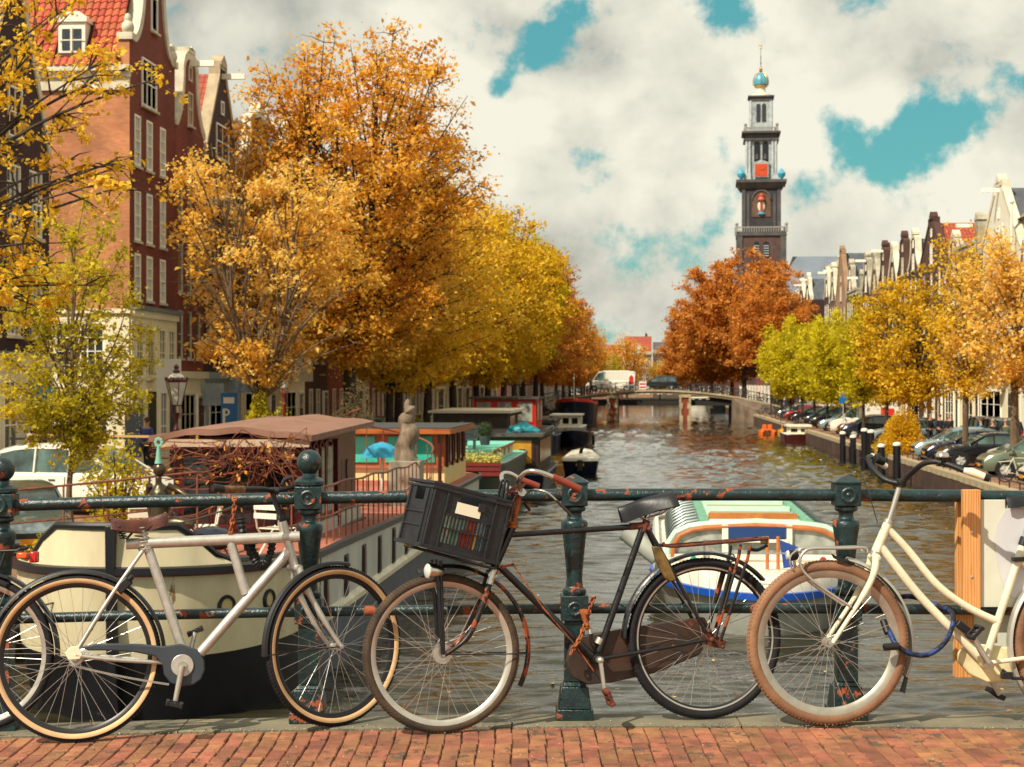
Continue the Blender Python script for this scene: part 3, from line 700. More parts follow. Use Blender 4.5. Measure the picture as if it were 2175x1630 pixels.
mudguard(bk, C2, a2, b2, n2, R2 + .014, 42, 178, m_black, .028)
o, A_, B_, ax_, up_, nn_, L_ = saddle(bk, 'saddle', mat('black_vinyl', '#15171b', rough=.38, bump=.06, bscale=60), (1424, 1043), (1312, 1078), .10, .035, .075, -.006)
q = MB(); q.box(P(1392, 1078), (.07, .05, .012), (bk.a, bk.n, bk.b))
for i in range(3): q.tube([P(1372 + i * 14, 1074, .03), P(1404 + i * 4, 1082, .03)], .004, 6)
q.build('saddle_frame', m_plast, bk.root)
bk.tube('seat_post', m_chrome, .0125, (1380, 1078), (1368, 1118))
q = MB()
for o_ in (.045, -.045): q.tube([P(1376, 1126, o_ * .5), P(1410, 1190, o_), P(1497, 1352, o_ * 1.2)], .0085, 10)
q.build('seat_stays', m_black, bk.root)
q = MB()
for o_ in (.045, -.045): q.tube([P(1275, 1398, o_ * .7), P(1385, 1378, o_), P(1492, 1357, o_ * 1.3)], .0095, 10)
q.build('chain_stays', m_black, bk.root)
# brass ring lock
q = MB(); cL = P(1399, 1196, .055); pts = [P(1376, 1160, .05), P(1390, 1160, .055), P(1404, 1180, .06), P(1422, 1222, .06), P(1428, 1232, .055), P(1414, 1234, .05), P(1402, 1226, .05), P(1384, 1190, .05)]
q.prism(pts, bk.n * .022); q.build('ring_lock', m_brass, bk.root, bevel=.005)
# rear rack
q = MB()
for o_ in (.06, -.06): q.tube(smoothpath([P(1400, 1152, o_), P(1415, 1160, o_), P(1500, 1154, o_), P(1620, 1144, o_)], 4), .0075, 10)
q.tube([P(1620, 1144, .06), P(1620, 1144, -.06)], .0075, 8); q.tube([P(1500, 1154, .06), P(1500, 1154, -.06)], .006, 8)
rk = q.build('rear_rack', m_rust, bk.root)
q = MB()
for o_ in (.065, -.065):
    q.tube([P(1562, 1160, o_), P(1560, 1180, o_), P(1510, 1352, o_)], .007, 8); q.tube([P(1583, 1158, o_), P(1578, 1185, o_), P(1522, 1358, o_ * .9)], .0075, 8); q.tube([P(1545, 1205, o_ * .8), P(1516, 1320, o_ * .8)], .009, 8)
q.build('rack_stays', m_rustblack, rk)
q = MB(); q.box(P(1623, 1148, .0), (.022, .05, .035), (bk.a, bk.n, bk.b)); q.build('tail_lamp', m_brass, rk, bevel=.004)
q = MB(); q.tube(bk.path((1588, 1166, .03), (1605, 1168, .03), (1625, 1158, .03)), .008, 8); q.build('rack_clip', m_plast, rk)
q = MB(); out = [P(x, y, -.055) for x, y in ((1238, 1352), (1300, 1342), (1420, 1322), (1500, 1312), (1515, 1340), (1490, 1392), (1400, 1430), (1300, 1452), (1250, 1456), (1218, 1440), (1206, 1405), (1216, 1372))]
q.prism(out, bk.n * .035); q.build('chain_case', mat('oilcloth_chaincase', '#2a231e', rough=.55, col2='#43291c', vscale=7, chips='#6a351c', cscale=7, cth=.66), bk.root, bevel=.006)
q = MB(); q.cyl(P(1267, 1400, .04), P(1267, 1400, .075), .016, 14); q.tube([P(1267, 1400, .07), P(1275, 1474, .085)], [.0115, .009], 12); q.ball(P(1267, 1400, .07), .017, 14); ck = q.build('crank', m_steel, bk.root)
pedal(bk, P(1275, 1474, .075), m_rust, ang=-1.2, parent=ck); 
q = MB(); q.tube([P(1267, 1400, -.05), P(1262, 1330, -.09)], [.0115, .009], 12); q.build('crank', m_steel, bk.root)
q = MB(); q.prism([P(1480, 1350, .055), P(1500, 1340, .055), P(1535, 1362, .055), P(1528, 1376, .055), P(1500, 1372, .055)], bk.n * .006); q.ball(P(1497, 1338, .065), .011, 12); q.ball(P(1501, 1356, .075), .011, 12); q.ball(P(1526, 1372, .066), .009, 10)
q.build('axle_plate', m_rust, bk.root)
lk = thing('chain_lock', 'heavy rusty chain looped round the lower rail and the black bike\'s down tube', 'chain', P(1240, 1330), world=True)
chain_links([P(1204, 1392, .05), P(1212, 1376, .05), P(1226, 1356, .045), P(1234, 1338, .03), P(1250, 1320, -.03), P(1262, 1290, -.07), P(1268, 1272, -.06), P(1262, 1300, -.1), P(1255, 1330, -.1)], m_orust, lk, .020, .0040)
q = MB(); q.tube([P(1238, 1296, -.02), P(1252, 1338, -.02)], [.013, .011], 8); q.box(P(1243, 1300, -.02), (.03, .022, .02), (bk.a, bk.n, bk.b)); q.build('padlock', m_orust, lk)

# ---------------- crate
C0 = P(965, 1105, .0)
yaw = rad(14); cx_ = (Matrix.Rotation(yaw, 3, UP) @ bk.a); pitch = rad(-14.8)
nh = cx_.cross(UP).normalized()   # towards camera
X_ = (cx_ * math.cos(pitch) + UP * math.sin(pitch)).normalized(); Z_ = (UP * math.cos(pitch) - cx_ * math.sin(pitch)).normalized(); Y_ = Z_.cross(X_)
crate = thing('plastic_crate', 'black plastic stacking crate with a blank paper label, strapped on the black bike\'s front carrier', 'crate', C0, world=True)
CW, CH, CD = .375, .285, .27
def cp(x, y, z): return C0 + X_ * x + Y_ * y + Z_ * z
def cbox(q, x0, x1, y0, y1, z0, z1): q.box(cp((x0 + x1) / 2, (y0 + y1) / 2, (z0 + z1) / 2), (x1 - x0, y1 - y0, z1 - z0), (X_, Y_, Z_))
m_crate = mat('crate_plastic', '#1c1e22', rough=.5, var=.3, vscale=20, bump=.25, bscale=90, chips='#55524c', cscale=38, cth=.73)
hx, hy, hz = CW / 2, CD / 2, CH / 2; yf = -hy
q = MB(); q2 = 0
cbox(q, -hx, hx, -hy, hy, -hz, -hz + .006)
# front and back walls with openings: handle slot above, barred window below
for sg in (-1, 1):
    y0, y1 = (sg * hy - .004, sg * hy + .004)
    cbox(q, -hx, -.105, y0, y1, -hz, hz - .03); cbox(q, .105, hx, y0, y1, -hz, hz - .03); cbox(q, -.105, .105, y0, y1, -hz, -hz + .03)
    cbox(q, -.105, .105, y0, y1, .018, hz - .075); cbox(q, -.105, -.055, y0, y1, hz - .075, hz - .03); cbox(q, .055, .105, y0, y1, hz - .075, hz - .03)
for sg in (-1, 1):
    x0, x1 = (sg * hx - .004, sg * hx + .004)
    cbox(q, x0, x1, -hy + .004, hy - .004, -hz, hz - .09); cbox(q, x0, x1, -hy + .004, -.05, hz - .09, hz - .03); cbox(q, x0, x1, .05, hy - .004, hz - .09, hz - .03)
body = q.build('crate_body', m_crate, crate, smooth=False, bevel=.0015)
q = MB()   # rims and ribs
for z, t in ((hz - .027, .012), (hz - .008, .014)):
    for sg in (-1, 1):
        cbox(q, -hx - .012, hx + .012, sg * (hy + .004) - .008, sg * (hy + .004) + .008, z - t / 2, z + t / 2); cbox(q, sg * (hx + .004) - .008, sg * (hx + .004) + .008, -hy, hy, z - t / 2 + .0005, z + t / 2 - .0005)
for x in (-hx + .004, -.118, .118, hx - .004): cbox(q, x - .004, x + .004, -hy - .012, -hy - .002, -hz + .002, hz - .036)
cbox(q, -hx - .01, hx + .01, -hy - .014, -hy - .002, -hz - .01, -hz + .008); cbox(q, -hx - .014, -hx - .002, -hy - .01, hy + .01, -hz - .01, -hz + .008)
for y in (-.1, .1): cbox(q, -hx - .012, -hx - .002, y - .004, y + .004, -hz + .01, hz - .036)
for z in (.0, -.06): cbox(q, -hx - .01, -hx - .003, -.1, .1, z - .004, z + .004)
q.build('crate_ribs', m_crate, crate, smooth=False, bevel=.002)
for i in range(12):
    x = -.105 + .21 * (i + .5) / 12 + .004; b = MB(); cbox(b, x - .0026, x + .0026, -hy - .006, -hy + .002, -hz + .03, .018); b.build('bar', m_crate, crate, smooth=False)
q = MB(); cbox(q, -.112, .112, -hy - .009, -hy + .001, .010, .020); cbox(q, -.112, .112, -hy - .009, -hy + .001, -.052, -.044); q.build('crossbar', m_crate, crate, smooth=False)
q = MB(); cbox(q, -.068, .052, -hy - .0075, -hy - .0055, .026, .076); q.build('paper_label', mat('blank_label', '#efe9cf', rough=.8), crate, smooth=False)
q = MB(); cbox(q, .035, .07, -hy - .012, -hy - .002, hz - .085, hz - .05); q.build('catch', m_crate, crate, smooth=False, bevel=.002)
packs = [('white and green drink carton in the crate, leftmost of the packages', '#d9dcd2', -.085, .03, -.04, '#1f8a5a'), ('green carton behind the crate bars beside the white one', '#1f8a5a', -.05, .03, -.03, '#d5d8cc'), ('green and white carton in the middle of the crate', '#2f9b73', -.015, .03, -.035, '#cfd8d0'),
         ('red carton low in the crate', '#b3221c', .0, .03, -.085, '#d8472b'), ('orange carton in the crate beside the red one', '#cf4a1e', .04, .028, -.035, '#a2231c'), ('yellow carton at the right inside the crate', '#d8c022', .06, .03, -.09, '#e9e3a0'), ('blue and white package at the crate\'s right corner', '#3d7b9c', .092, .02, -.04, '#cdd6da')]
for lb, c, x, w, zt, c2 in packs:
    zt = zt + .05; o = MB(); zb = -hz + .008; cbox(o, x - w / 2, x + w / 2, -hy + .010, -hy + .06, zb, zt + .0)
    th_ = o.build('drink_carton', mat('print_' + c[1:], hexc(c, 1.9), rough=.45, col2=c2, vscale=26), smooth=False, bevel=.002); tag(th_, lb, 'carton', 'cartons in the bicycle crate')

# ---------------- cream bicycle
bk = Bike('cream_bicycle', 'cream step-through bicycle with brown tyres and a silver front rack, rightmost bike', (1758, 1546, 7.81), (2316, 1546, 7.90), .06)
P = bk.P
C1, R1, a1, b1, n1, w1 = wheel(bk, 1758, 1365, 0, .0265, m_browntyre, None, mat('wide_alloy_rim', '#a9a496', rough=.38, metal=.65, var=.15, vscale=14), 36, hub=.02, rimw=.018, rimh=.03, hubm=m_steel)
C2, R2, a2, b2, n2, w2 = wheel(bk, 2318, 1366, 0, .0265, m_browntyre, None, MATS['wide_alloy_rim'], 36, hub=.024, rimw=.018, rimh=.03, hubm=m_steel)
q = MB()
q.tube([P(1888, 1108), P(1858, 1178)], [.0215, .0225], 18); q.tube(bk.path((1884, 1122), (1928, 1168), (1990, 1242), (2055, 1290), (2122, 1322), n=8), .0172, 16)
q.tube(bk.path((1868, 1158), (1950, 1262), (2030, 1345), (2088, 1404), n=5), .0195, 16); q.tube([P(2172, 1160), P(2092, 1402)], .0175, 16)
q.cyl(P(2090, 1407, -.036), P(2090, 1407, .036), .022, 16); q.build('frame', m_cream, bk.root)
q = MB()
for o_ in (.05, -.05):
    q.tube([P(2095, 1407, o_ * .7), P(2200, 1392, o_), P(2318, 1367, o_ * 1.2)], .0105, 12); q.tube([P(2166, 1190, o_ * .4), P(2318, 1362, o_ * 1.2)], .008, 10)
q.build('rear_stays', m_cream, bk.root)
q = MB()
for o_ in (.05, -.058): q.tube(smoothpath([P(1856, 1182, o_ * .7), P(1850, 1215, o_), P(1828, 1262, o_), P(1762, 1364, o_ * 1.1)], 5), [.0165] * 6 + [.0145] * 5 + [.010] * 5, 14)
q.tube([P(1856, 1184, -.045), P(1856, 1184, .045)], .018, 14); q.build('fork', m_cream, bk.root)
for a_, b_ in (((1858, 1180), (1861, 1172)), ((1886, 1112), (1889, 1105))): q = MB(); q.cyl(P(*a_), P(*b_), .0245, 18); q.build('headset_cup', m_steel, bk.root)
bk.tube('stem', m_steel, .0125, (1888, 1106), (1911, 1032))
q = MB(); stc = P(1913, 1026); q.tube(smoothpath([P(1886, 968, -.26), P(1870, 972, -.2), P(1868, 992, -.12), P(1884, 1018, -.04), stc, P(1925, 1010, .04), P(1942, 986, .14), P(1970, 984, .2), P(2010, 1002, .25)], 6), .0125, 12); q.cyl(stc - bk.a * .018, stc + bk.a * .02, .019, 12); q.tube([P(1911, 1036), P(1913, 1020)], .017, 12); hb = q.build('handlebar', m_plast, bk.root)
q = MB(); q.tube([P(2008, 1001, .25), P(2022, 1004, .26), P(2048, 1015, .28)], [.013, .0195, .017], 14); q.build('grip', m_cream, hb)
q = MB(); q.tube([P(2046, 1014, .28), P(2056, 1018, .285)], [.0185, .016], 14); q.build('grip_end', m_plast, hb)
q = MB(); q.tube([P(1884, 968, -.25), P(1900, 976, -.28), P(1922, 990, -.30)], [.016, .018, .015], 12); q.build('grip', m_cream, hb)
q = MB(); q.tube([P(1886, 972, -.2), P(1906, 980, -.22)], [.022, .018], 12); q.ball(P(1893, 968, -.21), .016, 12); q.build('brake_lever', m_plast, hb)
q = MB(); cb_ = P(1970, 974, .21); q.revolve(cb_, bk.a, bk.n, bk.b, [(.001, .030), (.018, .027), (.028, .016), (.031, .004), (.029, 0), (0, 0)], 28, closed_prof=False); q.build('bell', m_chrome, hb)
q = MB(); q.cyl(cb_ - bk.b * .03, cb_, .006, 8); q.ball(cb_ + bk.a * .036, .007, 8); q.tube([P(1960, 985, .21), P(1967, 985, .215)], .016, 10); q.build('bell_clamp', m_plast, hb)
q = MB(); q.tube(bk.path((1880, 970, -.2), (1850, 972, -.16), (1832, 980, -.08), (1832, 1005, -.02), (1846, 1060, .02), (1860, 1110, .03), n=7), .0022, 6); q.build('brake_cable', m_plast, bk.root)
q = MB()
for o_ in (.055, -.055):
    q.tube(bk.path((1836, 1172, o_ * .6), (1828, 1163, o_), (1780, 1164, o_), (1720, 1165, o_), (1702, 1172, o_), (1693, 1190, o_), (1702, 1215, o_), (1740, 1248, o_ * 1.1), (1800, 1288, o_ * 1.1), n=5), .0068, 10)
q.tube([P(1702, 1172, .055), P(1702, 1172, -.055)], .006, 8); q.tube([P(1770, 1164, .055), P(1770, 1164, -.055)], .006, 8); q.tube([P(1740, 1164, .055), P(1740, 1164, -.055)], .006, 8)
fk = q.build('front_rack', m_steel, bk.root)
q = MB(); cl = P(1684, 1180, .0); q.revolve(cl, bk.b, bk.n, -bk.a, [(0, -.03), (.02, -.02), (.026, .01), (.026, .018), (.018, .026), (0, .028)], 20, closed_prof=False); q.build('headlamp', m_plast, bk.root)
q = MB(); q.revolve(cl, bk.b, bk.n, -bk.a, [(.025, .018), (.018, .03), (0, .033)], 20, closed_prof=False); q.build('lens', MATS['lamp_lens'], bk.root)
q = MB(); q.tube(bk.path((1690, 1168, .03), (1676, 1180, .035), (1674, 1198, .035), (1682, 1210, .03)), .004, 8); q.build('lamp_guard', m_steel, bk.root)
mudguard(bk, C1, a1, b1, n1, R1 + .010, -24, 76, mat('silver_mudguard', '#b8b6ad', rough=.3, metal=.5), .03); mudguard(bk, C2, a2, b2, n2, R2 + .010, 20, 215, MATS['silver_mudguard'], .03)
q = MB(); dd = a1 * math.cos(rad(-24)) + b1 * math.sin(rad(-24)); tt = a1 * math.sin(rad(-24)) - b1 * math.cos(rad(-24)); c_ = C1 + dd * (R1 + .02)
q.loft([[c_ - n1 * .026, c_ + n1 * .026, c_ + n1 * .026 + dd * .004, c_ - n1 * .026 + dd * .004], [c_ + tt * .07 - n1 * .034 + dd * .01, c_ + tt * .07 + n1 * .034 + dd * .01, c_ + tt * .07 + n1 * .034 + dd * .015, c_ + tt * .07 - n1 * .034 + dd * .015]]); q.build('mud_flap', m_plast, bk.root)
q = MB(); q.prism([P(x, y, .02) for x, y in ((1762, 1176), (1775, 1182), (1800, 1190), (1788, 1194), (1768, 1186))], bk.n * .02); q.build('mudguard_tip', m_plast, bk.root)
out = [P(x, y, -.05) for x, y in ((2052, 1376), (2075, 1368), (2180, 1380), (2330, 1345), (2350, 1375), (2330, 1400), (2200, 1436), (2150, 1446), (2100, 1452), (2062, 1434), (2040, 1408), (2040, 1388))]
q = MB(); q.prism(out, bk.n * .03); q.build('chain_guard', m_creamold, bk.root, bevel=.008)
q = MB(); q.tube([P(2090, 1408, .06), P(2052, 1345, .075)], [.017, .011], 14); q.cyl(P(2090, 1408, .03), P(2090, 1408, .075), .018, 16); ck = q.build('crank', m_rim, bk.root); pedal(bk, P(2048, 1338, .07), ang=.8, parent=ck, w=.09)
q = MB(); q.tube([P(2092, 1410, -.06), P(2135, 1480, -.075)], [.015, .010], 14); ck = q.build('crank', m_rim, bk.root); pedal(bk, P(2134, 1480, -.07), ang=-.6, parent=ck, w=.09, off=-.05)
q = MB(); q.tube([P(2120, 1420, .05), P(2140, 1438, .06), P(2200, 1440, .07)], [.008, .008, .007], 8); q.box(P(2128, 1432, .06), (.05, .03, .03), (bk.a, bk.n, bk.b)); q.build('kickstand', m_plast, bk.root, bevel=.004)
saddle(bk, 'saddle', MATS['black_vinyl'], (2240, 1050), (2136, 1056), .10, .025, .05, -.004)
bk.tube('seat_post', m_steel, .0125, (2190, 1090), (2170, 1165))
q = MB(); q.tube([P(2178, 1142), P(2172, 1160)], .0225, 14); q.box(P(2160, 1188, .02), (.06, .03, .02), (bk.a, bk.n, bk.b)); q.build('seat_clamp', m_plast, bk.root, bevel=.003)
lk = thing('cable_lock', 'black and blue woven cable lock round the cream bike\'s front wheel and frame', 'bicycle lock', P(1960, 1370), world=True)
m_blue = mat('woven_blue', '#12306e', rough=.6, chips='#101114', cscale=26, cth=.48)
q = MB(); q.tube(bk.path((1882, 1322, -.03), (1888, 1345, .02), (1896, 1368, .06), (1925, 1386, .06), (1965, 1388, .05), (1998, 1362, .06), (2016, 1325, .05), (2020, 1300, .0), (2005, 1290, -.1), (1960, 1272, -.16), (1925, 1276, -.16), n=9), .0115, 14); q.build('lock_cable', m_blue, lk)
q = MB(); q.tube([P(1868, 1372, .07), P(1900, 1370, .065)], .0165, 14); q.tube([P(1880, 1320, -.03), P(1884, 1345, .01)], .015, 12); q.build('lock_barrel', m_plast, lk)
q = MB(); axb = (P(2052, 1342) - P(2022, 1318)).normalized(); q.box(P(2040, 1332, .04), (.075, .03, .035), (axb, bk.n, axb.cross(bk.n))); q.build('lock_bracket', m_plast, lk, bevel=.005)

# ---------------- dark bicycle at the left edge, partly in frame
bk = Bike('dark_bicycle', 'black bicycle with red and orange reflectors, cut by the left edge', (-50, 1556, 7.92), (-600, 1560, 7.95), .05)
P = bk.P
C1, R1, a1, b1, n1, w1 = wheel(bk, -50, 1388, 0, .019, m_rub, None, m_rim, 36, tread=False)
C2, R2, a2, b2, n2, w2 = wheel(bk, -600, 1390, 0, .019, m_rub, None, m_rim, 36, tread=False)
q = MB(); q.tube([P(-170, 1150), P(-250, 1400)], .016, 14); q.tube([P(-180, 1150), P(-480, 1150)], .015, 14); q.tube([P(-480, 1160), P(-255, 1400)], .017, 14); q.tube([P(-470, 1080), P(-500, 1215)], .018, 14)
for o_ in (.05, -.05): q.tube([P(-175, 1165, o_ * .5), P(-50, 1388, o_ * 1.2)], .008, 8); q.tube([P(-250, 1402, o_ * .7), P(-50, 1390, o_ * 1.2)], .009, 8); q.tube([P(-500, 1215, o_), P(-600, 1390, o_ * 1.1)], .012, 8)
q.build('frame', m_black, bk.root)
mudguard(bk, C1, -a1, b1, n1, R1 + .012, -6, 150, m_black, .026)
q = MB()
for o_ in (.06, -.06): q.tube([P(-160, 1176, o_), P(45, 1168, o_), P(52, 1164, o_)], .006, 8); q.tube([P(20, 1172, o_), P(-20, 1290, o_), P(-48, 1385, o_)], .006, 8)
q.tube([P(52, 1164, .06), P(52, 1164, -.06)], .006, 8); q.tube([P(-60, 1172, .06), P(-60, 1172, -.06)], .006, 8); rk = q.build('rear_rack', m_plast, bk.root)
q = MB(); q.box(P(70, 1184, -.02), (.035, .05, .05), (bk.a, bk.n, bk.b)); q.build('tail_lamp', m_redlens, rk, bevel=.006)
q = MB(); q.box(P(45, 1181, -.02), (.05, .03, .028), (bk.a, bk.n, bk.b)); q.build('reflector', m_orlens, rk, bevel=.006)
saddle(bk, 'saddle', MATS['black_vinyl'], (-120, 1060), (-250, 1065), .10, .03, .06, 0)
bk.tube('seat_post', m_steel, .012, (-180, 1085), (-172, 1150)); bk.tube('handlebar', m_plast, .011, (-440, 1050, .28), (-470, 1075, .0), (-440, 1050, -.1)); 

# ---------------- timber frame and white board hung on the railing
tf = thing('notice_board', 'white notice board on fresh pine battens fixed to the railing behind the cream bike', 'notice board', fg(xpx(2066, 7.95), 7.93, ZP), world=True)
m_pine = wood_mat('pine_batten', '#b8783c', '#d9a062', (14, 14, 1.4), .65, 3)
def fbox(q, px0, px1, py0, py1, d0, d1):
    p0 = at(px0, py1, d0); p1 = at(px1, py0, d0); x0 = (p0 - EYE).dot(RV); x1 = (p1 - EYE).dot(RV)
    q.box(fg((x0 + x1) / 2, (d0 + d1) / 2, (p0.z + p1.z) / 2), (x1 - x0, d1 - d0, p1.z - p0.z), FGX)
q = MB(); fbox(q, 2046, 2083, 1041, 1297, 7.925, 7.965); pb = q.build('batten', m_pine, tf, smooth=False, bevel=.002)
q = MB(); fbox(q, 2034, 2050, 1052, 1300, 8.035, 8.09); q.build('batten', m_pine, tf, smooth=False, bevel=.002)
q = MB(); fbox(q, 2030, 2068, 1299, 1440, 8.035, 8.09); q.build('batten', m_pine, tf, smooth=False, bevel=.002)
q = MB(); fbox(q, 2083.5, 2420, 1062, 1290, 7.95, 7.962); q.build('board', mat('white_board', '#c9cbbb', rough=.6, var=.1, vscale=3), tf, smooth=False, bevel=.002)
q = MB(); fbox(q, 2068.5, 2400, 1307, 1415, 8.04, 8.05); q.build('board', MATS['white_board'], tf, smooth=False)
q = MB()
pts = [(2118, 1115), (2135, 1085), (2160, 1080), (2300, 1080), (2300, 1270), (2150, 1270), (2130, 1245), (2120, 1200), (2112, 1150)]
q.prism([at(x, y, 7.946) for x, y in pts], DV * .002); q.build('paper_sheet', mat('faded_poster', '#b9bcc4', rough=.7, col2='#c8c8c8', vscale=4), tf, smooth=False)
q = MB()
for y in (1130, 1225): q.cyl(at(2064, y, 7.924), at(2064, y, 7.921), .006, 10)
q.build('screws', m_steel, tf)
# ------------------------------------------------------------------ canal, quays, streets
XL, XR, ZW = -10.8, 11.6, -1.0
def water_mat():
    m = bpy.data.materials.new('canal_water'); m.use_nodes = True; nt = m.node_tree; N = nt.nodes; L = nt.links; b = N['Principled BSDF']
    b.inputs['Base Color'].default_value = (.022, .020, .010, 1); b.inputs['Roughness'].default_value = .03; b.inputs['IOR'].default_value = 1.33; b.inputs['Specular IOR Level'].default_value = .85
    tc = N.new('ShaderNodeTexCoord'); hs = None
    for sx, sy, sc, w, dist in ((.5, 1.1, 7.0, .5, .5), (.7, 1, 15, .2, 0)):
        mp = N.new('ShaderNodeMapping'); mp.inputs['Scale'].default_value = (sx, sy, 1); mp.inputs['Rotation'].default_value = (0, 0, rad(8)); L.new(tc.outputs['Object'], mp.inputs[0])
        n = N.new('ShaderNodeTexNoise'); n.inputs['Scale'].default_value = sc; n.inputs['Detail'].default_value = 2; n.inputs['Roughness'].default_value = .5; n.inputs['Distortion'].default_value = dist; L.new(mp.outputs[0], n.inputs['Vector'])
        k = N.new('ShaderNodeMath'); k.operation = 'MULTIPLY'; k.inputs[1].default_value = w; L.new(n.outputs[0], k.inputs[0])
        if hs is None: hs = k.outputs[0]
        else:
            a = N.new('ShaderNodeMath'); a.operation = 'ADD'; L.new(hs, a.inputs[0]); L.new(k.outputs[0], a.inputs[1]); hs = a.outputs[0]
    bp = N.new('ShaderNodeBump'); bp.inputs['Strength'].default_value = 1.0; bp.inputs['Distance'].default_value = .022; L.new(hs, bp.inputs['Height']); L.new(bp.outputs[0], b.inputs['Normal'])
    return m
def water_mesh():
    rng = np.random.default_rng(2); ys = [14.0]
    while ys[-1] < 240: ys.append(ys[-1] + max(.045, ys[-1] ** 2 * .00005))
    ys = np.array([-40.0] + ys + [300.0, 600.0]); xs = np.linspace(XL - 1, XR + 1, 200); X, Y = np.meshgrid(xs, ys); H = np.zeros_like(X); n = 0; far_ = 1 + np.clip((Y - 45) / 60, 0, 1) * .9
    for i in range(64):
        lam = .24 * (1.9 / .24) ** rng.random(); an = rng.normal() * .38; k = 2 * math.pi / lam; amp = .0078 * lam / math.sqrt(1 + (lam / 1.0) ** 2)
        H += amp * np.sin(k * (X * math.sin(an) + Y * math.cos(an)) + rng.random() * 6.28 + .8 * np.sin(X * .7 + rng.random() * 6) * rng.random())
    g = .75 + .45 * np.sin(X * .23 + 1.3 + np.sin(Y * .09)) * np.sin(Y * .13 + .5 * np.sin(X * .4)); H *= g * far_
    fade = np.clip((ys[:, None] - 10) / 5, 0, 1) * np.clip((260 - ys[:, None]) / 60, 0, 1); H = H * fade + .02 * np.abs(H) / .03 * fade * 0
    ny, nx = X.shape; co = np.stack([X, Y, ZW + H], -1).reshape(-1).astype(np.float32); a = (np.arange(ny - 1)[:, None] * nx + np.arange(nx - 1)[None]).reshape(-1); f = np.stack([a, a + 1, a + nx + 1, a + nx], -1).astype(np.int32)
    me = bpy.data.meshes.new('canal_water'); me.vertices.add(nx * ny); me.vertices.foreach_set('co', co); m = len(f); me.loops.add(m * 4); me.loops.foreach_set('vertex_index', f.reshape(-1)); me.polygons.add(m)
    me.polygons.foreach_set('loop_start', np.arange(0, m * 4, 4, dtype=np.int32)); me.polygons.foreach_set('loop_total', np.full(m, 4, dtype=np.int32)); me.polygons.foreach_set('use_smooth', np.ones(m, dtype=bool)); me.materials.append(water_mat()); me.update(calc_edges=True); return me
structure(link('canal_water', water_mesh()))
m_street = brick_mat('street_clinker', '#8f6a4e', '#7a5540', '#4a4036', .2, .1, .2)
def street_fix(m):
    # bricks seen from above: use the ground plane
    for l in list(m.node_tree.links):
        if l.to_node.type == 'COMBXYZ': m.node_tree.links.remove(l)
    sp = [n for n in m.node_tree.nodes if n.type == 'SEPXYZ'][0]; cb = [n for n in m.node_tree.nodes if n.type == 'COMBXYZ'][0]
    m.node_tree.links.new(sp.outputs[0], cb.inputs[0]); m.node_tree.links.new(sp.outputs[1], cb.inputs[1])
street_fix(m_street)
m_qwall = brick_mat('quay_brick', '#4d3327', '#3a2a22', '#2b241e', .22, .07, .5, .5)
m_stone = mat('quay_coping_stone', '#a39475', rough=.85, var=.25, vscale=1.5, bump=.4, bscale=30)
m_fascia = mat('weathered_sandstone', '#9b8a6a', rough=.85, var=.35, vscale=1.2, bump=.4, bscale=12, col2='#5d5140')
for nm, x0, x1 in (('left_quay_street', -120, XL - .4), ('right_quay_street', XR + .4, 160)):
    q = MB(); q.poly([(x0, 12, 0), (x1, 12, 0), (x1, 620, 0), (x0, 620, 0)]); structure(q.build(nm, m_street, smooth=False))
q = MB(); q.poly([(-2500, 455, -.06), (2500, 455, -.06), (2500, 4000, -.06), (-2500, 4000, -.06)]); q.poly([(-2500, -200, -.06), (-119, -200, -.06), (-119, 455, -.06), (-2500, 455, -.06)]); q.poly([(159, -200, -.06), (2500, -200, -.06), (2500, 455, -.06), (159, 455, -.06)])
structure(q.build('ground', mat('city_ground', '#6e6455', rough=.95, var=.3, vscale=.05), smooth=False))
q = MB(); q.poly([(-120, 440, .02), (160, 440, .02), (160, 620, .02), (-120, 620, .02)]); structure(q.build('far_cross_street', m_street, smooth=False))
for sg, xw in ((-1, XL), (1, XR)):
    w = MB(); w.bb(min(xw, xw + sg * .35), max(xw, xw + sg * .35), 9, 600, -3, -.18); wall = structure(w.build('quay_wall', m_qwall, smooth=False))
    if sg > 0: spans = [(44 + i * 1.25, 44 + (i + 1) * 1.25) for i in range(64)]
    else: spans = [(20 + i * 1.25, 20 + (i + 1) * 1.25) for i in range(14)]
    me = None
    for i, (a, b) in enumerate(spans):
        if me is None: k = MB(); k.bb(-.22, .22, .006, 1.244, -.2, .03); me = k.mesh('coping_stone', m_stone, smooth=False)
        o = link('coping_stone', me, wall, (xw + sg * .2, a, random.uniform(-.01, .01))); o.rotation_euler = (0, random.uniform(-.01, .01), 0)
    k = MB(); k.bb(xw - .22 + sg * .2, xw + .22 + sg * .2, spans[-1][1] + .01, 600, -.2, .03); k.bb(xw - .22 + sg * .2, xw + .22 + sg * .2, 9, spans[0][0] - .01, -.2, .03); k.build('coping', m_stone, wall, smooth=False)
# low iron guard rail on the right quay edge
gr = thing('quay_guard_rail', 'low dark iron guard rail along the right quay edge in front of the parked cars', 'guard rail', (XR + .3, 46, .03))
q = MB(); q.tube([(0, 0, .24), (0, 38, .24)], .025, 8); q.build('rail', mat('dark_iron', '#1d2122', rough=.5), gr)
q = MB()
for i in range(24): q.bb(-.02, .02, i * 1.65 - .02, i * 1.65 + .02, 0, .24)
q.build('uprights', MATS['dark_iron'], gr)['kind'] = 'stuff'

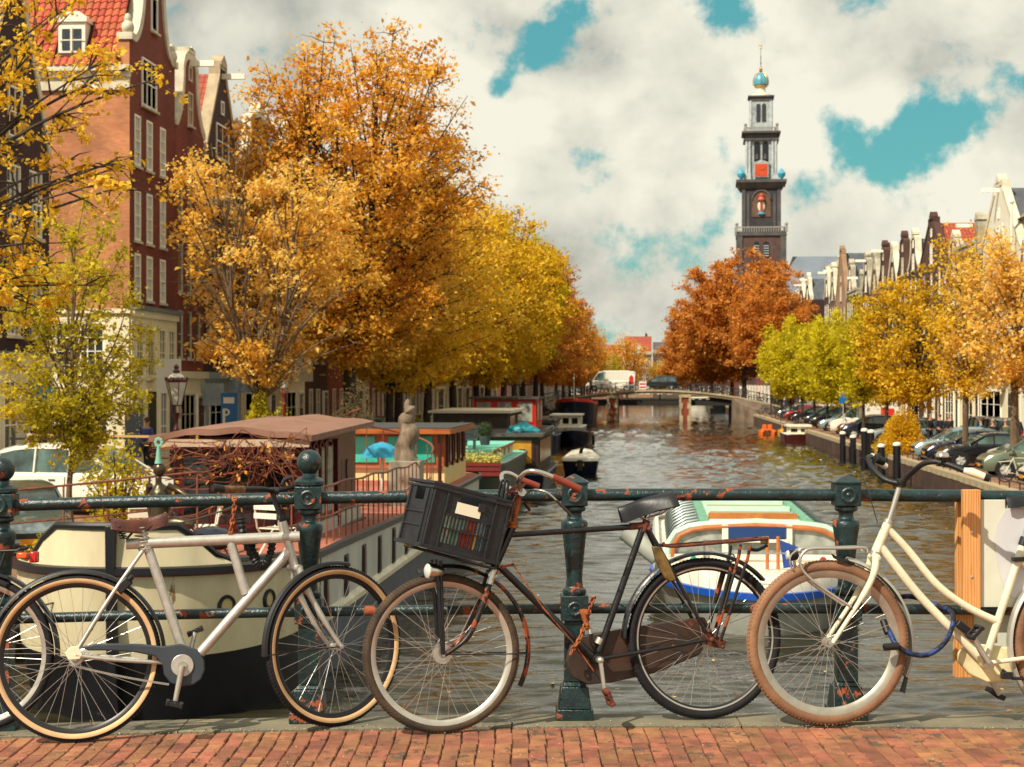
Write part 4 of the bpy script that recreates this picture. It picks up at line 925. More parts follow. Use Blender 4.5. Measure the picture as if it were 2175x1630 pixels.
# ------------------------------------------------------------------ stone bridge across the canal
YB = 205.0
def zb_(x): return 2.72 - .0088 * (x - .4) ** 2
br = thing('canal_bridge', 'low arched stone bridge on two brick piers crossing the canal, bikes along its rail', 'bridge', (0, YB, 0))
q = MB(); n = 26
for i in range(n):
    a = -13.5 + 28.5 * i / n; b = a + 28.5 / n
    q.loft([[V((t, 0, zb_(t) - .42)), V((t, 9, zb_(t) - .42)), V((t, 9, zb_(t))), V((t, 0, zb_(t)))] for t in (a, b)])
q.build('deck', m_fascia, br)
q = MB()
for i in range(n):
    a = -13.5 + 28.5 * i / n; b = a + 28.5 / n
    q.loft([[V((t, -.12, zb_(t) - .16)), V((t, 0, zb_(t) - .16)), V((t, 0, zb_(t) + .06)), V((t, -.12, zb_(t) + .06))] for t in (a, b)])
q.build('string_course', m_stone, br)
q = MB(); q.bb(-12, 13, .4, 8.6, .9, 1.52); q.build('girders', mat('under_bridge', '#22201d', rough=.9), br, smooth=False)
m_pbrick = brick_mat('pier_brick', '#8f3f24', '#70301f', '#3a2a22', .4, .12, .4)
for x in (-4.55, 3.95):
    p = MB(); p.bb(x - .62, x + .62, -.1, 9.1, -2, zb_(x) - .43); po = p.build('pier', m_pbrick, br, smooth=False)
    s = MB()
    for zc in (-.6, .15, .9, 1.65):
        for sx in (-1, 1):
            w = .26 if int((zc + .6) / .74) % 2 else .42; s.bb(x + sx * .68 - (w if sx > 0 else 0), x + sx * .68 + (0 if sx > 0 else w), -.2, .3, zc - .36, zc + .36)
    s.bb(x - .72, x + .72, -.22, .3, zb_(x) - .75, zb_(x) - .425); s.build('quoins', m_stone, po, smooth=False)['kind'] = 'stuff'
q = MB()   # abutments with curved wing walls
def wing(x0, sg):
    pts = []
    for i in range(9):
        t = i / 8; an = rad(90 * t); pts.append((x0 + sg * 4.6 * (1 - math.cos(an)), -6.5 * math.sin(an) * 1.0 + 0))
    for (xa, ya), (xb, yb) in zip(pts[:-1], pts[1:]):
        za = max(.25, zb_(xa) - .05 + ya * .17); zc = max(.25, zb_(xb) - .05 + yb * .17)
        q.poly([(xa, ya, -2), (xb, yb, -2), (xb, yb, zc), (xa, ya, za)])
    q.poly([(x0, 0, -2), (x0, 9, -2), (x0, 9, zb_(x0) - .43), (x0, 0, zb_(x0) - .43)])
    top = [(xa, ya, max(.25, zb_(xa) - .05 + ya * .17)) for xa, ya in pts]
    q.poly(top + [(x0 + sg * 4.6, 0, zb_(x0 + sg * 4.6) - .05)])
wing(9.4, 1); wing(-8.9, -1)
q.build('abutment', mat('abutment_stone', '#7d6b57', rough=.9, var=.3, vscale=.8, bump=.4, bscale=9, col2='#54463a'), br, smooth=False)
q = MB()
for dz in (.55, 1.0): q.tube([V((t, .12, zb_(t) + dz)) for t in np.linspace(-13, 14.6, 24)], .028, 6)
q.build('handrail', MATS['dark_iron'], br)
for i in range(17):
    x = -12.6 + i * 1.68; q = MB(); q.bb(x - .05, x + .05, .07, .17, zb_(x), zb_(x) + 1.1); q.build('railing_post', MATS['dark_iron'], br, smooth=False)
q = MB(); q.tube([V((t, 8.9, zb_(t) + 1.0)) for t in np.linspace(-13, 14.6, 24)], .028, 6); q.build('handrail', MATS['dark_iron'], br)
# ramps from the bridge to the streets
for nm, xa, xb in (('bridge_ramp_left', -13.5, -24), ('bridge_ramp_right', 15, 24)):
    q = MB(); za = zb_(xa); q.poly([(xa, YB, za), (xb, YB, .02), (xb, YB + 9, .02), (xa, YB + 9, za)]); q.poly([(xa, YB, za), (xa, YB, 0), (xb, YB, .0), (xb, YB, .02)]); structure(q.build(nm, m_street, smooth=False))
# warning board with red bars on the bridge railing
t = thing('warning_board', 'white board with two red bars on the railing of the far canal bridge', 'sign', (-1.0, YB, zb_(-1)))
q = MB(); q.bb(-.42, .42, -.1, -.04, .12, 1.0); q.build('panel', mat('sign_white', '#e8e6dc', rough=.5), t, smooth=False)
for z in (.36, .74): q = MB(); q.bb(-.36, .36, -.112, -.102, z - .1, z + .1); q.build('bar', mat('sign_red', '#c8281c', rough=.5), t, smooth=False)
t = thing('traffic_sign', 'tall white sign with a red panel beside the van on the far bridge', 'sign', (at(1341, 828, 206).x, YB + .5, zb_(-2.2)))
q = MB(); q.bb(-.4, .4, 0, .08, .0, 1.95); q.build('panel', MATS['sign_white'], t, smooth=False); q = MB(); q.bb(-.26, .26, -.02, -.01, .75, 1.6); q.ball((0, -.01, 1.62), .2, 12, (1, .1, 1)); q.build('red_panel', MATS['sign_red'], t)

# ------------------------------------------------------------------ boats
def outline(L, B, bow=.25, stern=.12, n=40, pb=2.2, ps=2.6, tip=0.0):
    """plan of a hull, near end at x=0; bow = rounded share at the near end, stern at the far end"""
    up = []
    for i in range(n + 1):
        t = .5 - .5 * math.cos(math.pi * i / n); x = t * L; h = 1.0
        if t < bow: h = max(tip, (1 - (1 - t / bow) ** pb)) ** (1 / pb * 1.15)
        if t > 1 - stern: h = min(h, max(tip, (1 - (1 - (1 - t) / stern) ** ps)) ** (1 / ps * 1.15))
        up.append((x, h * B / 2))
    return [(x, -y) for x, y in up] + [(x, y) for x, y in reversed(up)]
def skin(q, ol, levels, L, cap=False):
    """levels: (z or f(x), scale y, dx pull at the ends)"""
    rings = []
    for z, s, e in levels:
        r = []
        for x, y in ol:
            xx = x + e * ((1 - 2 * x / L) if abs(1 - 2 * x / L) > .5 else 0); r.append(V((xx, y * s, z(x) if callable(z) else z)))
        rings.append(r)
    q.loft(rings, cap=False)
    if cap: q.poly(rings[-1])
def deckpoly(q, ol, z, s=1.0):
    n = len(ol) // 2
    for i in range(n - 1):
        a = ol[i]; b = ol[i + 1]; c = ol[-2 - i]; d = ol[-1 - i]; f = z if callable(z) else (lambda x: z)
        q.poly([(a[0], a[1] * s, f(a[0])), (b[0], b[1] * s, f(b[0])), (c[0], c[1] * s, f(c[0])), (d[0], d[1] * s, f(d[0]))])
def wbox(q, x0, x1, y0, y1, z0, z1): q.bb(x0, x1, min(y0, y1), max(y0, y1), z0, z1)
R90 = rad(90)
m_bcream = mat('barge_cream', '#b3a582', rough=.45, vscale=1.6, col2='#cfc4a2', chips='#7d6548', cscale=3.6, cth=.67, bump=.1, bscale=4, stretch=(1, 1, .3))
m_bblack = mat('hull_black', '#14151a', rough=.4, var=.3, vscale=2)
m_bgrey = mat('barge_pale_grey', '#b3b4aa', rough=.45, var=.14, vscale=1.4, chips='#7f6a55', cscale=3.5, cth=.72, stretch=(1, 1, .4))
m_bblue = mat('hull_bluegrey', '#3f4a58', rough=.45, var=.3, vscale=2)
m_deckpink = mat('deck_oxide', '#a35f4b', rough=.8, var=.2, vscale=2)
m_maroon = mat('maroon_wood', '#47110e', rough=.35, var=.35, vscale=5, stretch=(1, 1, .3))
m_roofbrown = mat('felt_roof_brown', '#84604f', rough=.9, var=.15, vscale=1.5, bump=.3, bscale=30)
m_white = mat('white_paint', '#e4dfcc', rough=.45, var=.06, vscale=3)
m_dglass = glass_mat('dark_window_glass', '#10161a')
m_rustrail = mat('rusty_handrail', '#7c4632', rough=.6, var=.3, vscale=12)
m_varn = wood_mat('varnished_wood', '#7a3d1e', '#a8622c', (1, 1, 6), .35, 2)
m_teal = mat('teal_window_glass', '#2aa08c', rough=.1, var=.4, vscale=1.2, col2='#4cc3aa')

# ---- the big barge on the left
AX, AY, AL, AB = -7.05, 22.35, 30.6, 4.15
bg = thing('houseboat_barge', 'long cream and grey barge with maroon deckhouse, bow towards the bridge rail', 'houseboat', (AX, AY, 0), R90)
ol = outline(AL, AB, .115, .10, 60, 2.6, 2.4)
def sheer(x): return .98 + .10 * max(0, 1 - x / 4) - .12 * min(1, max(0, (x - 5) / 8))
def bul(x): return sheer(x) + (.50 if x < .2 else .50 * max(0, 1 - (x - .2) / .42)) + .02
def seam(x): return -.13 + .03 * x if x < 6 else .05
q = MB(); skin(q, ol, [(seam, .985, .12), (lambda x: (sheer(x) + seam(x)) / 2, .997, .05), (lambda x: sheer(x) - .06, 1, 0)], AL); q.build('hull', m_bcream, bg)
q = MB(); skin(q, ol, [(-1.6, .80, .5), (-1.0, .93, .35), (seam, .984, .125)], AL); q.build('lower_hull', m_bblack, bg)
q = MB(); skin(q, ol, [(lambda x: sheer(x) - .10, 1.004, -.02), (lambda x: sheer(x) - .09, 1.035, -.09), (lambda x: sheer(x) + .0, 1.035, -.09), (lambda x: sheer(x) + .02, 1.0, 0)], AL); q.build('rubbing_strake', m_bblack, bg)
q = MB(); skin(q, ol, [(lambda x: sheer(x) - .115, 1.010, -.03), (lambda x: sheer(x) - .098, 1.012, -.035)], AL); q.build('red_line', mat('red_line', '#8e1b22', rough=.4), bg)
nb = [p for p in ol if p[0] < 2.3]; front = [p for p in ol[:len(ol) // 2] if p[0] < 2.1]; front = list(reversed(front)) + [p for p in reversed(ol[len(ol) // 2:]) if p[0] < 2.1]
q = MB(); rings = []
for x, y in front: rings.append([V((x - .02, y * .99, sheer(x) + .015)), V((x - .02 + .05, y * .965, bul(x))), V((x + .05, y * .93, bul(x))), V((x + .05, y * .94, sheer(x)))])
q.loft(rings); q.build('bulwark', m_bcream, bg)
q = MB(); q.tube([V((x + .04, y * .95, bul(x) + .02)) for x, y in front], .055, 8); q.build('capping', m_bblack, bg)
q = MB(); q.prism([V((-.12, -.06, bul(0) + .04)), V((.1, -.06, bul(0) + .04)), V((.55, -.06, -1.3)), V((.22, -.06, -1.3)), V((-.06, -.06, -.1))], (0, .12, 0)); q.build('stem_post', m_bblack, bg, bevel=.01)
q = MB(); deckpoly(q, ol, lambda x: sheer(x) - .02, .985); q.build('deck', m_deckpink, bg, smooth=False)
for x, sg in ((.62, -1), (1.35, -1), (.62, 1), (2.6, -1)):      # portholes
    yy = [p[1] for p in ol[:len(ol) // 2] if p[0] <= x][-1]; nx_ = [p for p in ol[:len(ol) // 2] if p[0] > x][0]; pv = [p for p in ol[:len(ol) // 2] if p[0] <= x][-1]
    tg = V((nx_[0] - pv[0], (nx_[1] - pv[1]) * 1, 0)).normalized(); y0 = pv[1] + (x - pv[0]) / (nx_[0] - pv[0]) * (nx_[1] - pv[1])
    c = V((x + .04, y0 * .995, .52)); nrm = V((tg.y, -tg.x, 0)); 
    if sg > 0: c.y = -c.y; nrm.y = -nrm.y; tg = V((tg.x, -tg.y, 0))
    q = MB(); q.revolve(c, tg, UP, nrm, [(.10, -.02), (.10, .03), (.135, .035), (.15, .0), (.15, -.02)], 24); ph = q.build('porthole', m_bblack, bg)
    q = MB(); q.revolve(c, tg, UP, nrm, [(.10, .008), (0, .01)], 20, closed_prof=False); q.build('glass', mat('porthole_brass', '#b9a878', rough=.25), ph)
# grey side panels with tall windows on the canal side
q = MB(); rings = []
for i in range(13):
    x = 3.6 + i * 2.0; rings.append([V((x, -AB / 2 - .012, sheer(x) - .12)), V((x, -AB / 2 - .02, sheer(x) - .12)), V((x, -AB / 2 - .012, -.02)), V((x, -AB / 2, -.02))])
q.loft(rings); q.build('side_plating', m_bgrey, bg)
q = MB(); rings = []
for i in range(13):
    x = 3.6 + i * 2.0; rings.append([V((x, -AB / 2 - .10, -.02)), V((x, -AB / 2 + .05, .10)), V((x, -AB / 2 + .05, -.2)), V((x, -AB / 2 - .10, -.10))])
q.loft(rings); q.build('lower_rail', mat('strake_ivory', '#cfc6aa', rough=.5, var=.2, vscale=3), bg)
q = MB(); q.bb(3.6, 27.5, -AB / 2 - .008, -AB / 2 + .1, -1.2, -.12); q.build('boot_top', m_bblue, bg, smooth=False)
me = None
for i in range(11):
    x = 3.95 + i * 1.75
    if me is None:
        k = MB(); k.bb(-.15, .15, -.035, .0, -.03, .64); me = k.mesh('side_window', m_bblack, smooth=False); k = MB(); k.bb(-.09, .09, -.05, -.0351, .02, .60); me2 = k.mesh('shutter', m_maroon, smooth=False)
    o = link('side_window', me, bg, (x, -AB / 2 - .01, .08)); link('shutter', me2, o)
# deckhouse with felt roof
q = MB(); wbox(q, 5.9, 11.1, -1.95, .12, .9, 2.62); dh = q.build('deckhouse', m_maroon, bg, smooth=False)
q = MB(); rings = []
for i in range(15):
    y = -2.25 + 2.65 * i / 14; z = 2.62 + .12 * math.sin(math.pi * i / 14) + .02 * math.sin(i * 1.3)
    rings.append([V((5.2 - .06 * math.sin(i), y, z - .05)), V((11.5, y, z + .06)), V((11.5, y, z + .14)), V((5.2 - .06 * math.sin(i), y, z + .05))])
q.loft(rings); q.build('roof', m_roofbrown, dh)
q = MB()
for y0, y1 in ((-2.2, .37),): wbox(q, 5.22, 5.30, y0, y1, 2.48, 2.60)
q.build('roof_fascia', mat('fascia_board', '#b39c84', rough=.7, var=.2, vscale=4), dh, smooth=False)
for y, w in ((-1.5, .5), (-.82, .6), (-.2, .42)):
    q = MB(); wbox(q, 5.86, 5.90, y - w / 2 - .06, y + w / 2 + .06, 1.10, 2.40); f = q.build('window', m_maroon, dh, smooth=False); q = MB(); wbox(q, 5.845, 5.858, y - w / 2, y + w / 2, 1.2, 2.32); q.build('pane', m_dglass, f, smooth=False)
for i, x in enumerate((6.35, 6.9, 7.45, 8.1)):
    w = .16 if i < 3 else .34
    q = MB(); wbox(q, x - w, x + w, -2.0, -1.95, 1.2, 2.40); q.tube([V((x + math.cos(rad(a)) * w, -1.975, 2.40 + math.sin(rad(a)) * .1)) for a in range(0, 181, 20)], .025, 6); f = q.build('window', mat('maroon_frame', '#6a1c18', rough=.35), dh, smooth=False)
    q = MB(); wbox(q, x - w * .72, x + w * .72, -2.012, -2.002, 1.26, 2.38); q.build('pane', mat('hazy_glass', '#7f8577', rough=.1, var=.5, vscale=2), f, smooth=False)
q = MB(); wbox(q, 8.75, 9.1, -2.03, -1.95, .92, 2.5); q.build('door', m_maroon, dh, smooth=False)
for x in (9.5, 10.1): q = MB(); q.prism([V((x - .06, -1.97, 1.8)), V((x, -1.97, 1.7)), V((x + .06, -1.97, 1.8)), V((x + .06, -1.97, 1.98)), V((x, -1.97, 2.08)), V((x - .06, -1.97, 1.98))], (0, .02, 0)); q.build('slot_window', m_bblack, dh, smooth=False)
q = MB(); wbox(q, 5.7, 11.3, -2.03, -1.955, .9, 1.12); wbox(q, 5.5, 5.9, -1.9, .1, .88, .96); q.build('base_board', m_bgrey, dh, smooth=False)
q = MB(); wbox(q, 5.3, 11.3, -2.12, -2.035, .82, .90); q.build('door_step', m_bblack, dh, smooth=False)
# caged lamp under the eave
lp = thing('caged_lamp', 'white caged bulkhead lamp hanging under the maroon deckhouse eave', 'lamp', (AX + 1.16, AY + 5.55, 2.4))
q = MB(); q.lathe((0, 0, 0), [(.015, .18), (.05, .16), (.10, .10), (.14, .06), (.13, .04), (0, .045)], 16); q.tube([(0, 0, .16), (0, .4, .26)], .012, 6); q.build('shade', m_white, lp)
q = MB(); q.lathe((0, 0, 0), [(0, -.14), (.05, -.12), (.06, -.03), (.06, .04)], 12); q.build('glass', mat('lamp_glass', '#c9cdc4', rough=.1), lp)
q = MB()
for k in range(6):
    a = k * math.pi / 3; q.tube([V((math.cos(a) * .11, math.sin(a) * .11, .05)), V((math.cos(a) * .115, math.sin(a) * .115, -.10)), V((math.cos(a) * .03, math.sin(a) * .03, -.17))], .006, 5)
for z in (-.02, -.10): q.tube([V((math.cos(a) * .115, math.sin(a) * .115, z)) for a in np.linspace(0, 2 * math.pi, 13)[:-1]], .006, 5, closed=True)
q.build('cage', m_white, lp)
# railing along the canal side and the curved stair rail
rg = MB(); 
for dz, r in ((.92, .020), (.45, .016)): rg.tube([V((x, -1.98 * (1 if x > 2.8 else (.80 + .2 * x / 2.8)), sheer(x) + dz + .02 * math.sin(x * 2.2))) for x in np.linspace(1.9, 17.5, 40)], r, 6)
rl = rg.build('side_railing', m_rustrail, bg)
for i in range(27):
    x = 2.3 + i * .58; k = MB(); k.tube([V((x, -1.98 * (1 if x > 2.8 else (.80 + .2 * x / 2.8)), sheer(x))), V((x, -1.98 * (1 if x > 2.8 else (.80 + .2 * x / 2.8)), sheer(x) + .92))], .013, 6); k.build('baluster', m_rustrail, rl)
q = MB(); pts = [V((2.0, 1.0 - .35 * i, sheer(2) + .9 - .02 * i)) for i in range(0)]
cpts = [V((17.5 + 2.4 * math.sin(rad(a)), -2.0 + 1.2 * (1 - math.cos(rad(a))) * .8, .9 + 1.0 + a / 180 * .75)) for a in range(0, 260, 12)]
q.tube(cpts, .022, 6); cr = q.build('curved_stair_rail', m_rustrail, bg)
for p in cpts[::2]: k = MB(); k.tube([p, V((p.x, p.y, .9))], .012, 5); k.build('baluster', m_rustrail, cr)
# gangway rail at the bow, left
q = MB()
for a, b in (((.9, 2.0, 1.0), (.7, 2.35, 1.95)), ((1.15, 1.75, 1.0), (1.2, 1.95, 2.0)), ((1.6, 1.2, 1.0), (1.6, 1.2, 2.05)), ((2.0, .7, 1.0), (2.0, .7, 2.1)), ((2.4, .2, 1.0), (2.4, .2, 2.15)), ((2.8, -.4, 1.0), (2.8, -.4, 2.2)), ((.75, 2.15, 1.0), (.6, 2.5, 1.2))): q.tube([a, b], .016, 6)
q.tube([V((.7, 2.35, 1.95)), V((1.2, 1.95, 2.0)), V((2.0, .7, 2.1)), V((2.8, -.4, 2.2))], .018, 6); q.tube([V((.8, 2.2, 1.5)), V((1.2, 1.85, 1.55)), V((2.0, .7, 1.62)), V((2.8, -.4, 1.7))], .014, 6)
q.build('gangway_rail', m_rustrail, bg)
# wheelhouse aft
m_ybase = mat('pale_yellow_paint', '#d9c48a', rough=.5, var=.12, vscale=2)
q = MB(); wbox(q, 22.6, 27.8, -2.0, 1.9, .7, 1.32); wh = q.build('wheelhouse', m_ybase, bg, smooth=False)
q = MB(); wbox(q, 22.62, 27.78, -1.98, 1.88, 1.32, 2.25); q.build('upper_wall', m_varn, wh, smooth=False)
q = MB(); wbox(q, 22.2, 28.2, -2.2, 2.1, 2.25, 2.36); q.build('roof', mat('slate_felt', '#3a3c3c', rough=.9, var=.2, vscale=3), wh, smooth=False)
q = MB(); wbox(q, 22.17, 22.2, -2.2, 2.1, 2.2, 2.33); wbox(q, 22.2, 28.2, -2.23, -2.2, 2.2, 2.33); q.build('roof_fascia', m_varn, wh, smooth=False)
for y0, y1 in ((-1.75, -.45), (-.25, .55), (.8, 1.75)):
    q = MB(); q.prism([V((22.60, y0, 1.45)), V((22.60, y1, 1.45)), V((22.60, y1 - .08, 2.12)), V((22.60, y0 + .08, 2.12))], (-.03, 0, 0)); q.build('front_window', m_teal, wh, smooth=False)
for i in range(4):
    x = 23.1 + i * 1.2; q = MB(); wbox(q, x, x + .8, -2.03, -1.98, 1.42, 2.12); f = q.build('side_window', m_dglass, wh, smooth=False)
    q = MB(); wbox(q, x + .36, x + .44, -2.05, -2.031, 1.42, 2.12); wbox(q, x - .06, x, -2.05, -1.981, 1.3, 2.25); q.build('mullion', m_maroon, f, smooth=False)
q = MB(); q.tube([(22.4, -1.9, .8), (22.4, -1.9, 2.3)], .05, 8); q.build('corner_post', m_maroon, wh)
q = MB(); wbox(q, 22.5, 22.58, -1.95, 1.85, 1.30, 1.36); wbox(q, 22.45, 22.6, -1.95, 1.85, .72, .98); q.build('sill_board', m_deckpink, wh, smooth=False)
# sandstone block with a weathered driftwood figure, umbrella, chairs, statue, vine on the barge
t = thing('driftwood_sculpture', 'twisted grey driftwood trunk standing on a square sandstone block on the barge', 'sculpture', (AX + 1.72, AY + 15.4, .80))
q = MB(); q.bb(-.34, .34, -.34, .34, 0, 1.02); q.build('plinth', mat('sandstone_block', '#8f8776', rough=.9, var=.2, vscale=4, bump=.4, bscale=20), t, smooth=False, bevel=.02)
q = MB(); q.tube(smoothpath([(0, 0, 1.0), (-.05, 0, 1.3), (.07, 0, 1.6), (-.02, .05, 1.85), (.10, 0, 2.05), (.02, 0, 2.2), (.05, 0, 2.35)], 5), [.27, .26, .25, .24, .22, .21, .2, .2, .21, .22, .23, .22, .19, .17, .16, .17, .19, .18, .15, .12, .1, .13, .14, .12, .09, .08, .07, .07, .06, .05, .05], 10)
q.build('trunk', mat('driftwood', '#8b7a66', rough=.9, col2='#57483a', vscale=9, bump=.8, bscale=25, stretch=(1, 1, .2)), t)
t = thing('parasol', 'closed low blue parasol on the barge beside the sandstone block', 'parasol', (AX + .85, AY + 17.5, .85))
q = MB(); q.tube([(0, 0, 0), (0, 0, 1.1)], .025, 8); q.build('pole', m_white, t)
q = MB(); q.lathe((0, 0, 0), [(.50, .95), (.44, 1.02), (.36, 1.15), (.2, 1.25), (.03, 1.3)], 8); q.build('canopy', mat('blue_canvas', '#2d8fb0', rough=.8), t, smooth=False)
t = thing('bronze_figure', 'bronze torso sculpture with one arm bent, on the barge behind the silver bike', 'statue', (AX + 0.05, AY + 2.0, 0), rad(70))
q = MB()
q.tube(smoothpath([(.02, 0, .95), (.02, 0, 1.2), (0, 0, 1.42), (.02, 0, 1.62), (.06, 0, 1.78), (.03, 0, 1.98), (.0, 0, 2.1), (0, 0, 2.17)], 4), [.17, .16, .15, .15, .15, .14, .13, .12, .115, .11, .115, .12, .125, .13, .14, .15, .155, .16, .165, .16, .14, .11, .07, .05, .045, .045, .045, .045, .04], 14)
q.ball((.02, 0, 2.27), .095, 16, (.9, 1, 1.15)); q.ball((-.10, -.07, 1.88), .062, 12); q.ball((-.10, .07, 1.88), .062, 12)
q.tube(smoothpath([(.0, -.16, 2.05), (.05, -.3, 1.98), (.02, -.48, 1.90), (-.05, -.6, 1.86)], 4), [.05, .048, .046, .045, .044, .042, .04, .038, .036, .034, .03, .028, .025], 10); q.tube(smoothpath([(.0, .16, 2.05), (.1, .24, 1.85), (.08, .2, 1.6)], 4), [.05, .048, .046, .044, .042, .04, .038, .034, .03], 10)
q.tube(smoothpath([(.0, -.06, 1.42), (-.02, -.3, 1.52), (.02, -.58, 1.50)], 4), [.12, .12, .11, .11, .10, .09, .08, .07, .05], 12)
q.build('figure', mat('bronze', '#4e4433', rough=.32, metal=.7, chips='#4f8a76', cscale=4, cth=.62), t)
q = MB(); q.lathe((0, 0, 0), [(.06, 2.36), (.04, 2.44), (.035, 2.52), (.02, 2.6)], 10); q.build('tail_fin', mat('verdigris', '#6fa693', rough=.6), t)
for k in range(8): a = k * math.pi / 4; b = MB(); b.ball((0, math.cos(a) * .055, 2.66 + math.sin(a) * .055), .028, 8, (.5, 1, 1)); b.build('petal', MATS['verdigris'], t)
q = MB(); q.tube(smoothpath([(.05, 0, .35), (.0, .1, .6), (.05, 0, .8), (.02, 0, 1.0)], 4), [.3, .28, .25, .2, .17, .15, .14, .15, .17, .2, .21, .2, .18], 10); q.build('driftwood_base', mat('pale_driftwood', '#8d7350', rough=.9, col2='#5b442c', vscale=7, bump=.6), t)
# climbing vine on the deckhouse front
vn = thing('climbing_vine', 'tangled leafless reddish vine with a few yellow leaves hanging over the deckhouse front', 'vine', (AX - .62, AY, 0), R90)
random.seed(21); q = MB(); lf = MB()
for i in range(78):
    x = 5.1 + random.uniform(-.12, .25); y = random.uniform(-2.1, .3); z = 2.55 + random.uniform(-.12, .05)
    if random.random() < .35: y = random.uniform(-1.95, -1.2)
    pts = [V((x, y, z))]; dy = random.uniform(-.16, .16); sag = random.uniform(.05, .24) * (2.0 if -2 < y < -1.1 else 1)
    for k in range(random.randint(5, 11)):
        dy += random.gauss(0, .07); z -= sag * random.uniform(-.5, 1.4) * (1 - .15 * k) ; x += random.gauss(0, .03); y += dy; y = max(-2.2, min(.36, y)); z = max(1.05, z); pts.append(V((x, y, z)))
    q.tube(smoothpath(pts, 3), random.uniform(.004, .011), 4, cap=False)
    for p in pts[1:]:
        for _ in range(1 if random.random() < .28 else 0):
            c = p + V((random.gauss(0, .03), random.gauss(0, .06), random.gauss(0, .05))); e = V((random.uniform(-.5, 0), random.uniform(-1, 1), random.uniform(-1, 1))).normalized() * .045; f = V((.3, random.uniform(-1, 1), random.uniform(-1, 1))).normalized() * .03; lf.poly([c - f, c + e, c + f, c - e])
q.build('stems', mat('vine_bark', '#4f2418', rough=.8, col2='#8a4c2e', vscale=4), vn)['kind'] = 'stuff'
lf.build('leaves', mat('vine_leaf', '#a8641c', rough=.7, col2='#c99a2e', vscale=6), vn, smooth=False)['kind'] = 'stuff'
# white garden chairs, kettle barbecue, planter on the foredeck
def folding_chair(name, label, x, y, rz):
    t = thing(name, label, 'chair', (AX + x, AY + y, .9), rz, 'white folding chairs on the barge foredeck')
    for sx in (-.22, .22):
        q = MB(); q.tube([(sx, -.22, 0), (sx, .2, .48)], .014, 6); q.build('leg', m_white, t); q = MB(); q.tube([(sx, .22, 0), (sx, -.2, .48), (sx, -.26, .85)], .014, 6); q.build('leg', m_white, t)
    for i in range(4): q = MB(); q.bb(-.22, .22, -.18 + i * .1, -.11 + i * .1, .46, .475); q.build('seat_slat', m_white, t, smooth=False)
    for i in range(2): q = MB(); q.bb(-.22, .22, -.27, -.255, .62 + i * .13, .70 + i * .13); q.build('back_slat', m_white, t, smooth=False)
folding_chair('folding_chair', 'white folding chair on the barge below the bronze figure', -.5, 3.1, rad(20))
folding_chair('folding_chair', 'white folding chair on the barge left of the ball-topped post', 1.55, 3.0, rad(-30))
folding_chair('folding_chair', 'white folding chair between the bronze figure and the kettle barbecue', .35, 3.3, rad(100))
t = thing('kettle_barbecue', 'dark domed kettle barbecue on the barge foredeck between white chairs', 'barbecue', (AX + .75, AY + 2.3, .98))
q = MB(); q.lathe((0, 0, 0), [(.0, .12), (.2, .14), (.3, .22), (.33, .30)], 20); q.build('bowl', m_bblack, t); q = MB(); q.lathe((0, 0, 0), [(.335, .31), (.31, .36), (.22, .43), (.1, .46), (0, .465)], 20); q.build('lid', mat('dark_enamel_lid', '#1b2233', rough=.2), t)
for k in range(3): a = k * 2.1; q = MB(); q.tube([(math.cos(a) * .18, math.sin(a) * .18, .16), (math.cos(a) * .26, math.sin(a) * .26, 0)], .012, 6); q.build('leg', m_bblack, t)

dh.location = (0, .62, 0); wh.location = (0, .3, 0)
# ---- boat with turquoise deck behind the barge
t = thing('turquoise_boat', 'turquoise-decked boat with red coaming moored beyond the barge', 'boat', (-6.6, 56, 0), R90)
ol2 = outline(15, 3.3, .22, .15, 30)
m_turq = mat('turquoise_deck', '#6fc4ae', rough=.6, var=.12, vscale=2)
q = MB(); skin(q, ol2, [(-1.4, .8, .3), (-1.0, .92, .2), (.5, 1, 0), (.75, 1.03, -.05)], 15); q.build('hull', mat('dark_green_hull', '#26352f', rough=.4, var=.3, vscale=2), t)
q = MB(); skin(q, ol2, [(.75, 1.04, -.06), (.83, 1.05, -.08), (.85, 1.0, 0)], 15); q.build('rubbing_strake', mat('strake_grey', '#66716c', rough=.5), t)
q = MB(); deckpoly(q, ol2, .8, .99); q.build('deck', m_turq, t, smooth=False)
q = MB(); wbox(q, 3.2, 12, -1.2, 1.2, .8, 1.2); cb = q.build('coaming', mat('coaming_cream', '#d9cfb0', rough=.5), t, smooth=False)
q = MB(); wbox(q, 3.1, 12.1, -1.27, 1.27, 1.2, 1.25); q.build('hatch', m_turq, cb, smooth=False)
q = MB(); wbox(q, 3.05, 12.1, -1.3, -1.272, 1.17, 1.23); q.build('red_trim', mat('red_paint', '#b02a22', rough=.4), cb, smooth=False)
for i in range(4): q = MB(); wbox(q, 4 + i * 1.9, 4.5 + i * 1.9, -1.22, -1.201, .88, 1.12); q.build('window', m_varn, cb, smooth=False)
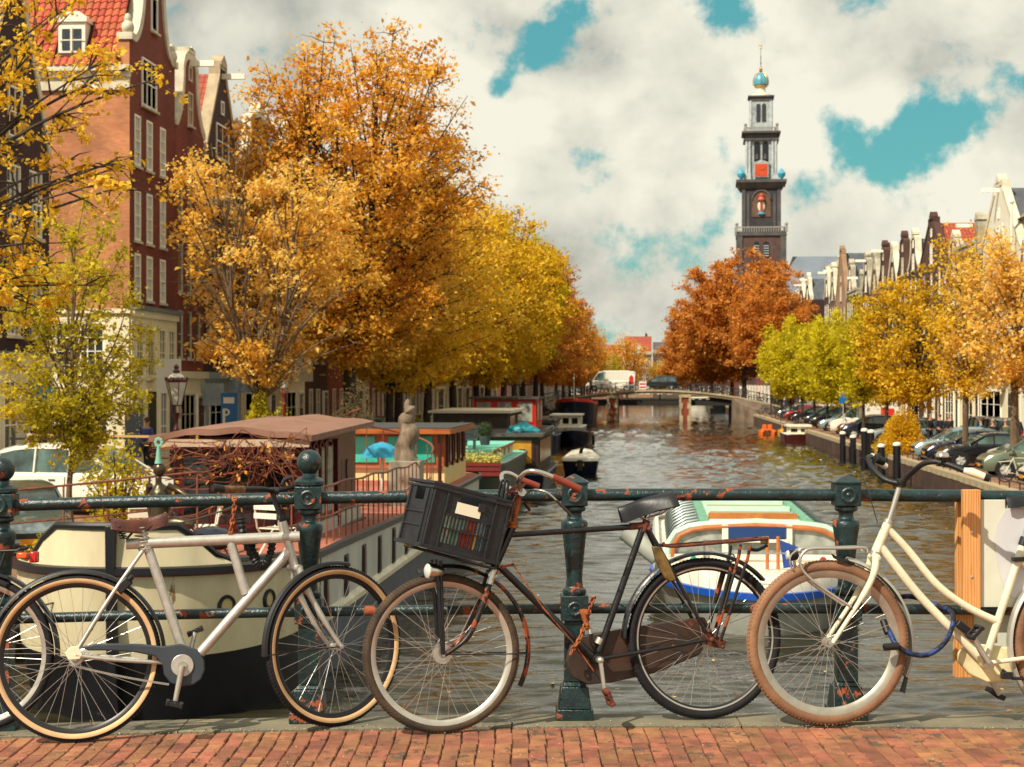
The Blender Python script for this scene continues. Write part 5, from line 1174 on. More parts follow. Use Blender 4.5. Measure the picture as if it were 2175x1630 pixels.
for k, (x, y) in enumerate(((5.2, .7), (6.6, .2), (7.3, -.55))):
    p = thing('box_ball_planter', ('clipped round box bush in a tub, left of three on the turquoise boat', 'clipped round box bush in a tub, middle one on the turquoise boat', 'clipped round box bush in a dark tub, right of three on the turquoise boat')[k], 'potted plant', (-6.6 - y, 56 + x, 1.25), 0, 'box bushes on the turquoise boat')
    q = MB(); q.lathe((0, 0, 0), [(.16, 0), (.22, .34), (.2, .34), (.0, .3)], 12); q.build('tub', mat('lead_tub', '#3b4044', rough=.6), p)
    q = MB(); lfq = MB(); random.seed(k)
    for _ in range(900):
        d = V((random.gauss(0, 1), random.gauss(0, 1), random.gauss(0, 1))).normalized(); c = d * random.uniform(.2, .3) + V((0, 0, .58)); u, w = frame_of(d); a = random.uniform(0, 6); e = (u * math.cos(a) + w * math.sin(a)) * .03; f = (d * .6 - u * math.sin(a) + w * math.cos(a)).normalized() * .02; lfq.poly([c - e, c - f, c + e, c + f])
    lfq.build('foliage', mat('box_leaf', '#2f3d12', rough=.7, var=.5, vscale=9), p, smooth=False)['kind'] = 'stuff'
b_ = thing('garden_bench', 'grey slatted bench on the turquoise boat deck', 'bench', (-6.8, 59.6, 1.25))
for i in range(3): q = MB(); q.bb(-.85, .85, .1, .14, .35 + i * .17, .48 + i * .17); q.build('back_slat', mat('grey_green_paint', '#5f6f70', rough=.6), b_, smooth=False)
for i in range(3): q = MB(); q.bb(-.85, .85, -.35 + i * .15, -.23 + i * .15, .32, .35); q.build('seat_slat', MATS['grey_green_paint'], b_, smooth=False)
for x in (-.75, .75): q = MB(); q.bb(x - .03, x + .03, -.3, .12, 0, .32); q.build('leg', MATS['grey_green_paint'], b_, smooth=False)
pl = thing('flower_trough', 'red slatted flower trough full of pale yellow flowers beside the wheelhouse', 'planter', (at(1022, 1010, 53.5).x, at(1022, 1010, 53.5).y, .62))
for i in range(3): q = MB(); q.bb(-.62, .62, -.25, -.22, .05 + i * .15, .17 + i * .15); q.build('slat', mat('trough_red', '#6e1d16', rough=.6, var=.2, vscale=5), pl, smooth=False)
q = MB(); q.bb(-.6, .6, -.21, .2, 0, .42); q.build('box', m_maroon, pl, smooth=False)
q = MB(); random.seed(5)
for _ in range(900):
    c = V((random.uniform(-.62, .62), random.uniform(-.22, .2), .45 + abs(random.gauss(0, .14)))); e = V((random.gauss(0, 1), random.gauss(0, 1), random.gauss(0, 1))).normalized() * .035; f = e.orthogonal().normalized() * .025; q.poly([c - e, c - f, c + e, c + f])
q.build('flowers', mat('yellow_flowers', '#d9c45a', rough=.8, col2='#7f8c2e', vscale=8), pl, smooth=False)['kind'] = 'stuff'

# mooring lines of the barge
for (a, b, lb) in (((1.0, -1.6, 1.25), (-.6, 3.6, .1), 'slack mooring rope from the barge bow to the left quay'), ((.5, .3, 1.5), (2.2, -1.5, 1.9), 'dark chain stretched over the barge foredeck')):
    A_ = V((AX - a[1], AY + a[0], a[2])); B_ = V((AX - b[1], AY + b[0], b[2])); t = thing('mooring_rope' if b[1] > 0 else 'deck_chain', lb, 'rope' if b[1] > 0 else 'chain', A_, world=True)
    q = MB(); q.tube([A_.lerp(B_, i / 12) - UP * .12 * math.sin(math.pi * i / 12) for i in range(13)], .014, 6); q.build('strand', mat('rope_dark', '#4a4234', rough=.9), t)
# leaves drifting on the water
random.seed(9); q = MB()
for i in range(420):
    y = random.uniform(19, 90); x = random.uniform(XL + .3, XR - .3) if i % 3 else XR - abs(random.gauss(0, 1.2)) - .2; c = V((x, y, ZW + .022)); a = random.uniform(0, 6.28); s = random.uniform(.03, .06); e = V((math.cos(a), math.sin(a), .1)) * s; f = V((-math.sin(a), math.cos(a), .1)) * s * .6; q.poly([c - e, c - f, c + e, c + f])
o = q.build('floating_leaves', mat('floating_leaf', '#b08a3a', rough=.7, col2='#d9c06a', vscale=2), smooth=False); tag(o, 'yellow leaves drifting on the canal water', 'leaves'); o['kind'] = 'stuff'
# ---- generic small craft
def ark(name, label, x, y, L, B, zroof, wallm, roofm, hullm, winm, rz=R90, zdeck=.0, wins=3, frame=None, inset=.25, cabx=(.12, .95), front=2):
    t = thing(name, label, 'houseboat', (x, y, 0), rz); o = outline(L, B, .06, .05, 24, 3, 3)
    q = MB(); skin(q, o, [(-1.4, .85, .2), (-1, .95, .1), (zdeck, 1, 0), (zdeck + .05, 1.03, -.03), (zdeck + .12, 1.0, 0)], L); q.build('hull', hullm, t)
    q = MB(); deckpoly(q, o, zdeck + .1, .99); q.build('deck', roofm, t, smooth=False)
    x0, x1 = L * cabx[0], L * cabx[1]; w = B / 2 - inset
    q = MB(); wbox(q, x0, x1, -w, w, zdeck + .1, zroof - .08); c = q.build('cabin', wallm, t, smooth=False)
    q = MB(); wbox(q, x0 - .25, x1 + .25, -w - .2, w + .2, zroof - .08, zroof + .04); q.build('roof', roofm, c, smooth=False)
    hz_ = zroof - .1 - zdeck - .1
    for i in range(front):
        ww = (2 * w) / front; yc = -w + ww * (i + .5); q = MB(); wbox(q, x0 - .04, x0 - .002, yc - ww * .4, yc + ww * .4, zdeck + .1 + hz_ * .22, zroof - .18); f = q.build('window', frame or wallm, c, smooth=False)
        q = MB(); wbox(q, x0 - .055, x0 - .041, yc - ww * .33, yc + ww * .33, zdeck + .1 + hz_ * .28, zroof - .24); q.build('pane', winm, f, smooth=False)
    for i in range(wins):
        ww = (x1 - x0) / wins; xc = x0 + ww * (i + .5); q = MB(); wbox(q, xc - ww * .36, xc + ww * .36, -w - .04, -w - .002, zdeck + .1 + hz_ * .25, zroof - .2); f = q.build('window', frame or wallm, c, smooth=False)
        q = MB(); wbox(q, xc - ww * .3, xc + ww * .3, -w - .055, -w - .041, zdeck + .1 + hz_ * .3, zroof - .25); q.build('pane', winm, f, smooth=False)
    return t
m_dkwood = mat('dark_brown_wood', '#2e1a14', rough=.5, var=.3, vscale=4)
m_tar = mat('tarred_roof', '#4a443c', rough=.9, var=.2, vscale=2)
m_amber = mat('amber_window', '#b07a28', rough=.2, var=.4, vscale=1.2)
ark('flat_houseboat', 'dark brown flat-roofed houseboat with an amber window and blue hull line', -6.25, 70, 10, 3.9, 1.42, m_dkwood, m_tar, mat('hull_navy', '#16233c', rough=.4), m_amber, cabx=(.05, .8), wins=6, zdeck=-.25, front=2)
t = thing('tarpaulin_heap', 'crumpled turquoise tarpaulin on the dark houseboat roof', 'tarpaulin', (-5.3, 72.4, 1.46))
q = MB(); random.seed(4); rings = []
for i in range(7):
    r = .75 * math.cos(i / 6 * 1.5) ; rings.append([V((math.cos(a) * r * random.uniform(.8, 1.15), math.sin(a) * r * .6 * random.uniform(.8, 1.15), i * .075 * random.uniform(.85, 1.1))) for a in np.linspace(0, 2 * math.pi, 15)[:-1]])
q.loft(rings); tarp = q.build('tarpaulin', mat('turquoise_tarp', '#2aa6b5', rough=.5, var=.3, vscale=5), t, angle=20)
ark('white_roof_cabin_boat', 'dark timber cabin boat with a white roof edge beside the turquoise boat', -8.4, 80, 12, 4.0, 2.2, mat('grey_timber', '#4a4038', rough=.8, var=.3, vscale=3), m_white, m_bblack, m_dglass, cabx=(.06, .8), wins=2, zdeck=.1, front=0)
ark('red_wheelhouse_boat', 'boat with a bright red three-windowed wheelhouse on the left', -8.2, 97, 12, 4.2, 2.7, mat('signal_red', '#c42a1a', rough=.4), m_tar, m_bblack, mat('pale_curtain_glass', '#8d9186', rough=.2, var=.4, vscale=2), cabx=(.03, .5), wins=2, zdeck=.8, front=3, inset=.35)
ark('white_cabin_boat', 'small white cabin boat with dark slit windows behind the red wheelhouse', -6.9, 140, 9, 2.8, .95, m_white, m_white, m_white, m_dglass, cabx=(.1, .7), wins=3, zdeck=-.1, front=3, inset=.3)
ark('grey_clutter_boat', 'grey low work boat cluttered with white fenders near the white cabin boat', -7.9, 118, 9, 3.0, 1.0, mat('blue_grey_paint', '#65777a', rough=.5, var=.3, vscale=2), m_tar, m_bblue, m_dglass, cabx=(.2, .8), wins=3, zdeck=-.1, front=2)
def openboat(name, label, x, y, L, B, hullm, deckm, zt=-.15, rz=R90, bow=.45, seats=2, wind=False, motor=False, bowz=.25, cat='boat', capm=None):
    t = thing(name, label, cat, (x, y, 0), rz); o = outline(L, B, bow, .08, 28, 1.8, 3)
    f = lambda x_: zt + bowz * max(0, 1 - x_ / (L * .5)) ** 1.5
    q = MB(); skin(q, o, [(-1.25, .5, .3), (-1.0, .85, .12), (f, 1, 0)], L); q.build('hull', hullm, t)
    q = MB(); skin(q, o, [(f, 1.03, -.03), (lambda x_: f(x_) + .05, 1.03, -.03), (lambda x_: f(x_) + .05, .86, .05), (lambda x_: f(x_) - .3, .84, .06)], L); q.build('gunwale', capm or deckm, t)
    q = MB(); deckpoly(q, [p for p in o if True], zt - .28, .84); q.build('floor', deckm, t, smooth=False)
    q = MB(); fr_ = [p for p in o if p[0] < L * .3]; k = len(fr_) // 2
    q.poly([(p[0], p[1] * .95, f(p[0]) + .045) for p in fr_]); q.build('foredeck', deckm, t, smooth=False)
    for i in range(seats): xx = L * (.45 + .22 * i); q = MB(); wbox(q, xx, xx + .3, -B * .4, B * .4, zt - .1, zt - .04); q.build('thwart', deckm, t, smooth=False)
    if wind: q = MB(); q.prism([V((L * .32, -B * .36, zt + .06)), V((L * .32, B * .36, zt + .06)), V((L * .38, B * .3, zt + .42)), V((L * .38, -B * .3, zt + .42))], (.02, 0, 0)); q.build('windscreen', m_dglass, t, smooth=False)
    if motor: q = MB(); wbox(q, L - .05, L + .25, -.12, .12, zt - .35, zt + .25); q.build('outboard_motor', m_bblack, t, smooth=False, bevel=.03)
    return t
m_navy = mat('navy_hull', '#121a30', rough=.3)
# small white launch seen from its stern
p = onz(1232, 1012, ZW); t = thing('white_launch', 'small launch with a white cover and dark hull, nearest open boat', 'boat', (p.x, p.y + 4.2, 0), -R90)
o = outline(4.2, 1.75, .5, .06, 28, 1.8, 4)
q = MB(); skin(q, o, [(-1.25, .5, .3), (-1, .85, .15), (-.25, 1, 0)], 4.2); q.build('hull', m_navy, t)
q = MB(); skin(q, o, [(-.27, 1.04, -.03), (-.16, 1.04, -.03), (-.1, .98, 0), (lambda x: .05 + .12 * math.sin(x), .6, .2), (lambda x: .16 + .1 * math.sin(x), .1, .6)], 4.2); q.build('cover', m_white, t)
q = MB(); wbox(q, 4.08, 4.22, -.42, .42, -.32, -.2); q.build('stern_locker', m_bblack, t, smooth=False); q = MB(); wbox(q, 4.2, 4.26, -.2, .2, -.5, -.38); q.build('name_plate', mat('yellow_plate', '#c9a42a', rough=.5), t, smooth=False)
q = MB(); wbox(q, 4.15, 4.5, -.13, .13, -.75, -.2); q.build('outboard_motor', m_bblack, t, smooth=False, bevel=.03)
p = onz(1218, 950, ZW); openboat('dark_sloop', 'dark wooden open sloop with a windscreen between white launch and black barge', p.x, p.y, 7, 2.5, m_navy, mat('pale_deck', '#b9a584', rough=.6), -.1, wind=True, capm=m_varn)
t = thing('fender', 'black tyre fender hanging from the dark sloop', 'fender', (p.x + 1.35, p.y + 1.8, -.55)); q = MB(); q.revolve((0, 0, 0), V((0, 1, 0)), UP, V((1, 0, 0)), [(.3 + .1 * math.cos(a), .1 * math.sin(a)) for a in np.linspace(0, 2 * math.pi, 9)[:-1]], 18); q.build('tyre', m_rub, t)
p = onz(1218, 905, ZW); t = thing('black_barge', 'black steel barge with a red band at the bow, by the far bridge', 'barge', (p.x, p.y, 0), R90)
o = outline(18, 4.3, .16, .1, 30, 2.2, 2.4); f = lambda x: 1.15 + .45 * max(0, 1 - x / 4)
q = MB(); skin(q, o, [(-1.4, .8, .3), (-1, .9, .25), (f, 1, 0)], 18); q.build('hull', m_navy, t); q = MB(); skin(q, o, [(lambda x: f(x) + .005, 1.0, 0), (lambda x: f(x) + .32, .97, .04), (lambda x: f(x) + .32, .9, .1)], 18); q.build('red_band', MATS['signal_red'], t)
q = MB(); deckpoly(q, o, 1.1, .98); q.build('deck', m_tar, t, smooth=False); q = MB(); q.tube([(1.2, 0, 1.2), (1.2, 0, 4.6)], .06, 8); q.build('mast', m_white, t)
q = MB(); wbox(q, 2.2, 5, -1.3, -.3, 1.1, 1.75); wbox(q, 2.5, 5.4, .2, 1.3, 1.1, 1.7); q.build('deck_locker', m_white, t, smooth=False, bevel=.1)
p = onz(1702, 942, ZW); t = ark('red_hulled_cabin_boat', 'little cabin boat, cream above with a red waterline, moored at the right quay', p.x - .1, p.y, 5.2, 2.3, .32, m_white, m_white, mat('oxblood_hull', '#4a1716', rough=.4), m_dglass, cabx=(.16, .6), wins=2, zdeck=-.42, front=2, inset=.4)
p = onz(1640, 925, ZW)
for k, (dx, lb, c) in enumerate(((-.3, 'orange pedal boat at the right quay, left one of two', '#d9641a'), (1.5, 'yellow and orange pedal boat at the right quay, right one of two', '#d9a02a'))):
    t = thing('pedal_boat', lb, 'pedal boat', (p.x + dx, p.y + k * 1.5, 0), R90, 'pedal boats at the right quay')
    for sy in (-.5, .5): q = MB(); oo = outline(2.8, .5, .3, .2, 16); skin(q, [(x, y + sy) for x, y in oo], [(-1.1, 1, .1), (-.7, 1, 0), (-.6, 1, .1)], 2.8, cap=True); q.build('float', mat('pedal_' + c[1:], c, rough=.4), t)
    q = MB(); wbox(q, .8, 2.3, -.5, .5, -.62, -.5); wbox(q, 1.9, 2.0, -.42, -.05, -.5, -.12); wbox(q, 1.9, 2.0, .05, .42, -.5, -.12); q.build('seat', MATS['pedal_' + c[1:]], t, smooth=False, bevel=.04)
p = onz(1480, 873, ZW); ark('white_cruiser', 'pale cruiser moored beyond the far bridge, seen under its right span', p.x, p.y, 12, 4, 1.2, m_white, m_white, m_white, m_dglass, zdeck=0, front=3)
p = onz(1535, 876, ZW); ark('dark_moored_boat', 'dark boat under the right span of the far bridge', p.x, p.y, 12, 4, 1.3, m_dkwood, m_tar, m_bblack, m_dglass, zdeck=.2, front=3)
# ---- glass-roofed tour boat
TX, TY = 2.06, 30.9
tb = thing('tour_boat', 'glass-roofed white tour boat with mint roof ribs and blue hull stripe', 'tour boat', (TX, TY, 0), R90)
TL = 15.5; o = outline(TL, 4.05, .30, .12, 50, 2.1, 2.6)
m_twhite = mat('boat_white', '#ddd8c8', rough=.3, var=.16, vscale=2); m_mint = mat('mint_paint', '#b4d6bf', rough=.4, var=.1, vscale=3); m_tgrey = mat('hull_pale_grey', '#9a9c92', rough=.45, var=.2, vscale=2)
m_orangewood = mat('orange_varnish', '#ad6430', rough=.35, var=.2, vscale=4); m_tblue = mat('stripe_blue', '#1148a0', rough=.35)
q = MB(); skin(q, o, [(-1.4, .72, .4), (-1.0, .86, .3), (-.32, .985, .03)], TL); q.build('lower_hull', m_tgrey, tb)
q = MB(); skin(q, o, [(-.33, 1.01, -.01), (-.32, 1.03, -.07), (-.20, 1.03, -.07), (-.19, 1.0, 0)], TL); q.build('blue_strake', m_tblue, tb)
q = MB(); skin(q, o, [(-.19, 1.0, 0), (.0, .995, .02), (.10, .97, .06), (.10, .93, .14)], TL); q.build('upper_hull', m_twhite, tb)
q = MB(); deckpoly(q, o, -.02, .96); q.build('deck', m_twhite, tb, smooth=False)
x0, x1 = 3.4, 11.0; wb, wt, zt_ = 1.72, 1.02, .74
q = MB(); wbox(q, x0 + .02, x1, -wb, wb, -.05, .14); q.build('cabin_side', m_twhite, tb, smooth=False)
m_tglass = mat('tour_glass', '#6a7672', rough=.06, var=.5, vscale=1.5, col2='#2f3a3c')
# curved glass side panels between ribs
nrib = 10; prof = [(wb, .14), (wb - .02, .34), (wb - .14, .54), (wb - .38, .68), (wt, zt_)]
for sg in (-1, 1):
    for i in range(nrib - 1):
        a = x0 + .35 + (x1 - x0 - .35) * i / (nrib - 1); b = x0 + .35 + (x1 - x0 - .35) * (i + 1) / (nrib - 1); q = MB(); q.loft([[V((t_, sg * y, z)) for y, z in prof] for t_ in (a + .02, b - .02)], closed=False); q.build('roof_glass', m_tglass, tb)
    for i in range(nrib): a = x0 + .35 + (x1 - x0 - .35) * i / (nrib - 1); q = MB(); q.tube([V((a, sg * (y + .01), z + .01)) for y, z in prof], .022, 6); q.build('roof_rib', mat('rib_grey', '#5c6664', rough=.35, metal=.4), tb)
q = MB()
for sg in (-1, 1): q.bb(x0 + .1, x1 + .1, sg * wt - .09, sg * wt + .09, zt_ + .0, zt_ + .07)
q.build('roof_gutter', mat('weathered_mint', '#5f9a7c', rough=.5, var=.3, vscale=6), tb, smooth=False)
q = MB(); q.bb(x0 + .1, x1, -wt + .09, wt - .09, zt_ - .06, zt_); q.build('roof_floor', m_mint, tb, smooth=False)
for i, x in enumerate((4.9, 6.9, 9.0)):
    q = MB(); wbox(q, x, x + 1.15, -.85, .85, zt_ + .002, zt_ + .055); h = q.build('roof_hatch', mat('olive_slats', '#a2986b', rough=.5), tb, smooth=False)
    for j in range(4): k = MB(); wbox(k, x + .1 + j * .27, x + .2 + j * .27, -.83, .83, zt_ + .056, zt_ + .085); k.build('slat', m_orangewood if (i == 0 and j == 0) else MATS['olive_slats'], h, smooth=False)
    k = MB(); wbox(k, x - .07, x - .001, -.9, .9, zt_, zt_ + .12); k.build('hatch_coaming', m_orangewood if i == 0 else m_mint, h, smooth=False)
for y in (-.5, .02, .54): q = MB(); q.ball((11.2, y, zt_ + .08), .13, 12, (1, 1, .8)); q.build('roof_dome', m_twhite, tb)
# front: raked windscreen under a mint brow
q = MB(); fp = [(-wb, .12), (-wb + .01, .36), (-wb + .14, .56), (-wb + .4, .68), (-wt, .73), (0, .78), (wt, .73), (wb - .4, .68), (wb - .14, .56), (wb - .01, .36), (wb, .12)]
q.tube([V((x0 + .12, y, z)) for y, z in fp], .075, 8); q.build('brow', m_mint, tb)
q = MB(); q.tube([V((x0 + .02, y * .95, z * .93)) for y, z in fp], .05, 8); q.build('inner_brow', m_orangewood, tb)
q = MB(); q.prism([V((x0 + .06, y * .94, z * .92)) for y, z in fp], (.03, 0, 0)); q.build('windscreen', mat('windscreen_glass', '#a9aca2', rough=.08, var=.35, vscale=2.5, col2='#5f6764'), tb, smooth=False)
for y in (-.62, .62): q = MB(); q.bb(x0 - .02, x0 + .05, y - .06, y + .06, .1, .74); q.build('window_post', m_twhite, tb, smooth=False)
q = MB(); q.bb(x0 - .04, x0 + .04, -.56, .56, .48, .70); q.build('blind', mat('navy_blind', '#1d3a6b', rough=.3), tb, smooth=False)
q = MB(); q.bb(x0 - .06, x0 + .03, -.6, .6, .40, .46); q.bb(x0 - .02, x0 + .04, -1.65, 1.65, .06, .16); q.build('sill', m_twhite, tb, smooth=False)
q = MB(); q.tube([V((x, s * .9, .02 + .34)) for s in (-1, 1) for x in ((2.9, 1.6) if s < 0 else (1.6, 2.9))], .014, 5); q.build('bow_rail', m_steel, tb)
for y in (-.32, -.12): q = MB(); q.tube([(2.2, y, 0), (2.2, y, .62)], .035, 8); q.build('bow_mast', m_orangewood, tb)
q = MB(); q.prism([V((2.18, -.35, .56)), V((2.18, -.42, .02)), V((2.18, -.62, .05)), V((2.2, -.5, .3)), V((2.2, -.7, .42))], (.01, 0, 0)); q.build('flag', mat('flag_blue', '#1d3c86', rough=.8), tb, smooth=False)
for y, c, n_ in ((1.25, '#167a5c', 'navigation_light'), (-1.2, '#8d2320', 'navigation_light')): q = MB(); q.lathe((2.6, y, 0), [(.05, 0), (.07, .04), (.07, .16), (.03, .2)], 10); q.build(n_, mat('nav_' + c[1:], c, rough=.3), tb)
q = MB(); q.revolve((2.5, .55, .18), V((0, 1, 0)), UP, V((1, 0, 0)), [(.09, -.02), (.09, .02), (.06, .02), (.06, -.02)], 18); q.tube([(2.5, .55, 0), (2.5, .55, .1)], .02, 6); q.build('bollard_ring', m_bblack, tb)
q = MB(); q.tube([(2.75, 1.0, 0), (2.75, 1.0, .5)], .07, 10); q.build('vent', m_steel, tb)
q = MB(); q.tube([V((2.9, 1.95, .12)), V((3.1, 2.55, .62))], [.15, .19], 14); q.build('search_lamp', m_tgrey, tb)
# mooring piles at the right quay
for k, (px, py, z1) in enumerate(((1790, 940, .55), (1812, 948, .5), (1836, 946, 1.0), (1850, 950, 1.0), (1905, 985, .75), (1872, 977, .5))):
    p_ = onz(px, py + 8, ZW); Y_p = min(130, max(60, fyx(px, XR - .45 - (.3 if k > 3 else 0)))); t = thing('mooring_pile', ('shortest black mooring pile with a white cap, farthest left of the row', 'black mooring pile with a white cap, second from the left', 'tall black mooring pile, left of the tall pair', 'tall black mooring pile, right of the tall pair', 'black mooring pile with white cap in front of the golden bush', 'low mooring pile at the left foot of the golden bush')[k], 'mooring pile', (XR - .45 - (.3 if k > 3 else 0), Y_p, -2), 0, 'white-capped piles at the right quay')
    q = MB(); q.tube([(0, 0, 0), (0, 0, 2 + z1)], .17, 12); q.build('shaft', m_bblack, t); q = MB(); q.lathe((0, 0, 0), [(.19, 2 + z1), (.19, 2 + z1 + .08), (.1, 2 + z1 + .15), (0, 2 + z1 + .16)], 12); q.build('cap', m_white, t)
# ------------------------------------------------------------------ houses
m_wwin = mat('window_white', '#f0ebd8', rough=.5, var=.05, vscale=2)
m_wdark = mat('window_dark_frame', '#3a2c24', rough=.5)
m_pane = mat('window_glass', '#10161a', rough=.06, var=.7, vscale=.9, col2='#39434a', spec=.9)
m_panecurt = mat('curtained_glass', '#6f7168', rough=.15, var=.4, vscale=1.3, col2='#3c4248', spec=.8)
m_cream_pl = mat('cream_render', '#e2d8b6', rough=.75, var=.08, vscale=.8, bump=.15, bscale=20)
m_trim = mat('gable_white_stone', '#d9d2bb', rough=.7, var=.14, vscale=2, col2='#b7ae95')
m_gtrim = mat('weathered_gable_stone', '#a39c88', rough=.8, var=.3, vscale=1.5)
m_slate = mat('slate_roof', '#4b4f55', rough=.8, var=.25, vscale=1.4, bump=.5, bscale=9)
m_lead = mat('lead_grey', '#6d767a', rough=.7, var=.2, vscale=2)
BR = dict(
    dark=brick_mat('dark_purple_brick', '#3b1c1c', '#2d1517', '#3a2c28'), lit=brick_mat('sunlit_brick', '#b9774f', '#a8663f', '#96795c', .22, .065, .3, .30),  # lit: sunlight on the corner house's side put into the brick colour
    red=brick_mat('red_brick', '#7f3322', '#6a291c', '#5c4434'), red2=brick_mat('crimson_brick', '#8b3b28', '#722d1e', '#63483a'),
    brown=brick_mat('brown_brick', '#4e2d22', '#3f241c', '#3d302a'), grey=brick_mat('grey_brown_brick', '#5d4a40', '#4a3b34', '#4a4036'), sand=brick_mat('sand_brick', '#97765a', '#836449', '#80705c'))
def tile_mat(name, c1, c2):
    m = bpy.data.materials.new(name); m.use_nodes = True; MATS[name] = m; nt = m.node_tree; N = nt.nodes; L = nt.links; b = N['Principled BSDF']; b.inputs['Roughness'].default_value = .7
    tc = N.new('ShaderNodeTexCoord'); bt = N.new('ShaderNodeTexBrick'); sp = N.new('ShaderNodeSeparateXYZ'); cb = N.new('ShaderNodeCombineXYZ'); L.new(tc.outputs['Object'], sp.inputs[0]); L.new(sp.outputs[1], cb.inputs[0]); L.new(sp.outputs[2], cb.inputs[1]); L.new(cb.outputs[0], bt.inputs['Vector'])
    bt.offset = 0; bt.inputs['Scale'].default_value = 1; bt.inputs['Brick Width'].default_value = .24; bt.inputs['Row Height'].default_value = .27; bt.inputs['Mortar Size'].default_value = .02
    bt.inputs['Color1'].default_value = hexc(c1); bt.inputs['Color2'].default_value = hexc(c2); bt.inputs['Mortar'].default_value = hexc(c2, .35); L.new(bt.outputs[0], b.inputs['Base Color'])
    return m
m_tiles = tile_mat('orange_roof_tiles', '#a84a2e', '#963e26'); m_tile1 = mat('clay_pantile', '#a94a2a', rough=.6, rnd=.22, var=.2, vscale=6, chips='#5c2a1e', cscale=3.5, cth=.64, bump=.2)
m_tilebed = mat('roof_underlay', '#4a2218', rough=.9)
WCACHE = {}
def win(parent, x, z, w, h, y=.0, nx=2, nz=3, fm=None, pm=None, proud=.03, fr=.07, mu=.030, axis=0, sill=True, name='window'):
    """axis 0: window in a wall facing local -y; axis 1: wall facing local -x (y then runs along it)"""
    fm = fm or m_wwin; pm = pm or m_pane; key = (round(w, 2), round(h, 2), nx, nz, fm.name, pm.name, axis, fr, mu, proud)
    if key not in WCACHE:
        def bb(q, a0, a1, d0, d1, z0, z1):
            if axis == 0: q.bb(a0, a1, d0, d1, z0, z1)
            else: q.bb(d0, d1, a0, a1, z0, z1)
        q = MB(); bb(q, -w / 2, -w / 2 + fr, -proud, .08, 0, h); bb(q, w / 2 - fr, w / 2, -proud, .08, 0, h); bb(q, -w / 2 + fr, w / 2 - fr, -proud, .08, 0, fr); bb(q, -w / 2 + fr, w / 2 - fr, -proud, .08, h - fr, h)
        iw = w - 2 * fr; ih = h - 2 * fr
        for i in range(1, nx): xx = -w / 2 + fr + iw * i / nx; bb(q, xx - mu / 2, xx + mu / 2, -proud + .012, .05, fr, h - fr)
        for j in range(1, nz): zz = fr + ih * j / nz; m2 = mu * (1.6 if nz > 1 and j == nz // 2 else 1); bb(q, -w / 2 + fr, w / 2 - fr, -proud + .012 + .001, .05, zz - m2 / 2, zz + m2 / 2)
        f = q.mesh(name, fm, smooth=False); q = MB(); bb(q, -w / 2 + fr * .8, w / 2 - fr * .8, .03, .06, fr * .8, h - fr * .8); p = q.mesh('pane', pm, smooth=False)
        q = MB(); bb(q, -w / 2 - .06, w / 2 + .06, -.12, .02, -.09, -.002); s = q.mesh('sill', m_trim, smooth=False); WCACHE[key] = (f, p, s)
    f, p, s = WCACHE[key]; loc = (x, y, z) if axis == 0 else (y, x, z)
    o = link(name, f, parent, loc); link('pane', p, o)
    if sill: link('sill', s, o)
    return o
def wallgrid(q, L, H, ops, thick=.2, axis=0, off=0.0, z0=0.0, x0=0.0):
    """a wall with real openings; ops = (x0, x1, z0, z1)"""
    xs = sorted(set([x0, L] + [v for o in ops for v in o[:2]])); zs = sorted(set([z0, H] + [v for o in ops for v in o[2:]]))
    def P_(a, d, z): return (a, off + d, z) if axis == 0 else (off + d, a, z)
    for i in range(len(xs) - 1):
        for j in range(len(zs) - 1):
            cx_, cz = (xs[i] + xs[i + 1]) / 2, (zs[j] + zs[j + 1]) / 2
            if any(o[0] < cx_ < o[1] and o[2] < cz < o[3] for o in ops): continue
            if xs[i + 1] <= x0 or zs[j + 1] <= z0: continue
            pts = [P_(xs[i], 0, zs[j]), P_(xs[i + 1], 0, zs[j]), P_(xs[i + 1], 0, zs[j + 1]), P_(xs[i], 0, zs[j + 1])]
            q.poly(pts if axis == 0 else pts[::-1])
    for a0, a1, b0, b1 in ops:
        for pa, pb in (((a0, b0), (a1, b0)), ((a1, b0), (a1, b1)), ((a1, b1), (a0, b1)), ((a0, b1), (a0, b0))):
            q.poly([P_(pa[0], 0, pa[1]), P_(pb[0], 0, pb[1]), P_(pb[0], thick, pb[1]), P_(pa[0], thick, pa[1])])
def curve(p0, p1, c, n=6): return [(p0[0] * (1 - t) ** 2 + 2 * c[0] * t * (1 - t) + p1[0] * t * t, p0[1] * (1 - t) ** 2 + 2 * c[1] * t * (1 - t) + p1[1] * t * t) for t in [i / n for i in range(n + 1)]]
def gable_outline(kind, W, zc, zt):
    h = zt - zc
    if kind == 'bell':
        l = [(0, zc), (0, zc + .06 * h)] + curve((.02 * W, zc + .08 * h), (.24 * W, zt - .28 * h), (.22 * W, zc + .25 * h)) + curve((.24 * W, zt - .26 * h), (.5 * W, zt), (.27 * W, zt))[0:]
    elif kind == 'neck':
        l = [(0, zc), (0, zc + .16 * h), (.08 * W, zc + .2 * h)] + curve((.1 * W, zc + .24 * h), (.27 * W, zc + .72 * h), (.26 * W, zc + .38 * h)) + [(.28 * W, zt - .12 * h), (.5 * W, zt)]
    elif kind == 'spout':
        l = [(0, zc), (0, zc + .05 * h), (.40 * W, zt - .1 * h), (.40 * W, zt), (.5 * W, zt)]
    elif kind == 'step':
        l = [(0, zc)]; n = 4
        for i in range(n): l += [(i * W * .1, zc + h * (i + 1) / (n + .4)), ((i + 1) * W * .1, zc + h * (i + 1) / (n + .4))]
        l += [(.4 * W, zt), (.5 * W, zt)]
    elif kind == 'point': l = [(0, zc), (.5 * W, zt)]
    return l + [(W - x, z) for x, z in reversed(l) if x < .5 * W - 1e-4]
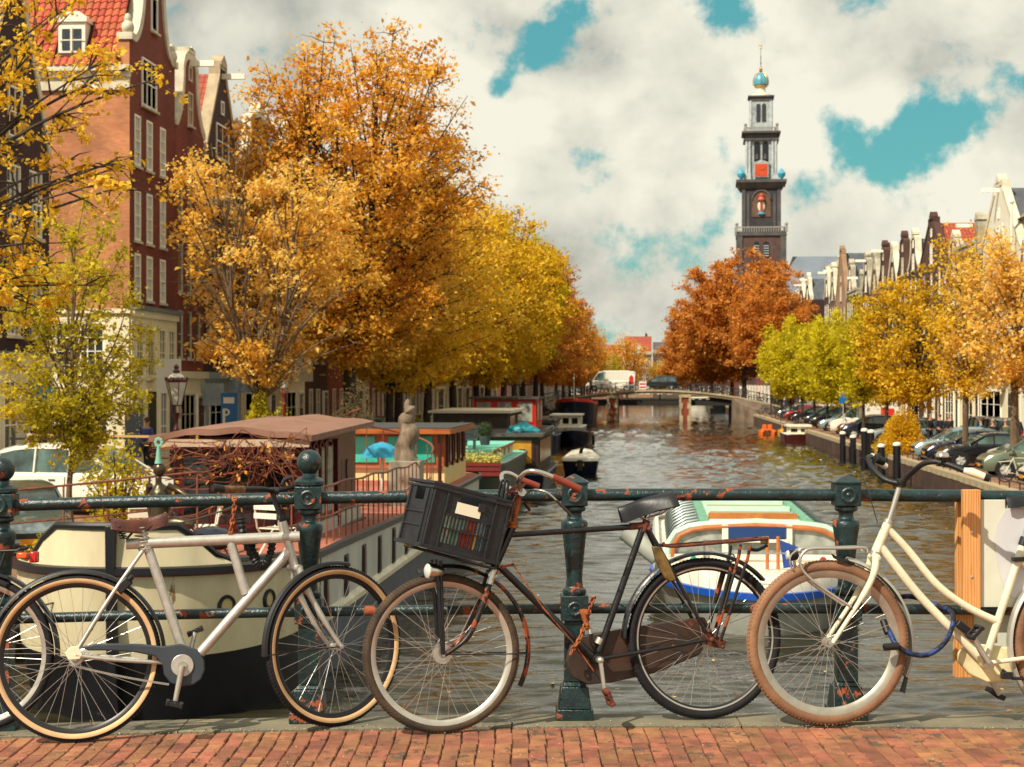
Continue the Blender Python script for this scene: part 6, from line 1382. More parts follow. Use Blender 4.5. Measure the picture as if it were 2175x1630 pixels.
def house(label, side, X, Y0, W, D, zc, brick, gable='spout', zt=None, roofm=None, cols=3, floors=None, fm=None, pm=None, trim=None, beam=True, shop='door', sideops=None, name='canal_house', group=None, nx=2, nz=3, ww=.95, chim=True, sideb=None, gwin=True, base=None, trimw=.16, roofz=None):
    rz = {'L': R90, 'R': -R90, 'F': 0}[side]; loc = {'L': (X, Y0, 0), 'R': (X, Y0 + W, 0), 'F': (X, Y0, 0)}[side]
    t = thing(name, label, 'house', loc, rz, group); zt = zt or zc + 3.2
    if floors is None:
        n = max(3, int(round((zc - 4.2) / 3.0))); fh = (zc - 4.2) / n; floors = [(4.2 + fh * i + .45, min(1.9, fh - .85)) for i in range(n)]
    xs = [W * (i + .5) / cols * .92 + W * .04 for i in range(cols)]
    ops = []; wins = []
    for z, h in floors:
        for x in xs: ops.append((x - ww / 2, x + ww / 2, z, z + h)); wins.append((x, z, h))
    q = MB(); wallgrid(q, W, zc, ops, .2)
    if shop == 'open': pass
    q.poly([(W, 0, 0), (W, D, 0), (W, D, zc), (W, 0, zc)]); q.poly([(W, D, 0), (0, D, 0), (0, D, zc), (W, D, zc)])
    if not sideb: q.poly([(0, D, 0), (0, 0, 0), (0, 0, zc), (0, D, zc)])
    q.build('wall', brick, t, smooth=False)
    for x, z, h in wins: win(t, x, z, ww, h, .05, nx, nz, fm, pm)
    trim = trim or m_trim
    ridge = (roofz or zt - .45)
    if gable == 'cornice':
        q = MB(); q.bb(-.08, W + .08, -.35, .2, zc - .75, zc - .45); q.bb(-.12, W + .12, -.55, .2, zc - .45, zc - .1); q.bb(-.15, W + .15, -.65, .2, zc - .1, zc + .12); q.build('cornice', trim, t, smooth=False)
        q = MB(); q.prism([(0, .1, zc), (0, 2.2, ridge), (0, D - 2.2, ridge), (0, D, zc)], (W, 0, 0)); rf = q.build('roof', roofm or m_slate, t, smooth=False)
        xd = W * .5; q = MB(); q.bb(xd - .6, xd + .6, .25, 2.2, zc + .12, zc + 1.61); q.prism([(xd - .7, .2, zc + 1.6), (xd + .7, .2, zc + 1.6), (xd, .2, zc + 2.1)], (0, 2.2, 0)); dm = q.build('dormer', trim, rf, smooth=False)
    else:
        ol = gable_outline(gable, W, zc, zt)
        q = MB(); q.prism([(x, 0, z) for x, z in ol], (0, .3, 0)); gb = q.build('gable', brick, t, smooth=False)
        q = MB(); rings = []
        for i, (x, z) in enumerate(ol):
            a = ol[max(i - 1, 0)]; b = ol[min(i + 1, len(ol) - 1)]; d = V((b[0] - a[0], 0, b[1] - a[1])); d.normalize(); n = V((-d.z, 0, d.x)); c = V((x, 0, z))
            rings.append([c - n * trimw + UP * 0 + V((0, -.05, 0)), c + n * .05 + V((0, -.07, 0)), c + n * .05 + V((0, .42, 0)), c - n * trimw + V((0, .42, 0))])
        q.loft(rings); q.build('gable_trim', trim, gb, angle=25)
        q = MB(); q.bb(W * .5 - .5, W * .5 + .5, -.1, .4, zt - .02, zt + .16); q.prism([(W * .5 - .5, -.1, zt + .16), (W * .5 + .5, -.1, zt + .16), (W * .5, -.1, zt + .5)] if gable in ('neck', 'spout', 'step') else [(W * .5 - .3, -.1, zt + .1), (W * .5 + .3, -.1, zt + .1), (W * .5, -.1, zt + .25)], (0, .5, 0)); q.build('gable_cap', trim, gb, smooth=False)
        if gwin:
            zg = zc + .25; hg = min(1.5, (zt - zc) * .42); o = win(t, W * .5, zg, ww * .95, hg, -.02, 2, 2, fm, pm); 
            if zt - zc > 2.8: win(t, W * .5, zg + hg + .45, .5, .6, -.02, 1, 1, fm, pm, sill=False)
        q = MB(); rr = min(ridge, zt - .3)
        for sg in (0, 1):
            x_e = -.05 if sg == 0 else W + .05; q.loft([[V((x_e, .32, zc - .05)), V((W / 2, .32, rr)), V((W / 2, .32, rr + .14)), V((x_e, .32, zc + .12))], [V((x_e, D, zc - .05)), V((W / 2, D, rr)), V((W / 2, D, rr + .14)), V((x_e, D, zc + .12))]])
        rf = q.build('roof', roofm or m_tiles, t, smooth=False)
        q = MB(); q.poly([(0, D, zc), (W, D, zc), (W / 2, D, rr)]); q.build('rear_gable', brick, t, smooth=False)
    if chim: q = MB(); cxm = W * random.choice((.2, .8)); cz = zc + (ridge - zc) * .5; q.bb(cxm - .3, cxm + .3, D * .4, D * .4 + .6, cz - .8, ridge + .7); q.bb(cxm - .2, cxm - .02, D * .4 + .1, D * .4 + .3, ridge + .7, ridge + 1.0); q.build('chimney', BR['brown'], rf, smooth=False)
    if beam: q = MB(); q.bb(W * .5 - .09, W * .5 + .09, -1.0, 0, (zt if gable != 'cornice' else zc + 1.7) - .55, (zt if gable != 'cornice' else zc + 1.7) - .32); q.build('hoist_beam', m_wwin, t, smooth=False)
    # ground floor
    if shop in ('door', 'shop'):
        q = MB(); q.bb(.05, W - .05, -.07, 0, .02, 3.7) if shop == 'shop' else q.bb(.05, W - .05, -.05, 0, 0, .7); q.bb(-.02, W + .02, -.22, 0, 3.7, 3.98) if shop == 'shop' else None
        pl = q.build('shopfront' if shop == 'shop' else 'plinth', base or (m_cream_pl if shop == 'shop' else m_lead), t, smooth=False)
        if shop == 'shop':
            win(t, W * .34, .7, W * .5, 2.4, -.1, 3, 3, fm, m_pane, name='shop_window'); dx = W * .80
        else:
            for i in range(max(1, cols - 1)): win(t, W * (.12 + .62 * (i + .5) / max(1, cols - 1)), 1.1, .95, 2.1, -.02, 2, 3, fm, pm)
            dx = W * .87
        q = MB(); q.bb(dx - .5, dx + .5, -.12, -.02, .1, 2.9); dr = q.build('door', mat('door_green', '#1d2a22', rough=.4) if random.random() < .5 else mat('door_brown', '#38201a', rough=.4), t, smooth=False)
        q = MB(); q.bb(dx - .58, dx - .5, -.15, 0, .1, 3.0); q.bb(dx + .5, dx + .58, -.15, 0, .1, 3.0); q.bb(dx - .58, dx + .58, -.15, 0, 3.0, 3.1); q.build('door_frame', m_wwin, dr, smooth=False)
        q = MB(); q.bb(dx - .4, dx + .4, -.14, -.121, 2.2, 2.8); q.build('fanlight', m_pane, dr, smooth=False)
    return t

# ---- dark house at the left edge
Y = 46.4
h0 = house('dark purple brick house with tall white windows, cut by the left edge', 'L', -18.5, 46.5, 5.9, 11, 10.4, BR['dark'], 'spout', 15.6, m_tiles, cols=3, floors=[(4.9, 2.5), (7.9, 2.0)], shop=None, beam=False, nz=4, nx=3, ww=1.15)
q = MB(); q.bb(0, 5.9, -.09, 0, .1, 4.0); q.bb(-.03, 5.93, -.3, 0, 4.0, 4.3); q.build('shopfront', m_cream_pl, h0, smooth=False)
q = MB(); q.bb(-.05, 5.95, -.35, 0, 4.3, 4.42); q.build('lead_flashing', m_lead, h0, smooth=False)
for x in (.9, 2.3): win(h0, x, 1.0, 1.1, 2.6, -.12, 2, 2, m_wwin, m_panecurt)
q = MB(); q.bb(4.0, 5.3, -.15, -.05, .1, 2.7); q.build('door', mat('oxblood_door', '#4a1e18', rough=.5), h0, smooth=False)
aw = MB(); aw.prism([(3.7, -.1, 3.5), (3.7, -1.2, 2.75), (3.7, -1.15, 2.55), (3.7, -.1, 2.6)], (1.9, 0, 0)); aw.build('awning', mat('teal_awning', '#137d86', rough=.7), h0, smooth=False)
q = MB(); q.bb(2.9, 3.5, -.03, -.0, 7.0, 7.7); q.build('gable_stone', m_trim, h0, smooth=False); q = MB(); q.bb(3.0, 3.4, -.045, -.031, 7.1, 7.6); q.build('relief', mat('relief_red', '#7d3a24', rough=.7), h0, smooth=False)

# ---- corner house with the orange roof
W1 = 5.9; zc1 = 14.05; D1 = 13.0
h1 = thing('corner_house', 'tall red brick corner house with orange pantile roof and cream ground floor', 'house', (-18.5, 60.7, 0), R90)
floors1 = [(13.9 - .1, 1.75, (2.1,), 1.75)]
q = MB(); ops = []
rows = [(11.35, 1.85), (8.65, 1.85), (6.55, 1.65)]
for z, h in rows:
    for x in (.95, 2.45, 3.95 + .25): ops.append((x - .38, x + .38, z, z + h))
wallgrid(q, W1, 15.3, ops, .2); q.poly([(W1, 0, 0), (W1, D1, 0), (W1, D1, 15.3), (W1, 0, 15.3)]); q.build('wall', BR['red'], h1, smooth=False)
for z, h in rows:
    for x in (.95, 2.45, 4.2): win(h1, x, z, .76, h, .03, 2, 4, m_wwin, m_panecurt, proud=.05, fr=.09)
q = MB(); sops = [(-99, -98, 0, 0)]
wallgrid(q, D1, zc1, [], .2, axis=1, off=0.0, z0=6.0); q.poly([(0, D1, 0), (W1, D1, 0), (W1, D1, 15.3), (0, D1, 15.3)]); q.bb(-.006, .2, .006, .445, zc1 + .76, 15.72); q.build('side_wall', BR['lit'], h1, smooth=False)
q = MB(); wallgrid(q, D1, 6.0, [(.9, 2.7, 3.6, 5.7), (.75, 2.75, .9, 3.1)], .2, axis=1, off=-.06); q.bb(-.16, 0, -.06, D1, 6.0, 6.16); q.build('lower_render', m_cream_pl, h1, smooth=False)
def bigwin(parent, a0, a1, z0, z1, nx, nz, off, fm=m_wwin):
    q = MB(); fr = .07; q.bb(off - .05, off + .05, a0, a0 + fr, z0, z1); q.bb(off - .05, off + .05, a1 - fr, a1, z0, z1); q.bb(off - .05, off + .05, a0 + fr, a1 - fr, z0, z0 + fr); q.bb(off - .05, off + .05, a0 + fr, a1 - fr, z1 - fr, z1); q.bb(off - .06, off + .05, (a0 + a1) / 2 - .05, (a0 + a1) / 2 + .05, z0 + fr, z1 - fr)
    f = q.build('window', fm, parent, smooth=False); pw = (a1 - a0 - 2 * fr) / nx; ph = (z1 - z0 - 2 * fr) / nz
    k = MB(); k.bb(-.005, .005, -pw / 2 + .014, pw / 2 - .014, -ph / 2 + .014, ph / 2 - .014); me = k.mesh('pane', m_pane, smooth=False)
    for i in range(nx):
        for j in range(nz): link('pane', me, f, (off + .02, a0 + fr + pw * (i + .5), z0 + fr + ph * (j + .5)))
    k = MB()
    for i in range(1, nx): k.bb(off - .03, off + .03, a0 + fr + pw * i - .018, a0 + fr + pw * i + .018, z0 + fr, z1 - fr)
    for j in range(1, nz): k.bb(off - .032, off + .03, a0 + fr, a1 - fr, z0 + fr + ph * j - .018, z0 + fr + ph * j + .018)
    k.build('glazing_bars', fm, f, smooth=False)
bigwin(h1, .9, 2.7, 3.6, 5.7, 6, 4, -.0); bigwin(h1, .75, 2.75, .9, 3.1, 4, 4, .0)
q = MB(); q.bb(-.12, 0, -.02, D1, zc1 - .1, zc1 + .35); q.bb(-.22, .0, -.05, D1, zc1 + .35, zc1 + .55); q.bb(-.36, 0, -.08, D1, zc1 + .55, zc1 + .75); q.build('cornice', m_trim, h1, smooth=False)
q = MB(); q.bb(0, W1, -.18, 0, 5.9, 6.15); q.bb(.0, W1, -.08, 0, .1, 5.9); q.build('shopfront', m_cream_pl, h1, smooth=False)
q = MB(); q.bb(-.05, W1 + .05, -.3, 0, 6.15, 6.3); q.build('lead_flashing', m_lead, h1, smooth=False)
for x in (.8, 2.2, 3.7, 5.0): win(h1, x, 3.7, .95, 1.9, -.12, 2, 4, m_cream_pl, m_panecurt, fr=.12)
for x, nm in ((1.0, 'window'), (3.9, 'window')): win(h1, x, 1.2, .9, 2.0, -.12, 2, 3, m_wwin, m_pane)
q = MB(); q.bb(2.0, 3.0, -.11, -.03, .1, 3.2); q.build('door', mat('door_green', '#1d2a22', rough=.4), h1, smooth=False)
q = MB(); q.bb(4.9, 5.7, -.11, -.03, .1, 3.0); q.build('door', mat('blue_grey_door', '#32424a', rough=.4), h1, smooth=False)
# canal gable with scrolls
g = [(0, 15.3), (0, 15.75)] + curve((.35, 15.8), (1.75, 18.6), (1.6, 16.2), 10) + [(1.85, 20.4), (2.95, 21.2)]
g = g + [(W1 - x, z) for x, z in reversed(g) if x < 2.9]
q = MB(); q.prism([(x, 0, z) for x, z in g], (0, .35, 0)); gb = q.build('gable', BR['red'], h1, smooth=False)
q = MB()
for sg in (0, 1):
    rings = []
    for i, (x, z) in enumerate(curve((.35, 15.8), (1.75, 18.6), (1.6, 16.2), 12) + [(1.85, 20.4)]):
        xx = x if sg == 0 else W1 - x; s_ = -1 if sg == 0 else 1; rings.append([V((xx + s_ * .16, -.08, z + .06)), V((xx - s_ * .14, -.08, z - .06)), V((xx - s_ * .14, .5, z - .06)), V((xx + s_ * .16, .5, z + .06))])
    q.loft(rings)
q.build('gable_trim', m_trim, gb)
for xx in (.12, W1 - .12): q = MB(); q.bb(xx - .2, xx + .2, -.12, .45, 15.75, 16.0); q.ball((xx, .1, 16.2), .26, 12, (1, .9, 1)); q.ball((xx, .1, 16.5), .16, 10, (1, .9, 1.3)); q.build('scroll_stone', m_trim, gb)
win(h1, 2.35, 13.65, 1.85, 1.75, -.03, 3, 2, m_wwin, m_panecurt); win(h1, 3.0, 16.6, .8, 1.3, -.03, 1, 1, m_wwin, m_white)
# roof with single pantiles on the slope facing the bridge
rz1 = 20.2; q = MB()
for xe in (-.3, W1 + .3): q.loft([[V((xe, y, zc1 + .66)), V((W1 / 2, y, rz1)), V((W1 / 2, y, rz1 + .06)), V((xe, y, zc1 + .75))] for y in (.36, D1)])
rf = q.build('roof', m_tilebed, h1, smooth=False)
sl0 = V((-.34, 0, zc1 + .72)); sl1 = V((W1 / 2, 0, rz1 + .10)); sd_ = (sl1 - sl0); SL = sd_.length; sd_.normalize(); nn = V((-sd_.z, 0, sd_.x))
if nn.z < 0: nn.negate()
tw, tl = .255, .33; k = MB(); rings = []
for i in range(9):
    u = i / 8; yy = -tw / 2 - .02 + (tw + .04) * u; hh = .035 * math.sin(u * 2 * math.pi) + .02; rings.append([V((0, yy, 0)) + nn * (hh + .045), sd_ * (tl + .05) + V((0, yy, 0)) + nn * (hh + .005)])
k.loft(rings, closed=False); k.loft([[p - nn * .014 for p in r] for r in [[rr_[0], rr_[0] + nn * .014] for rr_ in rings]], closed=False); tme = k.mesh('pantile', m_tile1, angle=60)
ncol = 19; nrow = 15; cnt = 0
for i in range(ncol):
    for j in range(nrow):
        y = .55 + i * tw; s_ = j * tl
        if 1.5 < y < 2.75 and .15 < s_ < 1.9: continue
        link('pantile', tme, rf, (sl0.x + sd_.x * s_, y, sl0.z + sd_.z * s_)); cnt += 1
k = MB()
for i in range(ncol, 45):
    for j in range(nrow + 6):
        y = .55 + i * tw; o_ = V((sl0.x + sd_.x * j * tl, y, sl0.z + sd_.z * j * tl)); k.poly([o_ + V((0, -tw / 2, 0)) + nn * .05, o_ + V((0, tw / 2, 0)) + nn * .05, o_ + V((0, tw / 2, 0)) + nn * .02 + sd_ * tl, o_ + V((0, -tw / 2, 0)) + nn * .02 + sd_ * tl])
k.build('further_pantiles', m_tile1, rf, smooth=False)['kind'] = 'stuff'
q = MB(); q.bb(.0, 1.1, 1.62, 2.6, zc1 + 1.0, zc1 + 2.35); q.lathe((0, 0, -50), [(0, 0), (0, .001)], 3); q.bb(-.08, 1.2, 1.54, 2.68, zc1 + 2.35, zc1 + 2.5); q.prism([V((-.06, 1.56, zc1 + 2.5)), V((-.06, 2.66, zc1 + 2.5)), V((-.06, 2.4, zc1 + 2.72)), V((-.06, 1.82, zc1 + 2.72))], (1.2, 0, 0)); dm = q.build('dormer', m_white, h1, smooth=False)
for yy in (1.9, 2.32): q = MB(); q.bb(-.03, -.004, yy - .14, yy + .14, zc1 + 1.35, zc1 + 2.1); q.build('pane', m_pane, dm, smooth=False)
q = MB(); q.bb(-.045, -.031, 1.66, 2.56, zc1 + 1.68, zc1 + 1.72); q.bb(-.06, 0, 2.08, 2.14, zc1 + 1.3, zc1 + 2.15); q.build('glazing_bars', m_white, dm, smooth=False)
# chalkboard menu and hanging cafe sign on the corner
t = thing('chalkboard', 'black chalkboard menu leaning at the cream corner under the tree', 'menu board', (-18.2, 60.35, .9), R90)
q = MB(); q.bb(-.08, -.03, -.25, .35, 0, 1.75); q.build('board', mat('chalkboard_black', '#15181b', rough=.7, chips='#9da09a', cscale=14, cth=.62), t, smooth=False)
# ---- the neighbours on the left quay
random.seed(11)
h2 = house('narrow red brick bell gabled house with white scrolls beside the corner house', 'L', -18.5, 66.65, 4.35, 12, 13.6, BR['red2'], 'bell', 16.8, m_tiles, cols=3, floors=[(5.4 - .9, 1.9), (7.1, 1.9), (10.0, 1.9)], fm=m_trim, ww=.72, nx=1, nz=2, shop='shop', trimw=.3)
h3 = house('dark brick house with tall stone pointed gable and a broad white window', 'L', -18.5, 71.05, 6.1, 12, 12.9, BR['dark'], 'spout', 17.2, m_tiles, cols=2, floors=[(4.7, 2.1), (8.2, 1.9), (10.8, 1.5)], ww=2.3, nx=3, nz=2, shop='shop', trim=mat('sandstone_trim', '#a8977a', rough=.8, var=.25, vscale=2), base=mat('pale_blue_paint', '#9fb0b4', rough=.5))
kinds = ['spout', 'neck', 'bell', 'cornice', 'step']; bks = list(BR); ords = 'fourth fifth sixth seventh eighth ninth tenth eleventh twelfth thirteenth fourteenth fifteenth sixteenth seventeenth eighteenth nineteenth twentieth'.split() + ['twenty-%s' % k for k in ('first', 'second', 'third', 'fourth', 'fifth')]
names = dict(dark='dark purple brick', lit='sunlit-toned brick', red='red brick', red2='crimson brick', brown='brown brick', grey='grey-brown brick', sand='sandy brick')
gn = dict(spout='spout', neck='neck', bell='bell', cornice='straight cornice', step='stepped')
y = 77.25; i = 0
while y < 203:
    w = random.uniform(6.2, 8.6); bkx = random.choice(['red', 'brown', 'dark', 'red2', 'grey']); kd = random.choice(kinds)
    house(f'{names[bkx]} {gn[kd]} house on the left quay, {ords[i]} past the orange-roofed corner', 'L', -18.5, y, w - .08, 12, random.uniform(11.5, 13.5), BR[bkx], kd, None, random.choice([m_tiles, m_slate]), cols=3, shop=random.choice(['shop', 'door']), pm=random.choice([m_pane, m_panecurt]))
    y += w; i += 1
# ---- right quay houses
XH = 20.0; right = [  # Y0, W, zc, kind, zt, brick, roof, label
    (58, 8, 13.0, 'cornice', 15.5, 'brown', m_slate, 'brown brick cornice house behind the trees at the right edge'),
    (66.1, 8, 12.5, 'neck', 15.8, 'red', m_tiles, 'red brick neck gabled house behind the rightmost golden tree'),
    (74.2, 9, 12.2, 'cornice', 14.6, 'grey', m_slate, 'grey-brown cornice house behind the parked green car'),
    (83.3, 11.5, 11.0, 'spout', 13.6, 'brown', m_slate, 'brown brick house behind the quay people at the right'),
]
for Y0, w, zc, kd, zt, bkx, rm, lb in right: house(lb, 'R', XH, Y0, w - .1, 12, zc, BR[bkx], kd, zt, rm, cols=3, shop='shop' if kd != 'spout' else 'door')
hw = house('white rendered house with pointed gable and dark slate roof, highest on the right', 'R', XH, 96.4, 12.2, 12, 10.8, mat('white_render', '#d9d4c2', rough=.7, var=.06, vscale=1), 'spout', 15.1, m_slate, cols=4, floors=[(4.6, 1.9), (7.9, 1.9)], shop='shop', trimw=.25, gwin=True)
q = MB(); q.bb(7.6, 12.2, .4, 6, 10.8, 12.6); q.prism([(7.5, .2, 12.6), (7.5, 3.2, 14.8), (7.5, 6.2, 12.6)], (4.8, 0, 0)); q.build('attic', mat('weathered_boards', '#7c6f5d', rough=.9, var=.2, vscale=2, stretch=(.3, .3, 6)), hw, smooth=False)
q = MB(); q.tube([(11.2, -.3, 11.2), (11.2, -.3, 13.4)], .07, 8); q.lathe((11.2, -.3, 13.4), [(.13, 0), (.15, .08), (0, .3)], 8); q.tube([(8.3, -.2, 11.2), (8.3, -.2, 12.6)], .06, 8); q.build('flue', m_white, hw)
right2 = [(107.3, 7.0, 12.1, 'cornice', 13.2, 'brown', m_slate, 'brown house with white cornice beside the white rendered house'),
    (114.4, 6.5, 10.3, 'neck', 13.2, 'red', m_slate, 'red neck gabled house with long white hoist beam on the right'),
    (121.0, 11.5, 11.8, 'spout', 15.3, 'brown', m_tiles, 'brown brick house showing a bright orange roof slope'),
    (132.6, 5.6, 11.9, 'neck', 14.9, 'dark', m_slate, 'dark brick house with white neck gable next to the orange roof'),
    (138.3, 5.6, 11.9, 'neck', 15.2, 'brown', m_slate, 'brown brick neck gabled house, second past the orange roof'),
    (144.0, 6.0, 11.5, 'spout', 14.8, 'dark', m_tiles, 'dark brick spout gabled house, third past the orange roof'),
    (150.1, 5.4, 12.0, 'neck', 15.4, 'brown', m_tiles, 'brown brick neck gabled house with orange tiles, fourth past the orange roof'),
    (155.6, 6.2, 11.6, 'spout', 15.0, 'grey', m_slate, 'grey-brown spout gabled house, fifth past the orange roof'),
    (161.9, 6.0, 11.8, 'neck', 15.4, 'dark', m_tiles, 'dark brick neck gabled house, sixth past the orange roof'),
    (168.0, 7.0, 12.5, 'cornice', 13.6, 'sand', m_slate, 'cream painted narrow house with white cornice in the right row'),
    (175.1, 6.0, 12.2, 'neck', 15.6, 'brown', m_slate, 'brown neck gabled house just before the slate roofed one'),
    (181.2, 10.5, 12.0, 'spout', 17.6, 'sand', m_slate, 'house with large slate roof and white gable edge near the church'),
    (191.8, 6.6, 12.5, 'neck', 16.4, 'grey', m_slate, 'grey-brown neck gabled house beside the rust-coloured trees'),
    (198.5, 6.0, 13.2, 'bell', 16.6, 'dark', m_slate, 'dark bell gabled house nearest the far bridge on the right')]
for Y0, w, zc, kd, zt, bkx, rm, lb in right2: house(lb, 'R', XH, Y0, w - .1, 11, zc, BR[bkx], kd, zt, rm, cols=3 if w > 5.8 else 2, shop=random.choice(['shop', 'door']), trimw=random.choice((.12, .2, .3)), nx=1, nz=2, beam=random.random() < .5, trim=random.choice([m_trim, m_gtrim, m_gtrim, BR[bkx]]), fm=random.choice([m_wwin, m_trim]))
y = 222; i = 0
while y < 400:
    w = random.uniform(8, 11); bkx = random.choice(['red', 'brown', 'dark', 'grey']); kd = random.choice(kinds)
    house(f'{names[bkx]} {gn[kd]} house on the right past the far bridge, {["first", "second", "third", "fourth", "fifth", "sixth"][i] if i < 6 else ords[i - 3]} in line', 'R', XH, y, w - .1, 11, random.uniform(12.5, 14.5), BR[bkx], kd, None, m_slate, cols=3, chim=False, nx=1, nz=2)
    bkx = random.choice(['red', 'brown', 'dark', 'grey']); kd = random.choice(kinds)
    house(f'{names[bkx]} {gn[kd]} house on the left past the far bridge, {["first", "second", "third", "fourth", "fifth", "sixth"][i] if i < 6 else ords[i - 3]} in line', 'L', -18.5, y, w - .1, 11, random.uniform(11.5, 13.5), BR[bkx], kd, None, m_tiles, cols=3, chim=False, nx=1, nz=2)
    y += w; i += 1
# ---- houses closing the view
far = [(-34, 9, 10, 'brown', 'spout', 13.5, m_tiles, 'far brown house with orange roof behind the last left trees'), (-24.5, 8, 11, 'dark', 'neck', 14.5, m_slate, 'far dark house left of the bare crowned trees'), (-16, 9, 10.5, 'red', 'cornice', 13.5, m_tiles, 'far red house at the end of the canal, partly behind trees'),
    (-6.6, 6.8, 11.2, 'sand', 'cornice', 15.6, m_tiles, 'far sandy house with orange roof at the canal end'), (.4, 10.5, 11.5, 'grey', 'cornice', 14.2, m_slate, 'far grey-brown house with white windows and slate roof at canal end'), (11, 9, 11, 'brown', 'cornice', 14, m_slate, 'far brown house behind the rust-coloured trees'), (20.2, 10, 11.5, 'red', 'neck', 15, m_tiles, 'far red neck gabled house behind the rust-coloured trees')]
for x, w, zc, bkx, kd, zt, rm, lb in far: house(lb, 'F', x, 430, w - .1, 10, zc, BR[bkx], kd, zt, rm, cols=4, floors=[(.9, 1.9), (4.1, 1.9), (7.3, 1.8)], shop=None, ww=1.05, nx=2, nz=2, beam=False)

# ---- church with its tower
XT, YT = at(1616, 815, 430).x, at(1616, 815, 430).y
def zt_(py): return 3.5 + (815 - py) / 3700 * 430
m_tbrick = brick_mat('tower_brick', '#4a3a38', '#5a3d35', '#3a3432', .5, .2, .3, .3); m_tstone = mat('tower_grey_stone', '#3c3d42', rough=.85, var=.4, vscale=.5, bump=.3, bscale=3, col2='#57544f')
m_tlead = mat('tower_pale_lead', '#76828a', rough=.6, vscale=.9, col2='#b2bab8'); m_gold = mat('gilding', '#c89a3c', rough=.35, metal=.6); m_cblue = mat('crown_blue', '#4a9cb4', rough=.4, var=.2, vscale=1)
tw = thing('church_tower', 'tall dark church tower with orange clock face, stacked belfries and blue crown', 'tower', (XT, YT, 0), rad(-2))
def sq(q, w, z0, z1, w1=None): q.frust(V((0, 0, 0)), w, w, w1 or w, w1 or w, z0, z1)
z = zt_
q = MB(); sq(q, 11.4, 0, z(505)); q.build('base_shaft', m_tbrick, tw, smooth=False)
q = MB()
for sx in (-1, 1):
    for sy in (-1, 1): q.bb(sx * 5.7 - .7 - sx * .4, sx * 5.7 + .7 - sx * .4, sy * 5.7 - .7 - sy * .4, sy * 5.7 + .7 - sy * .4, 0, z(505))
q.build('corner_piers', m_tstone, tw, smooth=False)
def arch(q, x, y, z0, w, h, n=10): q.prism([V((x - w / 2, y, z0)), V((x + w / 2, y, z0)), V((x + w / 2, y, z0 + h - w / 2))] + [V((x + math.cos(a) * w / 2, y, z0 + h - w / 2 + math.sin(a) * w / 2)) for a in np.linspace(0, math.pi, n)[1:-1]] + [V((x - w / 2, y, z0 + h - w / 2))], (0, -.15, 0))
for x in (-1.15, 1.15):
    q = MB(); arch(q, x, -5.72, z(550), 1.4, 3.8); q.build('belfry_opening', m_bblack, tw, smooth=False)
    for i in range(5): k = MB(); k.bb(x - .65, x + .65, -6.0, -5.88, z(548) + i * .6, z(548) + i * .6 + .22); k.build('louvre', m_tlead, tw, smooth=False)
q = MB(); sq(q, 12.2, z(505), z(500)); sq(q, 12.0, z(500), z(497), 12.0); q.build('gallery_floor', m_tstone, tw, smooth=False)
def balustrade(w, z0, z1, n, m, nm='balustrade'):
    q = MB(); q.bb(-w / 2, w / 2, -w / 2, -w / 2 + .25, z1 - .25, z1); q.bb(-w / 2, w / 2, w / 2 - .25, w / 2, z1 - .25, z1); q.bb(-w / 2, -w / 2 + .25, -w / 2 + .25, w / 2 - .25, z1 - .25, z1); q.bb(w / 2 - .25, w / 2, -w / 2 + .25, w / 2 - .25, z1 - .25, z1)
    for i in range(n + 1):
        a = -w / 2 + .12 + (w - .24) * i / n
        for p in ((a, -w / 2 + .12), (a, w / 2 - .12), (-w / 2 + .12, a), (w / 2 - .12, a)): q.bb(p[0] - .1, p[0] + .1, p[1] - .1, p[1] + .1, z0, z1 - .25)
    for sx in (-1, 1):
        for sy in (-1, 1): q.frust(V((sx * w / 2, sy * w / 2, 0)), .7, .7, .7, .7, z0, z1 + .2); q.ball((sx * w / 2, sy * w / 2, z1 + .6), .42, 8)
    q.build(nm, m, tw)['kind'] = 'stuff'
balustrade(12.0, z(497), z(486), 20, mat('balustrade_stone', '#8a8982', rough=.8))
q = MB(); sq(q, 9.1, z(497), z(405)); q.build('clock_shaft', mat('dark_basalt_brick', '#2f2c30', rough=.8, var=.35, vscale=.6, bump=.4, bscale=4), tw, smooth=False)
q = MB()
for sx in (-1, 1): q.bb(sx * 4.3 - .45, sx * 4.3 + .45, -4.75, -4.5, z(497), z(405)); q.bb(sx * 3.2 - .3, sx * 3.2 + .3, -4.7, -4.5, z(490), z(415))
q.build('pilasters', m_tstone, tw, smooth=False)
q = MB(); arch(q, 0, -4.58, z(465), 4.6, 6.8); q.build('niche', mat('niche_brown', '#5c4636', rough=.8, var=.3, vscale=.8), tw, smooth=False)
q = MB(); q.tube([V((math.cos(a) * 2.2, -4.8, z(440) + 1.3 + math.sin(a) * 2.2)) for a in np.linspace(0, math.pi, 14)], .22, 6); q.build('niche_arch', m_tstone, tw)
cr = MB(); cr.ball((0, -4.9, z(443)), 1.25, 16, (.75, .25, 1.15)); em = cr.build('coat_of_arms', mat('arms_white', '#cfc3ad', rough=.5), tw)
q = MB(); q.bb(-.28, .28, -5.35, -5.2, z(452), z(434)); q.build('arms_pale', mat('arms_red', '#a8281e', rough=.5), em, smooth=False)
q = MB(); q.lathe((0, -4.95, z(431)), [(.9, 0), (.95, .3), (.6, .9), (.75, 1.3), (.2, 1.7), (0, 1.9)], 10); q.build('arms_crown', mat('arms_crown', '#b9553a', rough=.4), em)
q = MB(); q.ball((0, -5.0, z(458)), .8, 12, (1.1, .3, .5)); q.build('arms_scroll', mat('arms_scroll_blue', '#4a86a8', rough=.5), em)
q = MB(); sq(q, 10.0, z(405), z(402)); sq(q, 10.4, z(402), z(393), 11.6); sq(q, 12.2, z(393), z(387)); q.build('cornice', m_tstone, tw, smooth=False)
